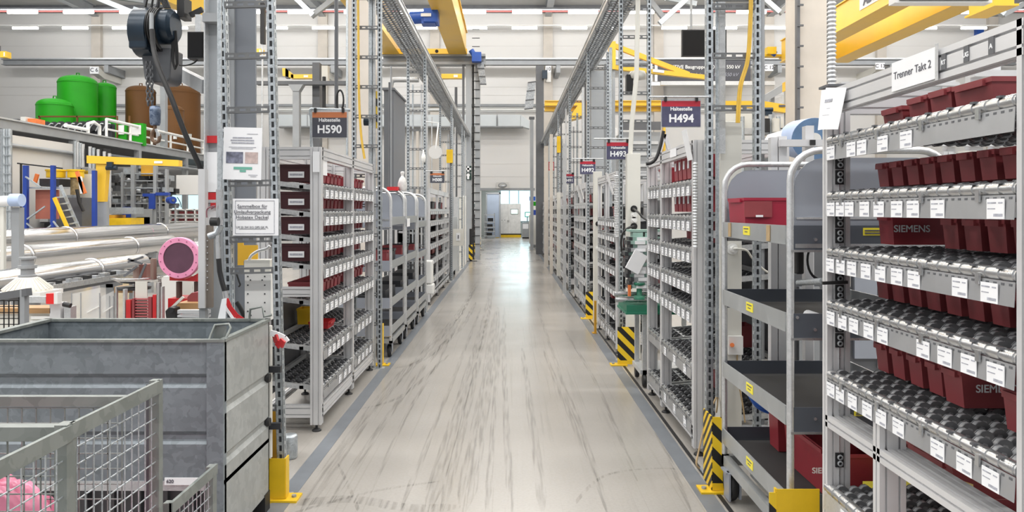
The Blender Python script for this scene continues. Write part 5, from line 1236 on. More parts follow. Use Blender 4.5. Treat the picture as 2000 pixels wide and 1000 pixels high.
row(4, [(2.80-0.116*k, 0.083, 0.108, MAROON, None, None) for k in range(4)], XF+0.155, 'maroon bins on the fifth shelf of the front rack', 0.34)
row(4, [(2.325, 0.10, 0.115, MAROON, 'maroon bin with white lettering on its side, fifth shelf of the front rack', 0.034)], XF+0.14, None, 0.36)
row(4, [(2.02, 0.10, 0.115, MAROON, 'maroon bin nearest the camera on the fifth shelf of the front rack', None)], XF+0.13, None, 0.34)
parts_bin('large red crate behind the middle post, low in the front rack', XF+0.5, 2.735, 0.535, 0.4, 0.30, 0.17, 1, MAROON)
parts_bin('large red crate with a yellow folder behind it, low in the front rack', XF+0.5, 2.15, 0.26, 0.4, 0.5, 0.40, 1, MAROON)
MB().box(XF+0.05, XF+0.82, FY[0]+0.03, 2.49, 0.24, 0.255).build('base_sheet', STEELD, rackF)
MB().box(XF, XF+0.045, 2.02, 2.06, 0.05, 0.748).build('short_post', ALU, rackF)
t = thing('card_folder', 'yellow cardboard folder sticking up among the low crates of the front rack', 'folder', (XF+0.25, 2.5, 0.6))
MB().bar((XF+0.22, 2.55, 0.68), (XF+0.24, 2.38, 0.70), 0.01, 0.035).build('flap', mat('pale_yellow_card', (0.75, 0.58, 0.22), 0.6), t)
MB().bar((XF+0.24, 2.40, 0.58), (XF+0.24, 2.40, 0.70), 0.03, 0.01).build('side', mat('pale_yellow_card_side', (0.72, 0.54, 0.20), 0.6), t)
# yellow base machine visible through the bottom of the rack
t = thing('yellow_container', 'yellow container with a green and a white sticker behind the bottom of the front rack', 'container', (1.85, 3.04, 0))
MB().box(1.50, 2.5, 2.98, 3.14, 0.12, 0.45).build('body', mat('olive_yellow_plastic', (0.55, 0.47, 0.05), 0.45), t)
MB().box(1.575, 1.69, 2.972, 2.978, 0.38, 0.435).build('white_sticker', mat('cream_sticker', (0.70, 0.66, 0.48), 0.5), t)
MB().box(1.70, 1.83, 2.972, 2.978, 0.385, 0.44).build('green_sticker', mat('green_sticker', (0.03, 0.30, 0.04), 0.5), t)
for x in (1.55, 2.45): MB().box(x-0.03, x+0.03, 2.99, 3.13, 0, 0.12).build('foot', BLACK, t)
for (x, y, z, lab) in ((1720, 452, 3.0, 'upper yellow warning sticker on the grey panel behind the front rack'), (1680, 805, 3.0, 'yellow warning sticker low on the panel behind the middle post'), (1690, 978, 3.0, 'yellow warning sticker at the bottom behind the front rack')):
    pass
# aluminium workstation framework behind the front rack
t = thing('workstation_frame', 'aluminium workstation framework standing behind the front rack and trolley', 'frame', (2.6, 4.2, 0))
fy = 4.3
for x0, x1, y0 in ((1506, 1519, 268), (1521, 1537, 266), (1573, 1589, 246), (1850, 1866, 130), (1895, 1920, 110), (1940, 1955, 110)):
    MB().box(px(x0, fy), px(x1, fy), fy, fy+0.05, 0, pz(y0, fy)).build('post', ALU, t)
for x0, x1, y0, y1 in ((1523, 1995, 274, 287), (1640, 1870, 163, 170), (1660, 1998, 195, 200), (1900, 1999, 140, 152)):
    MB().box(px(x0, fy-0.03), px(x1, fy-0.03), fy-0.05, fy-0.005, pz(y1, fy), pz(y0, fy)).build('beam', ALU, t)
MB().box(px(1655, fy+0.06), px(1862, fy+0.06), fy+0.06, fy+0.08, pz(205, fy), pz(165, fy)).build('back_sheet', mat('pale_grey_sheet', (0.45, 0.46, 0.47), 0.4, 0.2, 0.05, 2), t)
MB().box(px(1583, fy-0.06), px(1593, fy-0.06), fy-0.06, fy-0.05, pz(285, fy), pz(275, fy)).build('corner_block', BLACK, t)
t = thing('workstation_frame', 'aluminium posts with socket strips behind the bins on the second and third shelf', 'frame', (2.6, 3.7, 0))
fy = 3.75
for x0, x1 in ((1843, 1851), (1853, 1863), (1925, 1935), (1950, 1962)): MB().box(px(x0, fy), px(x1, fy), fy, fy+0.04, 0, pz(296, fy)).build('post', ALU, t)
for x0, x1, y0, y1 in ((1870, 1950, 296, 318), (1880, 1898, 410, 470)):
    MB().box(px(x0, fy), px(x1, fy), fy-0.05, fy-0.005, pz(y1, fy), pz(y0, fy)).build('socket_strip', CREAM, t)
    for k in range(3): MB().box(px(x0+(x1-x0)*(0.2+0.3*k)-2, fy), px(x0+(x1-x0)*(0.2+0.3*k)+2, fy), fy-0.056, fy-0.051, pz((y0+y1)/2+3, fy), pz((y0+y1)/2-3, fy)).build('socket_hole', BLACK, t)
# blue paper roll
t = thing('paper_roll', 'huge pale blue paper roll on an aluminium stand above the trolley', 'roll', P(1565, 310, 5.2))
m = MB(); a = P(1560, 272, 5.9); b = P(1590, 272, 5.2); r = 41/F*5.3
m.cyl(a, b, r, n=40); m.build('paper', PRBLUE, t)
d = (b-a).normalized()
m = MB(); m.cyl(b+d*0.001, b+d*0.004, r*0.985, n=40); m.mi = 1; m.cyl(b+d*0.004, b+d*0.02, 0.045, n=20); m.build('end_face', [PRBLUD, WHITE], t)
MB().bar(P(1580, 310, 5.1), P(1580, 246, 5.1), 0.05, 0.05).build('roll_arm', ALU, t)
MB().bar(P(1580, 310, 5.15), P(1580, 830, 5.15), 0.05, 0.05).build('stand_post', ALU, t)
MB().bar(P(1519, 260, 6.0), P(1500, 292, 6.0), 0.4, 0.03).build('loose_end', PAPER, t)
# corrugated riser next to the concrete column
conduit(px(1624, 3.3), 3.3, pz(168, 3.3), 3.6, 0.02, 'white ribbed riser conduit above the far post of the front rack', GALVP)
o = MB().cyl((px(1617, 3.32), 3.32, pz(168, 3.3)), (px(1617, 3.32), 3.32, 3.6), 0.005, n=8).build('cable', BLACK); tag(o, 'thin black cable beside the white ribbed riser conduit', 'cable')
o = MB().box(px(1610, 3.28), px(1652, 3.28), 3.24, 3.34, pz(170, 3.3)-0.006, pz(168, 3.3)).build('riser_plate', STEELD); tag(o, 'dark end plate under the white ribbed riser conduit', 'plate')
# machinery seen through the trolley and to its right
t = thing('machine_cabinet', 'dark machine cabinet with ribbed hoses behind the trolley', 'cabinet', (2.2, 5.4, 0))
MB().box(px(1470, 5.6), px(1985, 5.6), 5.6, 5.9, 0.0, pz(470, 5.6)).build('body', STEELD, t)
for x0, x1, y0, y1, mt in ((1625, 1660, 500, 560, CREAM), (1668, 1712, 520, 700, PANELG), (1716, 1735, 480, 720, ALU), (1800, 1880, 480, 640, PANELG), (1560, 1600, 560, 720, STEELG)): MB().box(px(x0, 5.58), px(x1, 5.58), 5.57, 5.6, pz(y1, 5.58), pz(y0, 5.58)).build('cover', mt, t)
for x in (1508, 1521):
    m = MB(); pr = []; z = pz(600, 5.5)
    while z < pz(470, 5.5): pr += [(0.022, z), (0.022, z+0.012), (0.018, z+0.014), (0.018, z+0.022)]; z += 0.025
    m.lathe(pr, (px(x, 5.5), 5.5, 0), n=12); m.build('ribbed_hose', GALV, t)
for x0, x1, y0, y1 in ((1478, 1498, 470, 488), (1476, 1500, 523, 560)): MB().box(px(x0, 5.5), px(x1, 5.5), 5.5, 5.6, pz(y1, 5.5), pz(y0, 5.5)).build('dark_bin', MAROON, t)
t = thing('cable_reel', 'black cable coil hanging under the near trolley panel', 'cable', P(1600, 510, 3.6))
m = MB()
for k in range(3):
    c = P(1603, 508, 3.6+0.012*k); m.tube([(c.x+0.065*math.cos(a), c.y, c.z+0.095*math.sin(a)) for a in [2*PI*i/28 for i in range(28)]], 0.006, 6, closed=True)
m.build('coil', BLACK, t)
o = MB().box(px(1553, 3.5), px(1568, 3.5), 3.48, 3.54, pz(535, 3.5), pz(490, 3.5)).build('black_adapter', BLACK, bevel=0.008); tag(o, 'black power adapter hanging behind the near trolley panel', 'adapter')
conduit(px(1548, 3.7), 3.7, pz(535, 3.7), pz(484, 3.7), 0.018, 'grey ribbed hose behind the near trolley arch', GALV)
o = MB().cyl(P(1560, 552, 3.35), P(1607, 549, 3.05), 0.014, n=10).build('corrugated_hose', GALV); tag(o, 'grey ribbed hose lying over the second trolley shelf', 'hose')
o = MB().bar(P(1606, 553, 2.88), P(1655, 551, 2.88), 0.012, 0.012).build('black_strap', BLACK); tag(o, 'black strap tied round the far post of the front rack', 'strap')
# back shelf walls right of the H494 rack, far machines
t = thing('assembly_bench', 'pale assembly machine with pipes behind the yellow jib arm on the right', 'machine', P(1500, 300, 14))
Y = 14.0
for x0, x1, y0, y1, mt in ((1400, 1535, 250, 262, GALVP), (1405, 1530, 268, 276, WHITE), (1400, 1535, 284, 292, STEELG), (1410, 1470, 222, 250, CREAM), (1500, 1530, 230, 252, CREAM), (1400, 1530, 300, 420, STEELG)):
    MB().box(px(x0, Y), px(x1, Y), Y, Y+0.3, pz(y1, Y), pz(y0, Y)).build('housing', mt, t)
for x in (1420, 1450, 1480, 1505, 1520): MB().cyl((px(x, Y-0.1), Y-0.1, 0), (px(x, Y-0.1), Y-0.1, pz(225+(x % 7)*4, Y)), 0.04, n=10).build('pipe', GALV, t)
for x in (1496, 1515): MB().cyl(P(x, 232, Y-0.2), P(x, 258, Y-0.2), 0.07, n=12).build('valve', BLACK if x == 1496 else CREAM, t)
# far wall of shelving behind the right racks
for i, (x0, x1, y0, Y) in enumerate(((1215, 1290, 238, 18.0), (1150, 1205, 250, 24.0))):
    t = thing('machine_block', ['grey machine block behind the cable ladder left of H494', 'grey machine block further along behind the right racks'][i], 'machine', P((x0+x1)/2, 400, Y))
    MB().box(px(x0, Y), px(x1, Y), Y, Y+1, 0, pz(y0+20, Y)).build('body', STEELG, t)
    MB().box(px(x0, Y), px(x1, Y), Y-0.05, Y, pz(y0+16, Y), pz(y0, Y)).build('header', STEELD if i == 0 else GALVP, t)
    for k in range(3): MB().box(px(x0+5, Y), px(x1-5, Y), Y-0.04, Y, pz(y0+44+22*k, Y), pz(y0+38+22*k, Y)).build('rail', GALVP, t)
o = MB().box(px(1155, 12.6), px(1183, 12.6), 12.6, 13.2, 0, pz(138, 12.6)).build('grey_column', COLL); tag(o, 'grey steel column behind the second right cable ladder', 'column')
o = MB().tube([P(1246, 0, 7.8), P(1243, 150, 7.8), P(1240, 180, 7.8), P(1234, 240, 7.8), P(1231, 300, 7.8)], 0.026, 10).build('white_hose', CREAM); tag(o, 'cream hose running down inside the second right cable ladder', 'hose')
t = thing('wall_speaker', 'black and white device hanging inside the second right cable ladder', 'device', P(1235, 180, 8.0))
MB().cbox(P(1229, 165, 8.0), (0.07, 0.1, 0.2)).build('black_box', BLACK, t)
MB().lathe([(0.0, 0), (0.09, 0.02), (0.10, 0.06), (0.08, 0.10), (0, 0.12)], P(1245, 158, 8.0), n=14).build('white_dome', CREAM, t)
cable([P(1296, 256, 5.2), P(1290, 285, 5.2), P(1282, 308, 5.2), P(1272, 318, 5.2), P(1262, 320, 5.2)], 0.012, BLACK, 'black hose curving down beside the sign H494')
o = MB().bar(P(1298, 262, 6.5), P(1312, 312, 6.5), 0.03, 0.03).bar(P(1298, 262, 6.5), P(1284, 312, 6.5), 0.03, 0.03).build('tripod_bracket', ALU); tag(o, 'aluminium tripod bracket above the H494 rack', 'bracket')
# ================================================================ grey steel column and ladder fittings
t = thing('steel_column', 'heavy grey steel building column behind the paper notices', 'column', (px(450, 4.7), 4.75, 0))
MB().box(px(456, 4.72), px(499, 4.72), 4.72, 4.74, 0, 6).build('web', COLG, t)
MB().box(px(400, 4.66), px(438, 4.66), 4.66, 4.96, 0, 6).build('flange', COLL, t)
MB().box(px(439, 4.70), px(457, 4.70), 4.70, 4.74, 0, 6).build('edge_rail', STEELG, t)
MB().box(px(398, 4.6), px(400.5, 4.6), 4.6, 4.9, 0, 6).build('edge_strip', GALVP, t)
MB().box(px(395, 4.58), px(441, 4.58), 4.58, 4.66, pz(42, 4.58), pz(25, 4.58)).build('collar', STEELG, t)
for y0, y1, x0, x1, mt in ((265, 279, 403, 424, REDP), (297, 375, 404, 426, PAPER), (376, 390, 405, 431, REDP), (390, 396, 405, 430, GALVP), (396, 405, 411, 430, REDP)):
    MB().box(px(x0, 4.63), px(x1, 4.63), 4.63, 4.65, pz(y1, 4.63), pz(y0, 4.63)).build('tape_band' if mt is not PAPER else 'paper_note', mt, t)
t = thing('bench_frame', 'aluminium bench upright with a perforated dark strip left of the grey column', 'frame', (px(395, 4.5), 4.5, 0))
MB().box(px(387, 4.5), px(400, 4.5), 4.5, 4.55, pz(602, 4.5), pz(330, 4.5)).build('upright', ALU, t)
MB().box(px(400, 4.5), px(411, 4.5), 4.52, 4.55, pz(602, 4.5), pz(440, 4.5)).build('perforated_strip', mat('taupe_strip', (0.20, 0.17, 0.145), 0.5), t)
for k in range(9): MB().cyl(P(405, 470+k*12, 4.517), P(405, 470+k*12, 4.512), 0.004, n=8).build('hole_pin', GALVP, t)
for y0, y1 in ((604, 611), (614, 618), (622, 628)): MB().box(px(352, 4.6), px(412, 4.6), 4.56, 4.6, pz(y1, 4.6), pz(y0, 4.6)).build('base_rail', ALU, t)
MB().box(px(386, 4.5), px(398, 4.5), 4.52, 4.56, 0, pz(602, 4.5)).build('lower_leg', STEELG, t)
# compressed air pipe with valve and hose
t = thing('air_pipe', 'grey compressed air pipe with valve and black hose on the cable ladder', 'pipe', (px(430, 4.05), 4.05, 0.8))
MB().cyl(P(429, 372, 4.05), P(429, -60, 4.05), 0.013, n=10).build('pipe', GALV, t)
MB().cyl(P(429, 440, 4.05), P(429, 370, 4.05), 0.019, n=12).build('valve_body', CHROME, t)
MB().cyl(P(427, 433, 4.0), P(412, 433, 4.0), 0.024, n=12).build('black_knob', BLACK, t)
MB().tube([P(432, 440, 4.05), P(424, 456, 4.05), P(408, 462, 4.05)], 0.018, 10).build('side_outlet', GALV, t)
MB().cyl(P(425, 458, 4.05), P(427, 510, 4.05), 0.013, n=10).build('coupling', CHROME, t)
MB().tube([P(427, 505, 4.05), P(429, 530, 4.05), P(434, 552, 4.05), P(441, 575, 4.05)], 0.014, 10).build('black_hose', BLACK, t)
MB().cyl(P(440, 568, 4.05), P(443, 590, 4.05), 0.016, n=10).build('hose_end', CHROME, t)
cable([P(412, 402+6, 4.0), P(420, 402, 4.0), P(405, 408, 4.0), P(404, 425, 4.0)], 0.004, mat('brown_wire', (0.2, 0.08, 0.1), 0.5), 'thin brown wire on the crumpled white sheet', 'wire')
o = MB().prism([(px(390, 4.65), pz(465, 4.65)), (px(428, 4.65), pz(462, 4.65)), (px(430, 4.65), pz(400, 4.65)), (px(397, 4.65), pz(396, 4.65))], 'y', 4.652, 4.659).build('paper_sheet', PAPER); tag(o, 'crumpled white paper sheet behind the valve', 'notice')
# notices on the ladder
Y = 4.09
t = thing('paper_notice', 'white paper notice with two small photos and a green highlighted line', 'notice', P(474, 352, Y))
t_xf = Matrix.Translation(P(474, 300, Y)) @ Matrix.Rotation(math.radians(1.2), 4, 'Y')
def flat(x0, x1, y0, y1, d, nm, mt, par):
    m = MB(); m.xf = t_xf; c = P(474, 300, Y); m.box(px(x0, Y)-c.x, px(x1, Y)-c.x, -d, -d+0.001, pz(y1, Y)-c.z, pz(y0, Y)-c.z); return m.build(nm, mt, par)
flat(436, 511, 249, 351, 0.0, 'sheet', PAPER, t)
flat(442, 475, 297, 319, 0.002, 'photo', mat('dim_photo', (0.16, 0.17, 0.23), 0.5, 0, 0.7, 30), t, )
flat(479, 504, 297, 319, 0.002, 'photo', mat('pinkish_photo', (0.50, 0.40, 0.38), 0.5, 0, 0.3, 30), t)
flat(457, 493, 326, 331, 0.002, 'green_highlight', mat('green_highlight', (0.15, 0.42, 0.33), 0.5), t)
flat(469, 481, 332, 336, 0.002, 'green_highlight', mat('green_highlight_line', (0.15, 0.42, 0.33), 0.5), t)
for (x0, x1, y0) in ((482, 503, 261), (454, 492, 268), (450, 496, 273), (452, 496, 278), (447, 500, 287), (452, 494, 290), (486, 504, 341), (490, 502, 344)):
    flat(x0, x1, y0, y0+(2.4 if 265 < y0 < 280 else 0.8), 0.002, 'print_line', INKL, t)
t = thing('paper_notice', 'laminated notice with three underlined lines of German lettering', 'notice', P(500, 460, Y))
MB().box(px(455, Y), px(544, Y), Y-0.001, Y, pz(460, Y), pz(388, Y)).build('sheet', PAPER, t)
m = MB()
for (x0, x1, y0, y1) in ((460, 536, 391.6, 392.4), (460, 536, 455.6, 456.4), (459.6, 460.4, 392, 456), (535.6, 536.4, 392, 456)): m.box(px(x0, Y), px(x1, Y), Y-0.003, Y-0.0015, pz(y1, Y), pz(y0, Y))
m.build('border', INKL, t)
for s, y in (('Sammelbox für', 403), ('Umlaufverpackung', 414), ('Hobatex Deckel', 424.5)):
    o = text(s, 9.6/F*Y, (px(493, Y), Y-0.003, pz(y, Y)), INK, t)
    L = len(s)*2.15; MB().box(px(493-L, Y), px(493+L, Y), Y-0.003, Y-0.0015, pz(y+4.9, Y), pz(y+4.2, Y)).build('underline', INK, t)
text('LM 55 3W 015 OPS GK PL', 5.6/F*Y, (px(493, Y), Y-0.003, pz(444, Y)), INK, t)
MB().box(px(467, Y), px(519, Y), Y-0.003, Y-0.0015, pz(447.4, Y), pz(446.8, Y)).build('underline', INK, t)
# yellow folder, perforated white panel, white pipe
o = MB().box(px(464, 4.3), px(475, 4.3), 4.3, 4.31, pz(518, 4.3), pz(474, 4.3)).box(px(475, 4.3), px(503, 4.3), 4.3, 4.31, pz(510, 4.3), pz(479, 4.3)).build('yellow_folder', mat('amber_card', (0.75, 0.43, 0.03), 0.55)); tag(o, 'amber yellow card folder behind the ladder rungs', 'folder')
t = thing('socket_box', 'white perforated sheet metal box on the cable ladder', 'box', P(505, 625, 4.2))
MB().box(px(478, 4.2), px(529, 4.2), 4.2, 4.32, pz(625, 4.2), pz(535, 4.2)).build('body', WHITE, t)
MB().box(px(477, 4.22), px(527, 4.22), 4.22, 4.34, pz(533, 4.22), pz(508, 4.22)).build('top_cap', CREAM, t)
m = MB()
for x in (484, 517):
    for k in range(5): m.cyl(P(x, 540+k*17, 4.1995), P(x, 540+k*17, 4.197), 0.0045, n=8)
for p in ((489, 547), (512, 547), (490, 616)): m.cyl(P(*p, 4.1995), P(*p, 4.197), 0.0045, n=8)
m.build('punched_holes', DPLAST, t)
cable([P(486, 508, 4.24), P(492, 498, 4.24), P(505, 490, 4.24), P(520, 486, 4.24), P(527, 480, 4.24)], 0.009, GALVP, 'grey lead entering the white perforated box from above')
cable([P(462, 535, 4.25), P(467, 550, 4.25), P(469, 556, 4.25), P(466, 560, 4.25)], 0.005, BLACK, 'small black hook wire left of the white perforated box')
cable([P(462, 590, 4.3), P(470, 603, 4.3), P(478, 620, 4.3), P(484, 632, 4.3)], 0.014, BLACK, 'black hose below the white perforated box')
t = thing('white_pipe', 'cream plastic pipe clipped along the ladder upright beside the container', 'pipe', (px(534, 4.08), 4.05, 0))
MB().cyl((px(527, 4.05), 4.05, 0.25), (px(527, 4.05), 4.05, pz(636, 4.05)), 0.014, n=12).build('pipe', CREAM, t)
for y in (722, 833): MB().box(px(520, 4.02), px(548, 4.02), 4.02, 4.045, pz(y+6, 4.02), pz(y-6, 4.02)).build('clamp', DPLAST, t)
for k, (pts, mt) in enumerate((([P(528, 650, 4.0), P(540, 653, 4.0), P(555, 660, 4.0), P(561, 668, 4.0)], PAPER), ([P(537, 655, 4.0), P(541, 668, 3.99), P(548, 676, 3.98), P(553, 664, 3.97)], REDP))):
    m = MB()
    for i in range(3): m.bar(pts[i], pts[i+1], 0.012, 0.03 if k == 0 else 0.035)
    o = m.build('barrier_tape', mt); tag(o, ['white twist of barrier tape knotted at the ladder upright', 'red twist of barrier tape knotted at the ladder upright'][k], 'tape')
m = MB()
pp = [P(441, 584, 3.99), P(448, 600, 3.99), P(462, 618, 3.98), P(480, 630, 3.98)]
for i in range(3): m.bar(pp[i], pp[i+1], 0.003, 0.03)
o = m.build('barrier_tape', REDP); tag(o, 'strip of red and white tape hanging to the container rim', 'tape')
m = MB()
for i in range(3): m.bar(pp[i]+V(-0.012, -0.004, -0.012), pp[i+1]+V(-0.012, -0.004, -0.02), 0.003, 0.016)
m.build('white_stripe', PAPER, o)
o = MB().prism([(px(424, 3.97), pz(632, 3.97)), (px(440, 3.97), pz(632, 3.97)), (px(443, 3.97), pz(582, 3.97)), (px(434, 3.97), pz(584, 3.97))], 'y', 3.965, 3.97).build('paper_sheet', PAPER); tag(o, 'white paper slip standing at the rear rim of the container', 'notice')
o = MB().lathe([(0.0, 0), (0.045, 0), (0.05, 0.01), (0.05, 0.14), (0.045, 0.15), (0, 0.15)], (px(563, 4.75), 4.78, 0.0), n=20).build('grey_drum', GALV); tag(o, 'small grey drum on the floor under the corner of the H590 rack', 'drum')
# yellow cable and pipes in the second left ladder
cable([P(699, -30, 7.45), P(700, 60, 7.45), P(701, 180, 7.45), P(705, 260, 7.45), P(712, 310, 7.45)], 0.012, YCAB, 'yellow cable running down inside the ladder past sign H590')
for x, r, mt, lab in ((724, 0.022, GALV, 'steel pipe inside the ladder past sign H590'), (731, 0.016, GALVP, 'pale steel pipe close to the right upright past sign H590')):
    o = MB().cyl((px(x, 7.55), 7.55, 0.0), (px(x, 7.55), 7.55, 4.0), r, n=10).build('conduit_pipe', mt); tag(o, lab, 'pipe')
o = MB().box(px(728, 7.565), px(736, 7.565), 7.565, 7.6, pz(250, 7.565), pz(178, 7.565)).build('striped_strip', hazard('strip_stripes', 0.16)); tag(o, 'black and yellow striped strip beside the ladder past sign H590', 'strip')
o = MB().cyl(P(711, 238, 7.6), P(727, 238, 7.6), 0.04, n=12).build('blue_connector', NAVY); tag(o, 'blue round connector beside the black and yellow strip', 'connector')
o = MB().cyl((px(657, 6.2), 6.2, pz(212, 6.2)), (px(657, 6.2), 6.2, 5), 0.016, n=10).build('drop_rod', STEELD); tag(o, 'dark drop rod hanging down behind the sign H590', 'rod')
t = thing('cable_coil', 'black cable coil hanging right of the sign H590', 'cable', P(672, 210, 6.0))
m = MB()
for k in range(4):
    c = P(664, 196, 6.17+0.015*k); m.tube([(c.x+0.03*math.cos(a), c.y, c.z+0.085*math.sin(a)) for a in [2*PI*i/24 for i in range(24)]], 0.008, 6, closed=True)
m.build('coil', BLACK, t)
o = MB().box(px(750, 12.9), px(769, 12.9), 12.9, 14.3, 0, pz(176, 12.9)).box(px(747, 12.9), px(771, 12.9), 12.85, 14.35, pz(176, 12.9), pz(172, 12.9)).build('duct_cabinet', COLG); tag(o, 'tall smooth grey duct cabinet behind the arched trolleys', 'cabinet')
cable([P(763, 173, 13.1), P(765, 160, 13.1), P(772, 156, 13.1), P(818, 156, 13.1)], 0.045, GALVP, 'pale bent pipe on top of the tall grey duct cabinet', 'pipe')
o = MB().box(px(757, 8.95), px(778, 8.95), 8.9, 9.12, 1.84, 1.885).build('red_case', REDP); tag(o, 'flat red case lying before the tall grey duct cabinet', 'case')
o = MB().lathe([(0, 0), (0.105, 0), (0.105, 0.02), (0, 0.02)], P(850, 297, 11.45), 'y', 28, smooth=False).build('round_mirror', WALLG); tag(o, 'round pale disc hung at the cable ladder over the left racks', 'disc')
o = MB().tube([P(851, 290, 11.46), P(856, 240, 11.46), P(832, 238, 11.48)], 0.012, 8).build('disc_rod', WHITE); tag(o, 'white rod holding the round pale disc', 'rod')
o = MB().lathe([(0.01, 0), (0.032, 0.025), (0.038, 0.09), (0.022, 0.14), (0.012, 0.16), (0.014, 0.2), (0.0, 0.205)], P(827, 318, 11.44), n=14).build('wrapped_sleeve', WHITE); tag(o, 'white wrapped sleeve hanging on the ladder left of the round disc', 'sleeve')
for x, w_, mt, lab in ((815, 5, BEIGE, 'beige vertical duct between the left ladders'), (823, 3, GALVP, 'thin pale pipe between the left ladders'), (806, 2.5, GALV, 'thin grey conduit behind the arched trolleys')):
    o = MB().box(px(x-w_/2, 12.4), px(x+w_/2, 12.4), 12.4, 12.46, 0, pz(255 if x == 815 else 165, 12.4)).build('vertical_duct', mt); tag(o, lab, 'duct')
# crane columns behind, far left of the aisle
t = thing('support_post', 'grey support post with a flared head behind the H590 rack', 'post', (px(578, 20), 20, 0))
MB().box(px(571.5, 20), px(584, 20), 20, 20.2, 0, pz(170, 20)).build('shaft', STEELG, t)
MB().prism([(px(563, 20), pz(165, 20)), (px(592, 20), pz(165, 20)), (px(584, 20), pz(178, 20)), (px(571.5, 20), pz(178, 20))], 'y', 19.98, 20.22).build('head', STEELG, t)
t = thing('support_beam', 'grey horizontal beams carried by the flared post and a dark column', 'beam', P(620, 166, 20))
MB().box(px(500, 20.3), px(690, 20.3), 20.3, 20.5, pz(165, 20.3), pz(158, 20.3)).build('beam', STEELD, t)
MB().box(px(610, 20.6), px(624, 20.6), 20.6, 20.9, 0, pz(122, 20.6)).build('dark_column', STEELD, t)
MB().cyl((px(633, 20.5), 20.5, pz(210, 20.5)), (px(633, 20.5), 20.5, pz(150, 20.5)), 0.05, n=10).build('pipe', BLACK, t)
MB().box(px(628, 20.5), px(640, 20.5), 20.5, 20.7, pz(160, 20.5), pz(128, 20.5)).build('junction_box', CREAM, t)
o = MB().box(px(508, 14), px(516, 14), 14, 14.1, pz(85, 14), pz(5, 14)).build('pendant_control', BLACK); tag(o, 'black hanging pendant control seen through the cable ladder', 'control')
o = MB().cyl(V(px(512, 14), 14.05, 11.2), P(512, 350, 14.05), 0.018, n=8).build('pendant_rope', GALVP); tag(o, 'pale hanging cord below the black pendant control', 'cord')

# ================================================================ chain hoist
t = thing('chain_hoist', 'dark blue electric chain hoist with chain, hook and black cable coils', 'hoist', P(300, 290, 5.0))
Y = 5.0; K = Y/F
def hp(x, y, d=0.0): return P(x, y, Y+d)
m = MB(); m.cyl(hp(272, 65), hp(303, 65), 47*K, n=24); m.cyl(hp(268, 65), hp(272, 65), 40*K, 47*K, n=24); m.cbox(hp(288, 80), (34*K, 0.28, 46*K)); m.build('gear_housing', NAVY, t, bevel=0.012)
m = MB()
for k in range(5): m.cyl(hp(303+k*4.0, 60), hp(305.3+k*4.0, 60), 44*K, n=24)
m.mi = 1; m.cyl(hp(301, 60), hp(322, 60), 39*K, n=24); m.build('cooling_ribs', [BLACK, NAVY], t)
m = MB(); m.cyl(hp(322, 52), hp(338, 52), 34*K, n=24); m.cyl(hp(338, 52), hp(344, 52), 34*K, 27*K, n=24); m.build('motor', NAVY, t)
m = MB(); m.prism([(hp(278, 0).x, pz(95, Y)), (hp(338, 0).x, pz(95, Y)), (hp(336, 0).x, pz(155, Y)), (hp(328, 0).x, pz(162, Y)), (hp(300, 0).x, pz(163, Y)), (hp(286, 0).x, pz(156, Y))], 'y', Y-0.03, Y+0.16); m.build('chain_bag', HOISTG, t, bevel=0.01)
MB().cyl(hp(296, 58, -0.17), hp(296, 26, -0.15), 0.014, n=10).build('cable_gland', STEELG, t)
m = MB()
for k in range(3): m.tube([hp(338+3*k, 60, -0.02), hp(343+2*k, 100, -0.02), hp(345+k, 125, -0.02), hp(341+k, 135, -0.02), hp(337+k, 120, -0.02), hp(336+2*k, 80, -0.02)], 0.006, 8)
m.build('side_loops', BLACK, t)
m = MB()
for k in range(4): m.tube([hp(284+k*12, 14, -0.05), hp(288+k*11, -4, -0.05), hp(308, -12, -0.05), hp(326-k*4, 0, -0.05), hp(332-k*3, 16, -0.05)], 0.007, 8)
m.build('top_loops', BLACK, t)
MB().tube([(hp(297, 0).x+0.045*math.cos(a), Y, pz(2, Y)+0.055*math.sin(a)) for a in [2*PI*i/20 for i in range(20)]], 0.013, 8, closed=True).build('suspension_ring', STEELD, t)
m = MB(); n = 0; yy = 128
while yy < 208:
    cx, cz = px(299.5+(yy-128)*0.03, Y), pz(yy, Y); a = 0.010; b = 0.018
    pts = [(a*math.cos(th), b*math.sin(th)) for th in [2*PI*i/10 for i in range(10)]]
    for off in (-0.013, 0.013): m.tube([(cx+off+(p if n % 2 else 0), Y-0.06+(0 if n % 2 else p), cz+q) for p, q in pts], 0.0048, 6, closed=True)
    yy += 7.6; n += 1
m.build('load_chain', STEELD, t)
m = MB(); m.lathe([(0.028, 0), (0.034, 0.02), (0.036, 0.1), (0.033, 0.125), (0.02, 0.13)], hp(303, 245, -0.06), n=16); m.build('hook_block', galv('chipped_blue_steel', (0.06, 0.09, 0.16), (0.22, 0.27, 0.36), 40), t)
hk = [hp(303, 245, -0.06), hp(303, 252, -0.06), hp(298, 258, -0.06), hp(296, 266, -0.06), hp(298, 274, -0.06), hp(304, 279, -0.06), hp(310, 276, -0.06), hp(312, 268, -0.06), hp(311, 263, -0.06)]
MB().tube(hk, 0.012, 10).build('hook', mat('worn_hook_steel', (0.20, 0.13, 0.09), 0.4, 0.5, 0.3, 20), t)
MB().bar(hp(304, 252, -0.07), hp(311, 266, -0.07), 0.008, 0.014).build('latch', CHROME, t)
cable([hp(297, 58, -0.18), hp(299, 90, -0.2), hp(309, 130, -0.25), hp(335, 192, -0.3), hp(362, 262, -0.3), hp(390, 325, -0.28), hp(402, 356, -0.26), hp(405, 385, -0.25)], 0.017, BLACK, 'thick black control cable slanting down from the chain hoist')
t = thing('hoist_trolley', 'yellow hoist beam with a black trolley at the top edge above the chain hoist', 'beam', P(360, 20, 5.2))
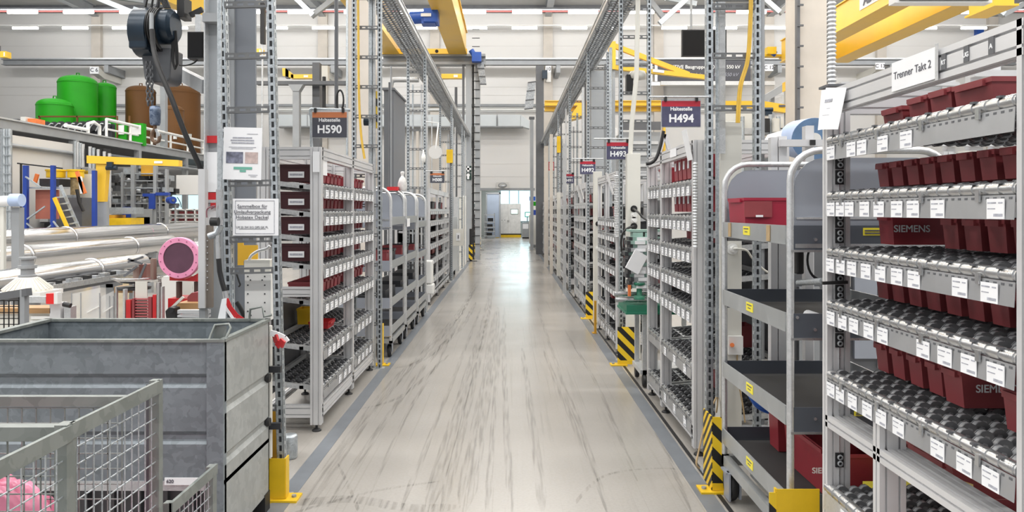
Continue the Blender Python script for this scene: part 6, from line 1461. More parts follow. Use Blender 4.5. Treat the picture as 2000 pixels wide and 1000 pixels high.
MB().bar(P(318, -12, 5.2), P(398, 20, 5.6), 0.10, 0.12).build('beam', CRANE, t)
MB().cbox(P(360, 18, 5.1), (0.05, 0.12, 0.14)).build('trolley', BLACK, t)
MB().bar(P(372, 30, 5.1), P(396, 18, 5.1), 0.03, 0.03).build('stay', BLACK, t)
t = thing('wall_monitor', 'black box shaped monitor on the left side of the grey column', 'screen', P(382, 112, 4.85))
MB().box(px(366, 4.85), px(397, 4.85), 4.85, 4.95, pz(114, 4.85), pz(62, 4.85)).build('housing', BLACK, t)
MB().box(px(368, 4.85), px(396, 4.85), 4.845, 4.85, pz(111, 4.85), pz(64, 4.85)).build('screen', SCREEN, t)
MB().box(px(381, 4.9), px(392, 4.9), 4.9, 4.95, pz(62, 4.9), pz(28, 4.9)).build('bracket', GALVP, t)
cable([P(392, 108, 4.9), P(380, 122, 4.9), P(362, 128, 4.9), P(350, 127, 4.9)], 0.005, BLACK, 'thin black lead curving away below the black monitor')
o = MB().bar(P(338, 136, 5.7), P(402, 170, 4.9), 0.05, 0.09).build('steel_strut', STEELG); tag(o, 'slanting grey steel strut left of the grey column', 'strut')

# ================================================================ galvanised container
XR_ = -1.29; XL_ = -2.48; Y0 = 3.34; Y1 = 3.97; ZT = 1.012
t = thing('steel_container', 'large weathered galvanised steel container at the left of the aisle', 'container', ((XR_+XL_)/2, (Y0+Y1)/2, 0))
def ribwall(ax0, outs, z0, z1, ribs, d):
    """outline (depth, z) of a sheet with pressed grooves; outs = direction sign of the outside"""
    pr = [(ax0, z0)]
    for a, b in sorted(ribs): pr += [(ax0, a-0.012), (ax0-outs*d, a+0.006), (ax0-outs*d, b-0.006), (ax0, b+0.012)]
    pr += [(ax0, z1)]
    return pr + [(x-outs*0.012, z) for x, z in reversed(pr)]
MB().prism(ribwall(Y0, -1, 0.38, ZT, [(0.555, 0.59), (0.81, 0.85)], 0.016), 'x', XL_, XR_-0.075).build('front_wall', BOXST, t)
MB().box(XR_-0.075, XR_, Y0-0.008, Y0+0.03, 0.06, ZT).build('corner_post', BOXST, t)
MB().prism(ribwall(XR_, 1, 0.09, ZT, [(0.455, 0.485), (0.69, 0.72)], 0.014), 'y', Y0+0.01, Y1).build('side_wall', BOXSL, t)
MB().box(XL_, XL_+0.012, Y0, Y1, 0.09, ZT).build('side_wall', BOXST, t)
MB().box(XL_, XR_, Y1-0.012, Y1, 0.09, ZT).build('rear_wall', BOXST, t)
MB().box(XL_, XR_, Y0, Y1, 0.36, 0.38).build('base_plate', BOXST, t)
m = MB(); m.box(XL_-0.01, XR_+0.004, Y0-0.012, Y0+0.016, ZT-0.006, ZT+0.006).box(XL_-0.01, XR_+0.004, Y1-0.02, Y1+0.01, ZT-0.006, ZT+0.008).box(XR_-0.02, XR_+0.008, Y0, Y1, ZT-0.006, ZT+0.008).box(XL_-0.01, XL_+0.03, Y0, Y1, ZT-0.006, ZT+0.008); m.build('rim', CAGE, t)
m = MB(); m.box(XL_, XR_-0.08, Y0-0.004, Y0+0.02, 0.335, 0.378); m.build('lower_rail', GALVP, t)
p = MB().box(px(322, Y0-0.006), px(398, Y0-0.006), Y0-0.009, Y0-0.0045, pz(946, Y0), pz(932, Y0)).build('number_plate', PAPER, t)
text('620', 0.022, (px(334, Y0), Y0-0.010, pz(939, Y0)), INK, p, bold=0.0006)
m = MB()
for k in range(9): x = XL_+0.1+k*0.125; m.box(x, x+0.03, Y0+0.12, Y0+0.15, 0.09, 0.34)
m.box(XL_, XR_-0.03, Y0+0.15, Y0+0.17, 0.05, 0.36); m.build('fork_slot_slats', STEELD, t)
for y in (Y0+0.03, Y1-0.05): MB().box(XR_-0.06, XR_+0.004, y-0.03, y+0.05, 0, 0.10).build('foot', BLACK, t)
for x in (XL_+0.05,): MB().box(x-0.03, x+0.03, Y0, Y1, 0, 0.10).build('foot', BLACK, t)
for z in (0.47, 0.705): MB().cyl((XR_-0.01, Y1-0.02, z), (XR_+0.012, Y1-0.02, z), 0.022, n=12).build('groove_end', BLACK, t)
m = MB(); m.tube([(XR_-0.075, Y0+0.02, ZT), (XR_-0.06, Y0+0.05, ZT+0.062), (XR_+0.0, Y0+0.06, ZT+0.066), (XR_+0.012, Y0+0.05, ZT+0.05), (XR_-0.005, Y0+0.03, ZT)], 0.006, 8); m.prism([(XR_-0.075, ZT), (XR_-0.01, ZT), (XR_-0.01, ZT+0.055), (XR_-0.06, ZT+0.06)], 'y', Y0+0.055, Y0+0.058); m.build('stacking_bracket', CAGE, t)
m = MB(); m.tube([(XR_-0.10, Y1-0.02, ZT), (XR_-0.095, Y1-0.02, ZT+0.06), (XR_-0.03, Y1-0.02, ZT+0.075), (XR_-0.02, Y1-0.02, ZT+0.02), (XR_+0.02, Y1-0.02, ZT+0.03)], 0.007, 8); m.build('rear_bracket', CAGE, t)

# ================================================================ mesh cages in front
def mesh_panel(m, o, u, v, nu, nv, r=0.0016):
    """wires across a rectangle spanned by u and v from corner o"""
    o = Vector(o); u = Vector(u); v = Vector(v)
    for i in range(nu+1): a = o + u*(i/nu); m.bar(a, a+v, r*2, r*2)
    for i in range(nv+1): a = o + v*(i/nv); m.bar(a, a+u, r*2, r*2)
XG = -1.235; ZG = 1.0
YA, YM, YN = 2.62, 2.085, 1.35
t = thing('mesh_cage', 'galvanised wire mesh box pallet with pink film inside, nearest the camera', 'mesh cage', (-1.9, 2.1, 0))
for y, w_ in ((YA, 0.03), (YM, 0.045), (YN, 0.04)):
    MB().box(XG-0.035, XG, y-w_/2, y+w_/2, 0.05, ZG).build('corner_post', CAGE, t)
    MB().box(XG-0.06, XG-0.035, y+w_/2, y+w_/2+0.004, 0.05, ZG-0.02).build('hinge_strip', STEELD, t)
MB().box(XG-0.008, XG+0.004, YM, YA, ZG-0.045, ZG).build('side_rail', CAGE, t)
MB().box(XG-0.008, XG+0.004, YN, YM, ZG-0.05, ZG-0.004).build('side_rail', CAGE, t)
m = MB(); mesh_panel(m, (XG-0.012, YM, 0.1), (0, YA-YM, 0), (0, 0, 0.87), 12, 17); m.build('side_mesh', GALV, t)
m = MB(); mesh_panel(m, (XG-0.012, YN, 0.1), (0, YM-YN, 0), (0, 0, 0.85), 15, 17); m.build('side_mesh', GALV, t)
XW = -2.45
yr = 1.235*F/(VX-262)
MB().box(XW, XG-0.03, yr-0.004, yr+0.02, ZG-0.045, ZG-0.012).build('cross_rail', CAGE, t)
m = MB(); mesh_panel(m, (XW, yr, 0.1), (XG-0.04-XW, 0, 0), (0, 0, 0.85), 25, 17); m.build('cross_mesh', CAGE, t)
MB().box(XW, XG-0.03, YM-0.02, YM+0.02, ZG-0.045, ZG-0.006).build('cross_rail', CAGE, t)
m = MB(); mesh_panel(m, (XW, YM, 0.1), (XG-0.04-XW, 0, 0), (0, 0, 0.85), 25, 17); m.build('cross_mesh', CAGE, t)
MB().box(XW, XG, YN, YA, 0.08, 0.10).build('floor_sheet', BOXST, t)
for y in (YN+0.05, YA-0.05):
    for x in (XW+0.05, XG-0.05): MB().box(x-0.04, x+0.04, y-0.04, y+0.04, 0, 0.08).build('foot', CAGE, t)
# low cage behind it
t = thing('mesh_cage', 'low galvanised wire mesh side standing close before the steel container', 'mesh cage', (-1.8, 2.9, 0))
MB().box(XG-0.03, XG, 3.08, 3.12, 0.05, 0.53).build('corner_post', CAGE, t)
MB().box(XG-0.03, XG, 2.70, 2.73, 0.05, 0.53).build('corner_post', CAGE, t)
MB().box(XG-0.008, XG+0.004, 2.70, 3.12, 0.49, 0.532).build('side_rail', CAGE, t)
m = MB(); mesh_panel(m, (XG-0.012, 2.72, 0.08), (0, 0.38, 0), (0, 0, 0.42), 10, 9); m.build('side_mesh', GALV, t)
m = MB(); mesh_panel(m, (XW, 3.10, 0.08), (XG-0.03-XW, 0, 0), (0, 0, 0.20), 26, 5); m.build('rear_mesh', STEELD, t)
# crumpled pink film
def blob(cx, cy, cz, rx, ry, rz, seed, n=22, amp=0.18):
    rnd = random.Random(seed); ph = [(rnd.uniform(1, 6), rnd.uniform(1, 6), rnd.uniform(0, 6)) for _ in range(6)]
    m = MB(); q = []; fs = []
    for i in range(n+1):
        th = PI*0.5*i/n
        for j in range(2*n):
            f = 2*PI*j/(2*n); k = 1+amp*sum(math.sin(a*round(f*0+1)*f*1.0*round(a)/max(a, 1)*1.0+b*th*2+c) for a, b, c in ph)/3
            q.append((cx+rx*k*math.sin(th)*math.cos(f), cy+ry*k*math.sin(th)*math.sin(f), cz+rz*k*math.cos(th)))
    for i in range(n):
        for j in range(2*n): fs.append((i*2*n+j, (i+1)*2*n+j, (i+1)*2*n+(j+1) % (2*n), i*2*n+(j+1) % (2*n)))
    m.add(q, fs, True); return m
o = blob(-1.62, 2.255, 0.11, 0.36, 0.145, 0.70, 3).build('plastic_film', PINKF); tag(o, 'crumpled heap of pink plastic film in the mesh cage nearest the camera', 'film')
o = blob(-1.62, 2.53, 0.11, 0.34, 0.07, 0.42, 8).build('plastic_film', PINKF); tag(o, 'smooth pink film sheet sloping down behind the middle post of the mesh cage', 'film')
o = MB().prism([(px(0, 2.5), pz(838, 2.5)), (px(34, 2.5), pz(836, 2.5)), (px(31, 2.5), pz(825, 2.5)), (px(0, 2.5), pz(833, 2.5))], 'y', 2.495, 2.5).build('paper_sheet', PAPER); tag(o, 'white paper corner behind the rail of the mesh cage', 'paper')

# ================================================================ dark mesh cage and bench at the left edge
t = thing('mesh_cage', 'dark framed wire cage behind the rim of the steel container, at the picture edge', 'mesh cage', (-3.3, 5.1, 0))
m = MB(); m.bar(P(-40, 586, 5.2), P(57, 570, 5.0), 0.04, 0.05); m.build('top_rail', STEELD, t)
MB().box(px(48, 5.05), px(57, 5.05), 5.0, 5.05, 0, pz(566, 5.0)).build('corner_post', STEELG, t)
MB().box(px(42, 5.07), px(48, 5.07), 5.04, 5.07, 0, pz(572, 5.0)).build('inner_post', BLACK, t)
m = MB(); mesh_panel(m, P(-40, 680, 5.12), P(46, 680, 5.12)-P(-40, 680, 5.12), (0, 0, 0.33), 9, 8, 0.003); m.build('mesh', BLACK, t)
t = thing('workbench', 'pale workbench with a wooden edge at the left behind the container', 'bench', (-4.1, 6.6, 0))
Y = 6.0
MB().box(px(-60, Y), px(98, Y), Y, Y+0.2, pz(612, Y), pz(602, Y)).build('wooden_top', WOOD, t)
MB().box(px(-60, Y), px(98, Y), Y+0.03, Y+0.18, 0, pz(613, Y)).build('drawer_body', CREAM, t)
for k in range(3): MB().box(px(58, Y), px(95, Y), Y+0.015, Y+0.03, pz(624+9*k, Y), pz(618+9*k, Y)).build('drawer', WHITE, t)
MB().box(px(57, Y), px(97, Y), Y-0.05, Y, pz(590, Y), pz(578, Y)).build('upper_rail', GALVP, t)
t = thing('insulator', 'white flared cone with a grey flanged metal neck at the left edge', 'insulator', P(52, 568, 6.9))
Y = 6.9; k = Y/F
m = MB(); n = 24; pr = []
m.lathe([(42*k, -4*k), (42*k, 0), (18*k, 21*k), (16*k, 23*k)], P(54, 564, Y), n=40); m.build('cone', mat('cream_insulator', (0.76, 0.73, 0.66), 0.35), t)
m = MB()
for a in range(28):
    th = 2*PI*a/28; m.tube([P(54, 564, Y)+V(43*k*math.cos(th), 43*k*math.sin(th), 0), P(54, 564, Y)+V(19*k*math.cos(th), 19*k*math.sin(th), 21*k)], 0.006, 6)
m.build('ribs', mat('cream_rib', (0.70, 0.67, 0.60), 0.35), t)
m = MB(); m.lathe([(14*k, 22*k), (16*k, 24*k), (16*k, 27*k), (12*k, 28*k), (12*k, 40*k), (16*k, 40*k), (16*k, 46*k), (11*k, 46*k), (11*k, 58*k), (15*k, 58*k), (15*k, 62*k), (0, 62*k)], P(54, 564, Y), n=24, smooth=False); m.build('metal_neck', STEELG, t)
MB().box(px(14, Y), px(98, Y), Y-0.15, Y+0.2, pz(577, Y), pz(568, Y)).build('base_tray', WHITE, t)
MB().cyl((px(54, Y), Y+0.1, 0), (px(54, Y), Y+0.1, pz(577, Y)), 0.05, n=12).build('stand', STEELG, t)
t = thing('clamp_post', 'aluminium post with a bright red sensor block beside the white cone', 'post', (px(110, 6), 6, 0))
MB().box(px(97, 6), px(118, 6), 6, 6.1, 0, pz(592, 6)).build('post', ALU, t)
MB().box(px(99, 6), px(114, 6), 5.94, 6.0, pz(592, 6), pz(572, 6)).build('red_block', mat('bright_red', (0.72, 0.02, 0.02), 0.4), t)
MB().box(px(114, 6), px(121, 6), 5.94, 6.0, pz(592, 6), pz(570, 6)).build('white_side', WHITE, t)
MB().cyl(P(124, 594, 5.95), P(138, 597, 5.95), 0.02, n=10).build('clamp_screw', BLACK, t)
MB().box(px(122, 6), px(135, 6), 6.02, 6.1, 0, pz(600, 6)).build('side_post', GALVP, t)
for i, (x0, x1, y0, Y, lab) in enumerate(((140, 195, 566, 7.0, 'clear acrylic cover standing left of the red frames'), (196, 222, 572, 7.3, 'narrow clear acrylic cover next to the red frames'))):
    t = thing('acrylic_cover', lab, 'cover', (px((x0+x1)/2, Y), Y, 0))
    MB().prism([(px(x0, Y), 0.02), (px(x1, Y), 0.02), (px(x1, Y), pz(y0-4, Y)), (px(x0, Y), pz(y0+8, Y))], 'y', Y, Y+0.012).build('pane', ACRYL, t)
    for x in (x0, x0+18, x1): MB().box(px(x-0.8, Y), px(x+0.8, Y), Y-0.005, Y, 0.0, pz(y0+6, Y)).build('edge', STEELG, t)
    MB().bar(P(x0+30 if i == 0 else x0+6, 610, Y-0.01), P(x1-2, 598, Y-0.01), 0.01, 0.012).build('handle', WHITE, t)

# ================================================================ long polished tubes on the left
def long_tube(X, Z, r, y0, y1, label, rings=()):
    t = thing('aluminium_tube', label, 'tube', (X, (y0+y1)/2, Z-r), 'long polished aluminium tubes')
    MB().cyl((X, y0, Z), (X, y1, Z), r, n=40).build('shell', TUBE, t)
    for y in rings: MB().lathe([(r-0.005, -0.02), (r+0.015, -0.02), (r+0.015, 0.02), (r-0.005, 0.02)], (X, y, Z), 'y', 40, ring=True).build('ring', TUBE, t)
    for y in (y0+0.8, y1-0.8):
        MB().box(X-r*0.8, X+r*0.8, y-0.05, y+0.05, Z-r-0.10, Z-r*0.75).build('saddle', STEELG, t)
        MB().box(X-0.05, X+0.05, y-0.05, y+0.05, 0, Z-r-0.05).build('saddle_leg', STEELG, t)
    return t
long_tube(-9.0, 1.03, 0.235, 11.8, 23.0, 'uppermost long polished tube, lying behind the other two', (15.0, 19.0))
long_tube(-7.0, 0.92, 0.185, 8.6, 15.2, 'middle long polished tube ending behind the pink ring', (10.6, 13.6))
long_tube(-5.6, 0.785, 0.165, 7.2, 11.2, 'lowest and nearest of the three long polished tubes', (9.9,))
o = MB().lathe([(0.20, 0), (0.235, 0), (0.235, 0.05), (0.20, 0.05)], (-9.0, 18.2, 1.03), 'y', 32, ring=True).build('pink_ring', PINK); tag(o, 'faint pink ring round the uppermost long tube', 'ring')
t = thing('tube_support_rail', 'dark support rail with shiny fittings under the lowest long tube', 'rail', (-5.25, 9, 0))
MB().box(-5.35, -5.15, 7.6, 10.6, 0.66, 0.75).build('rail', STEELD, t)
MB().box(-5.13, -5.11, 7.6, 10.6, 0.70, 0.765).build('edge', CHROME, t)
rnd = random.Random(9)
for k_ in range(12): y = 8.3+k_*0.19; MB().box(-5.3+0.1*rnd.random(), -5.17, y, y+0.06+0.08*rnd.random(), 0.75, 0.78+0.03*rnd.random()).build('fitting', [CHROME, BLACK, STEELG][k_ % 3], t)
for y in (7.9, 10.3): MB().box(-5.3, -5.2, y, y+0.08, 0, 0.66).build('leg', STEELG, t)
# tube with the pink protective flange facing the camera
t = thing('flanged_tube', 'tube end with a wide pink flange ring and a dark plum disc', 'tube', (px(348, 7.0), 7.2, pz(545, 7.0)))
Y = 7.0; k = Y/F; c = P(348.5, 504, Y)
MB().lathe([(30*k, 0), (39.5*k, 0), (40.5*k, 0.01), (40.5*k, 0.05), (30*k, 0.05)], c, 'y', 56, smooth=False, ring=True).build('flange_ring', PINK, t)
MB().lathe([(0, 0.008), (30*k, 0.008), (30*k, 0.03), (0, 0.03)], c, 'y', 48, smooth=False).build('cover_disc', PLUM, t)
m = MB()
for a in range(14):
    th = 2*PI*a/14+0.2; p = c + V(35.5*k*math.cos(th), -0.001, 35.5*k*math.sin(th)); m.cyl(p, p+V(0, -0.004, 0), 0.0055, n=8)
m.build('bolt_holes', mat('pink_dark', (0.30, 0.08, 0.16), 0.5), t)
MB().cyl(c+V(0, 0.05, 0), c+V(0, 2.4, 0), 30*k, n=36).build('shell', TUBE, t)
t = thing('tube_cradle', 'red cradle on dark screw jacks under the pink flange', 'cradle', (px(362, 7), 7, 0))
m = MB(); m.prism([(px(331, 7.06), pz(549, 7)), (px(391, 7.06), pz(551, 7)), (px(391, 7.06), pz(532, 7)), (px(378, 7.06), pz(540, 7)), (px(362, 7.06), pz(547, 7)), (px(331, 7.06), pz(537, 7))], 'y', 7.06, 7.3); m.build('saddle', REDP, t)
for x in (350, 385): MB().cyl(P(x, 550, 7.15), (px(x, 7.15), 7.15, 0.5), 0.028, n=12).build('jack_screw', mat('brown_steel', (0.12, 0.075, 0.065), 0.45, 0.3), t)
MB().box(px(328, 7.1), px(400, 7.1), 7.1, 7.4, 0.0, pz(583, 7.1)).build('base', REDP, t)
t = thing('workbench', 'low wooden topped bench with a red casting, right before the pink flange', 'bench', (px(370, 6.0), 6.2, 0))
MB().box(px(345, 6), px(412, 6), 6, 6.5, pz(604, 6), pz(592, 6)).build('wooden_top', WOOD, t)
MB().box(px(352, 6), px(412, 6), 6.03, 6.45, 0, pz(604, 6)).build('drawer_body', STEELG, t)
for kk in range(3): MB().box(px(358, 6), px(410, 6), 6.0, 6.02, pz(618+9*kk, 6), pz(611+9*kk, 6)).build('drawer', GALV, t)
m = MB(); m.prism([(px(366, 6.1), pz(592, 6.1)), (px(392, 6.1), pz(592, 6.1)), (px(392, 6.1), pz(570, 6.1)), (px(374, 6.1), pz(572, 6.1)), (px(366, 6.1), pz(580, 6.1))], 'y', 6.1, 6.3); o = m.build('casting', MAROON, None); tag(o, 'dark red casting lying on the low wooden bench', 'casting')
o = MB().bar(P(333, 604, 5.95), P(358, 580, 5.95), 0.02, 0.02).build('lever', CREAM); tag(o, 'cream lever bar leaning on the low wooden bench', 'lever')
o = MB().prism([(px(331, 5.9), pz(630, 5.9)), (px(352, 5.9), pz(630, 5.9)), (px(346, 5.9), pz(600, 5.9)), (px(336, 5.9), pz(598, 5.9)), (px(328, 5.9), pz(606, 5.9))], 'y', 5.85, 5.95).cyl(P(334, 606, 5.84), P(334, 606, 5.82), 0.02, n=12).build('black_clamp', BLACK, bevel=0.01); tag(o, 'black clamp hanging at the corner of the low wooden bench', 'clamp')
t = thing('tube_stand', 'machined silver dish on legs with brown clamps, under the lowest tube', 'stand', (px(275, 7.4), 7.4, 0))
Y = 7.4; k = Y/F
MB().lathe([(0, -9*k), (30*k, -8*k), (46*k, 0), (47*k, 3*k), (30*k, 1*k), (0, 0)], P(268, 543, Y), n=36).build('dish', TUBE, t)
MB().lathe([(0, -6*k), (30*k, -5*k), (31*k, 0), (0, 0)], P(262, 560, Y), n=30).build('dark_hub', DPLAST, t)
for x, a, b in ((228, 560, 640), (262, 552, 640), (308, 552, 640), (312, 545, 640)): MB().cyl(P(x, a, Y), (px(x, Y), Y, 0), 0.014, n=10).build('leg', CHROME, t)
for x in (266, 300): MB().cyl(P(x, 545, Y-0.1), P(x, 505 if x == 300 else 520, Y-0.1), 0.03, n=12).build('clamp_bolt', mat('taupe_bolt', (0.27, 0.19, 0.16), 0.4, 0.4), t)
for (a, b) in ((P(250, 506, Y-0.1), P(278, 515, Y-0.1)), (P(250, 512, Y-0.1), P(280, 502, Y-0.1)), (P(242, 540, Y-0.15), P(268, 520, Y-0.15)), (P(272, 545, Y-0.15), P(285, 515, Y-0.15))): MB().bar(a, b, 0.015, 0.02).build('clamp_bar', STEELD, t)
MB().box(px(276, Y), px(291, Y), Y-0.05, Y+0.1, pz(542, Y), pz(516, Y)).build('brown_pad', mat('brown_pad', (0.22, 0.09, 0.075), 0.5), t)
MB().box(px(218, Y), px(262, Y), Y+0.05, Y+0.2, pz(573, Y), pz(561, Y)).build('wood_pad', WOOD, t)
t = thing('red_ladder_frame', 'red and silver rail frame with many rungs standing under the silver dish', 'frame', (px(275, 6.9), 6.9, 0))
for x0, x1, y0, mt in ((246, 255, 586, REDP), (258, 262, 583, MAROON), (289, 296, 580, MAROON), (298, 305, 576, REDP), (306, 311, 552, CHROME), (314, 317, 560, GALVP), (240, 244, 565, GALVP)):
    MB().box(px(x0, 6.9), px(x1, 6.9), 6.9, 6.95, 0, pz(y0, 6.9)).build('upright', mt, t)
m = MB()
for kk in range(14): m.box(px(263, 6.9), px(288, 6.9), 6.91, 6.94, pz(586+kk*5.6, 6.9), pz(583.4+kk*5.6, 6.9))
m.build('rungs', mat('dusty_red_rung', (0.42, 0.10, 0.11), 0.45), t)
MB().box(px(264, 6.95), px(287, 6.95), 6.95, 6.96, 0, pz(550, 6.95)).build('back_sheet', CREAM, t)
t = thing('white_pillar', 'pale wall block standing between the silver dish and the pink flange', 'pillar', (px(325, 9), 9.2, 0))
MB().box(px(316, 9), px(348, 9), 9, 9.4, 0, pz(540, 9)).build('body', WALLG, t)

# ================================================================ platform with tanks
t = thing('platform', 'raised grey steel platform with white railing carrying the tanks', 'platform', (-15, 23, 0))
zP = 1.6 + 0.176*12
MB().box(-12.12, -12.0, 15.5, 36-1.2, zP-0.17, zP+0.05).build('edge_beam', STEELG, t)
MB().box(-12.2, -11.95, 15.5, 34.8, zP+0.05, zP+0.09).build('edge_flange', GALVP, t)
MB().box(-20, -12.1, 16, 34.8, zP-0.06, zP).build('deck', STEELD, t)
for y in (16.2, 20.5, 24, 27.5, 31): MB().box(-12.15, -11.98, y-0.08, y+0.08, 0, zP-0.17).build('column', STEELG, t)
m = MB()
for y in (16.2, 18.4): m.cyl((-12.1, y, zP-0.45), (-12.1, y+14, zP-0.45), 0.06, n=8)
m.build('under_pipe', GALV, t)
MB().cyl((-11.95, 17.0, zP-0.55), (-11.95, 34, zP-0.55), 0.05, n=8).build('cable_run', STEELG, t)
rl = zP+0.62
MB().cyl((-12.1, 22.2, rl), (-12.1, 34.5, rl), 0.05, n=8).build('top_rail', WHITE, t)
MB().cyl((-12.1, 22.2, zP+0.33), (-12.1, 34.5, zP+0.33), 0.03, n=8).build('middle_rail', WHITE, t)
for y in (22.2, 23.6, 25.0, 26.4, 27.8, 29.2, 30.6, 32.0, 33.4): MB().cyl((-12.1, y, zP), (-12.1, y, rl), 0.04, n=8).build('railing_post', WHITE, t)
m = MB(); m.cyl((-12.2, 20.3, zP+0.22), (-12.2, 21.4, zP+0.22), 0.05, n=8); m.tube([(-12.2, 21.4, zP+0.1), (-12.2, 21.4, zP+0.4), (-12.2, 21.7, zP+0.48), (-12.2, 22.0, zP+0.4), (-12.2, 22.0, zP)], 0.05, 8); m.build('pipe_rail', WHITE, t)
for x, y in ((52, 17), (94, 17.1)): pass
def tank(x0, x1, ytop, Y, mt, label, ybot=300, cap=True):
    c = P((x0+x1)/2, ybot, Y); r = (x1-x0)/2/F*Y; zt = pz(ytop, Y); zb = zP
    t = thing('pressure_tank', label, 'tank', (c.x, Y, zb), 'tanks on the platform')
    h = r*0.42
    prof = [(r, zb+0.25), (r, zt-h)] + [(r*math.cos(a)**0.8 if a < PI/2-0.01 else 0, zt-h+h*math.sin(a)) for a in [PI/2*i/8 for i in range(1, 9)]]
    MB().lathe(prof, (c.x, Y, 0), n=36).build('shell', mt, t)
    MB().lathe([(r+0.012, zt-h-0.03), (r+0.014, zt-h), (r+0.006, zt-h+0.02)], (c.x, Y, 0), n=36, ring=True).build('weld_seam', mt, t)
    MB().tube([(c.x-0.06, Y, zt-0.02), (c.x-0.05, Y, zt+0.1), (c.x+0.05, Y, zt+0.1), (c.x+0.06, Y, zt-0.02)], 0.022, 6).build('lifting_lug', mt, t)
    m = MB()
    for a in (0.6, 2.2, 3.8, 5.4): m.cyl((c.x+r*0.8*math.cos(a), Y+r*0.8*math.sin(a), zb), (c.x+r*0.8*math.cos(a), Y+r*0.8*math.sin(a), zb+0.3), 0.06, n=8)
    m.build('leg_ring', mt, t)
    return t
tank(75, 139, 193, 27, GREENT, 'smallest bright green tank, lowest of the three')
tank(117, 187, 148, 28.4, GREENT, 'tallest bright green tank')
tank(183, 225, 162, 29.8, GREENT, 'slim bright green tank right of the tallest one')
tank(248, 302, 168, 30.5, BROWN, 'brown tank next to the hanging hook')
tank(318, 389, 168, 31.0, BROWN, 'wide brown tank half behind the black cable')
t = tank(316, 358, 206, 28.6, BROWN, 'short brown tank standing before the wide one')
for i, x in enumerate((343, 372)):
    o = MB().box(px(x-2.5, 28.3+2*i), px(x+2.5, 28.3+2*i), 28.2+2*i, 28.3+2*i, pz(272, 28.3+2*i), pz(262, 28.3+2*i)).build('white_plate', WHITE); tag(o, 'small white plate low on the %s brown tank' % ['short', 'wide'][i], 'plate')
# green pump skids before the tanks
t = thing('pump_skid', 'dark pumps and white hoses in a green frame below the green tanks', 'pump', P(150, 250, 24))
Y = 24.0
MB().box(px(74, Y), px(225, Y), Y, Y+0.05, pz(229, Y), pz(226, Y)).build('upper_frame', BROWN, t)
for x in (76, 150, 228, 252): MB().box(px(x-1, Y), px(x+1, Y), Y, Y+0.06, zP, pz(226, Y)).build('frame_post', BROWN, t)
MB().box(px(90, Y), px(215, Y), Y+0.2, Y+0.5, zP+0.05, pz(238, Y)).build('base', GREENT, t)
rnd = random.Random(4)
MB().box(px(88, Y), px(216, Y), Y+0.1, Y+0.4, zP, pz(241, Y)).build('dark_housing', DPLAST, t)
for i in range(9):
    x = 92+i*14; MB().cyl(P(x, 246, Y-0.05), P(x, 246, Y+0.3), 0.14+0.05*rnd.random(), n=10).build('pump', DPLAST, t)
    MB().tube([P(x-3, 256, Y-0.15), P(x+2, 246, Y-0.15), P(x+8, 241, Y-0.15), P(x+12, 242, Y-0.15)], 0.022, 6).build('hose', GALVP, t)
for x0, x1 in ((222, 244), (252, 277)):
    MB().box(px(x0, Y), px(x1, Y), Y+0.1, Y+0.3, zP, pz(240, Y)).build('green_cabinet', GREENT, t)
    MB().box(px(x0+3, Y), px(x1-4, Y), Y+0.06, Y+0.095, pz(262, Y), pz(244, Y)).build('panel', WHITE, t)
t = thing('brown_pump', 'brown and orange pump parts at the left end of the platform', 'pump', P(50, 236, 20))
for i, (x, y, w_, h_, mt) in enumerate(((28, 236, 14, 8, STEELD), (45, 233, 10, 10, CREAM), (62, 236, 16, 9, ORANGE), (15, 238, 12, 6, BROWN))):
    MB().box(px(x-w_/2, 20), px(x+w_/2, 20), 20, 20.4, pz(y+h_/2+3, 20), pz(y-h_/2, 20)).build('block', mt, t)
# white screen wall along the platform, with pipes
t = thing('partition_panel', 'large white partition panel under the platform edge', 'panel', (-12.05, 19, 0))
MB().box(-12.1, -12.02, 17.85, 20.35, 0.4, 1.6+0.152*12).build('sheet', WALLG, t)
MB().box(-12.14, -12.0, 20.35, 20.5, 0, 1.6+0.152*12+0.1).build('end_post', STEELG, t)
MB().box(-12.14, -12.0, 17.6, 17.85, 0, 1.6+0.172*12-0.2).build('near_post', STEELG, t)
t = thing('pipe_rack', 'pipes and slotted ladder at the far left edge under the platform', 'pipes', (-11.9, 17.3, 0))
for x, r in ((3, 0.03), (8, 0.05), (14, 0.035), (19, 0.05)): MB().cyl((px(x, 17), 17, 0), (px(x, 17), 17, pz(252, 17)), r, n=8).build('pipe', GALV, t)
m = MB()
for k_ in range(9): m.box(px(4, 16.9), px(22, 16.9), 16.9, 16.93, pz(268+k_*18, 16.9), pz(266+k_*18, 16.9))
m.build('clamp_bars', GALV, t)
t = thing('pipe_rack', 'cluster of thin grey pipes under the platform right of the white panel', 'pipes', (px(150, 19), 19, 0))
for x in (147, 152, 157, 162, 176, 183, 192, 204, 214): MB().cyl((px(x, 20), 20, 0), (px(x, 20), 20, pz(276+(x-147)*0.35, 20)), 0.045, n=8).build('pipe', GALV if x % 2 else GALVP, t)
for x in (170, 187, 199, 209): MB().box(px(x-3, 20.1), px(x+3, 20.1), 20.0, 20.2, pz(306, 19), pz(284, 19)).build('dark_valve', BLACK, t)
t = thing('platform_post', 'slim grey steel post passing behind the crane hook', 'post', (px(317, 25.9), 25.9, zP))
MB().box(px(312.5, 25.9), px(322.5, 25.9), 25.9, 26.1, zP+0.09, pz(165, 25.9)).build('shaft', STEELG, t)
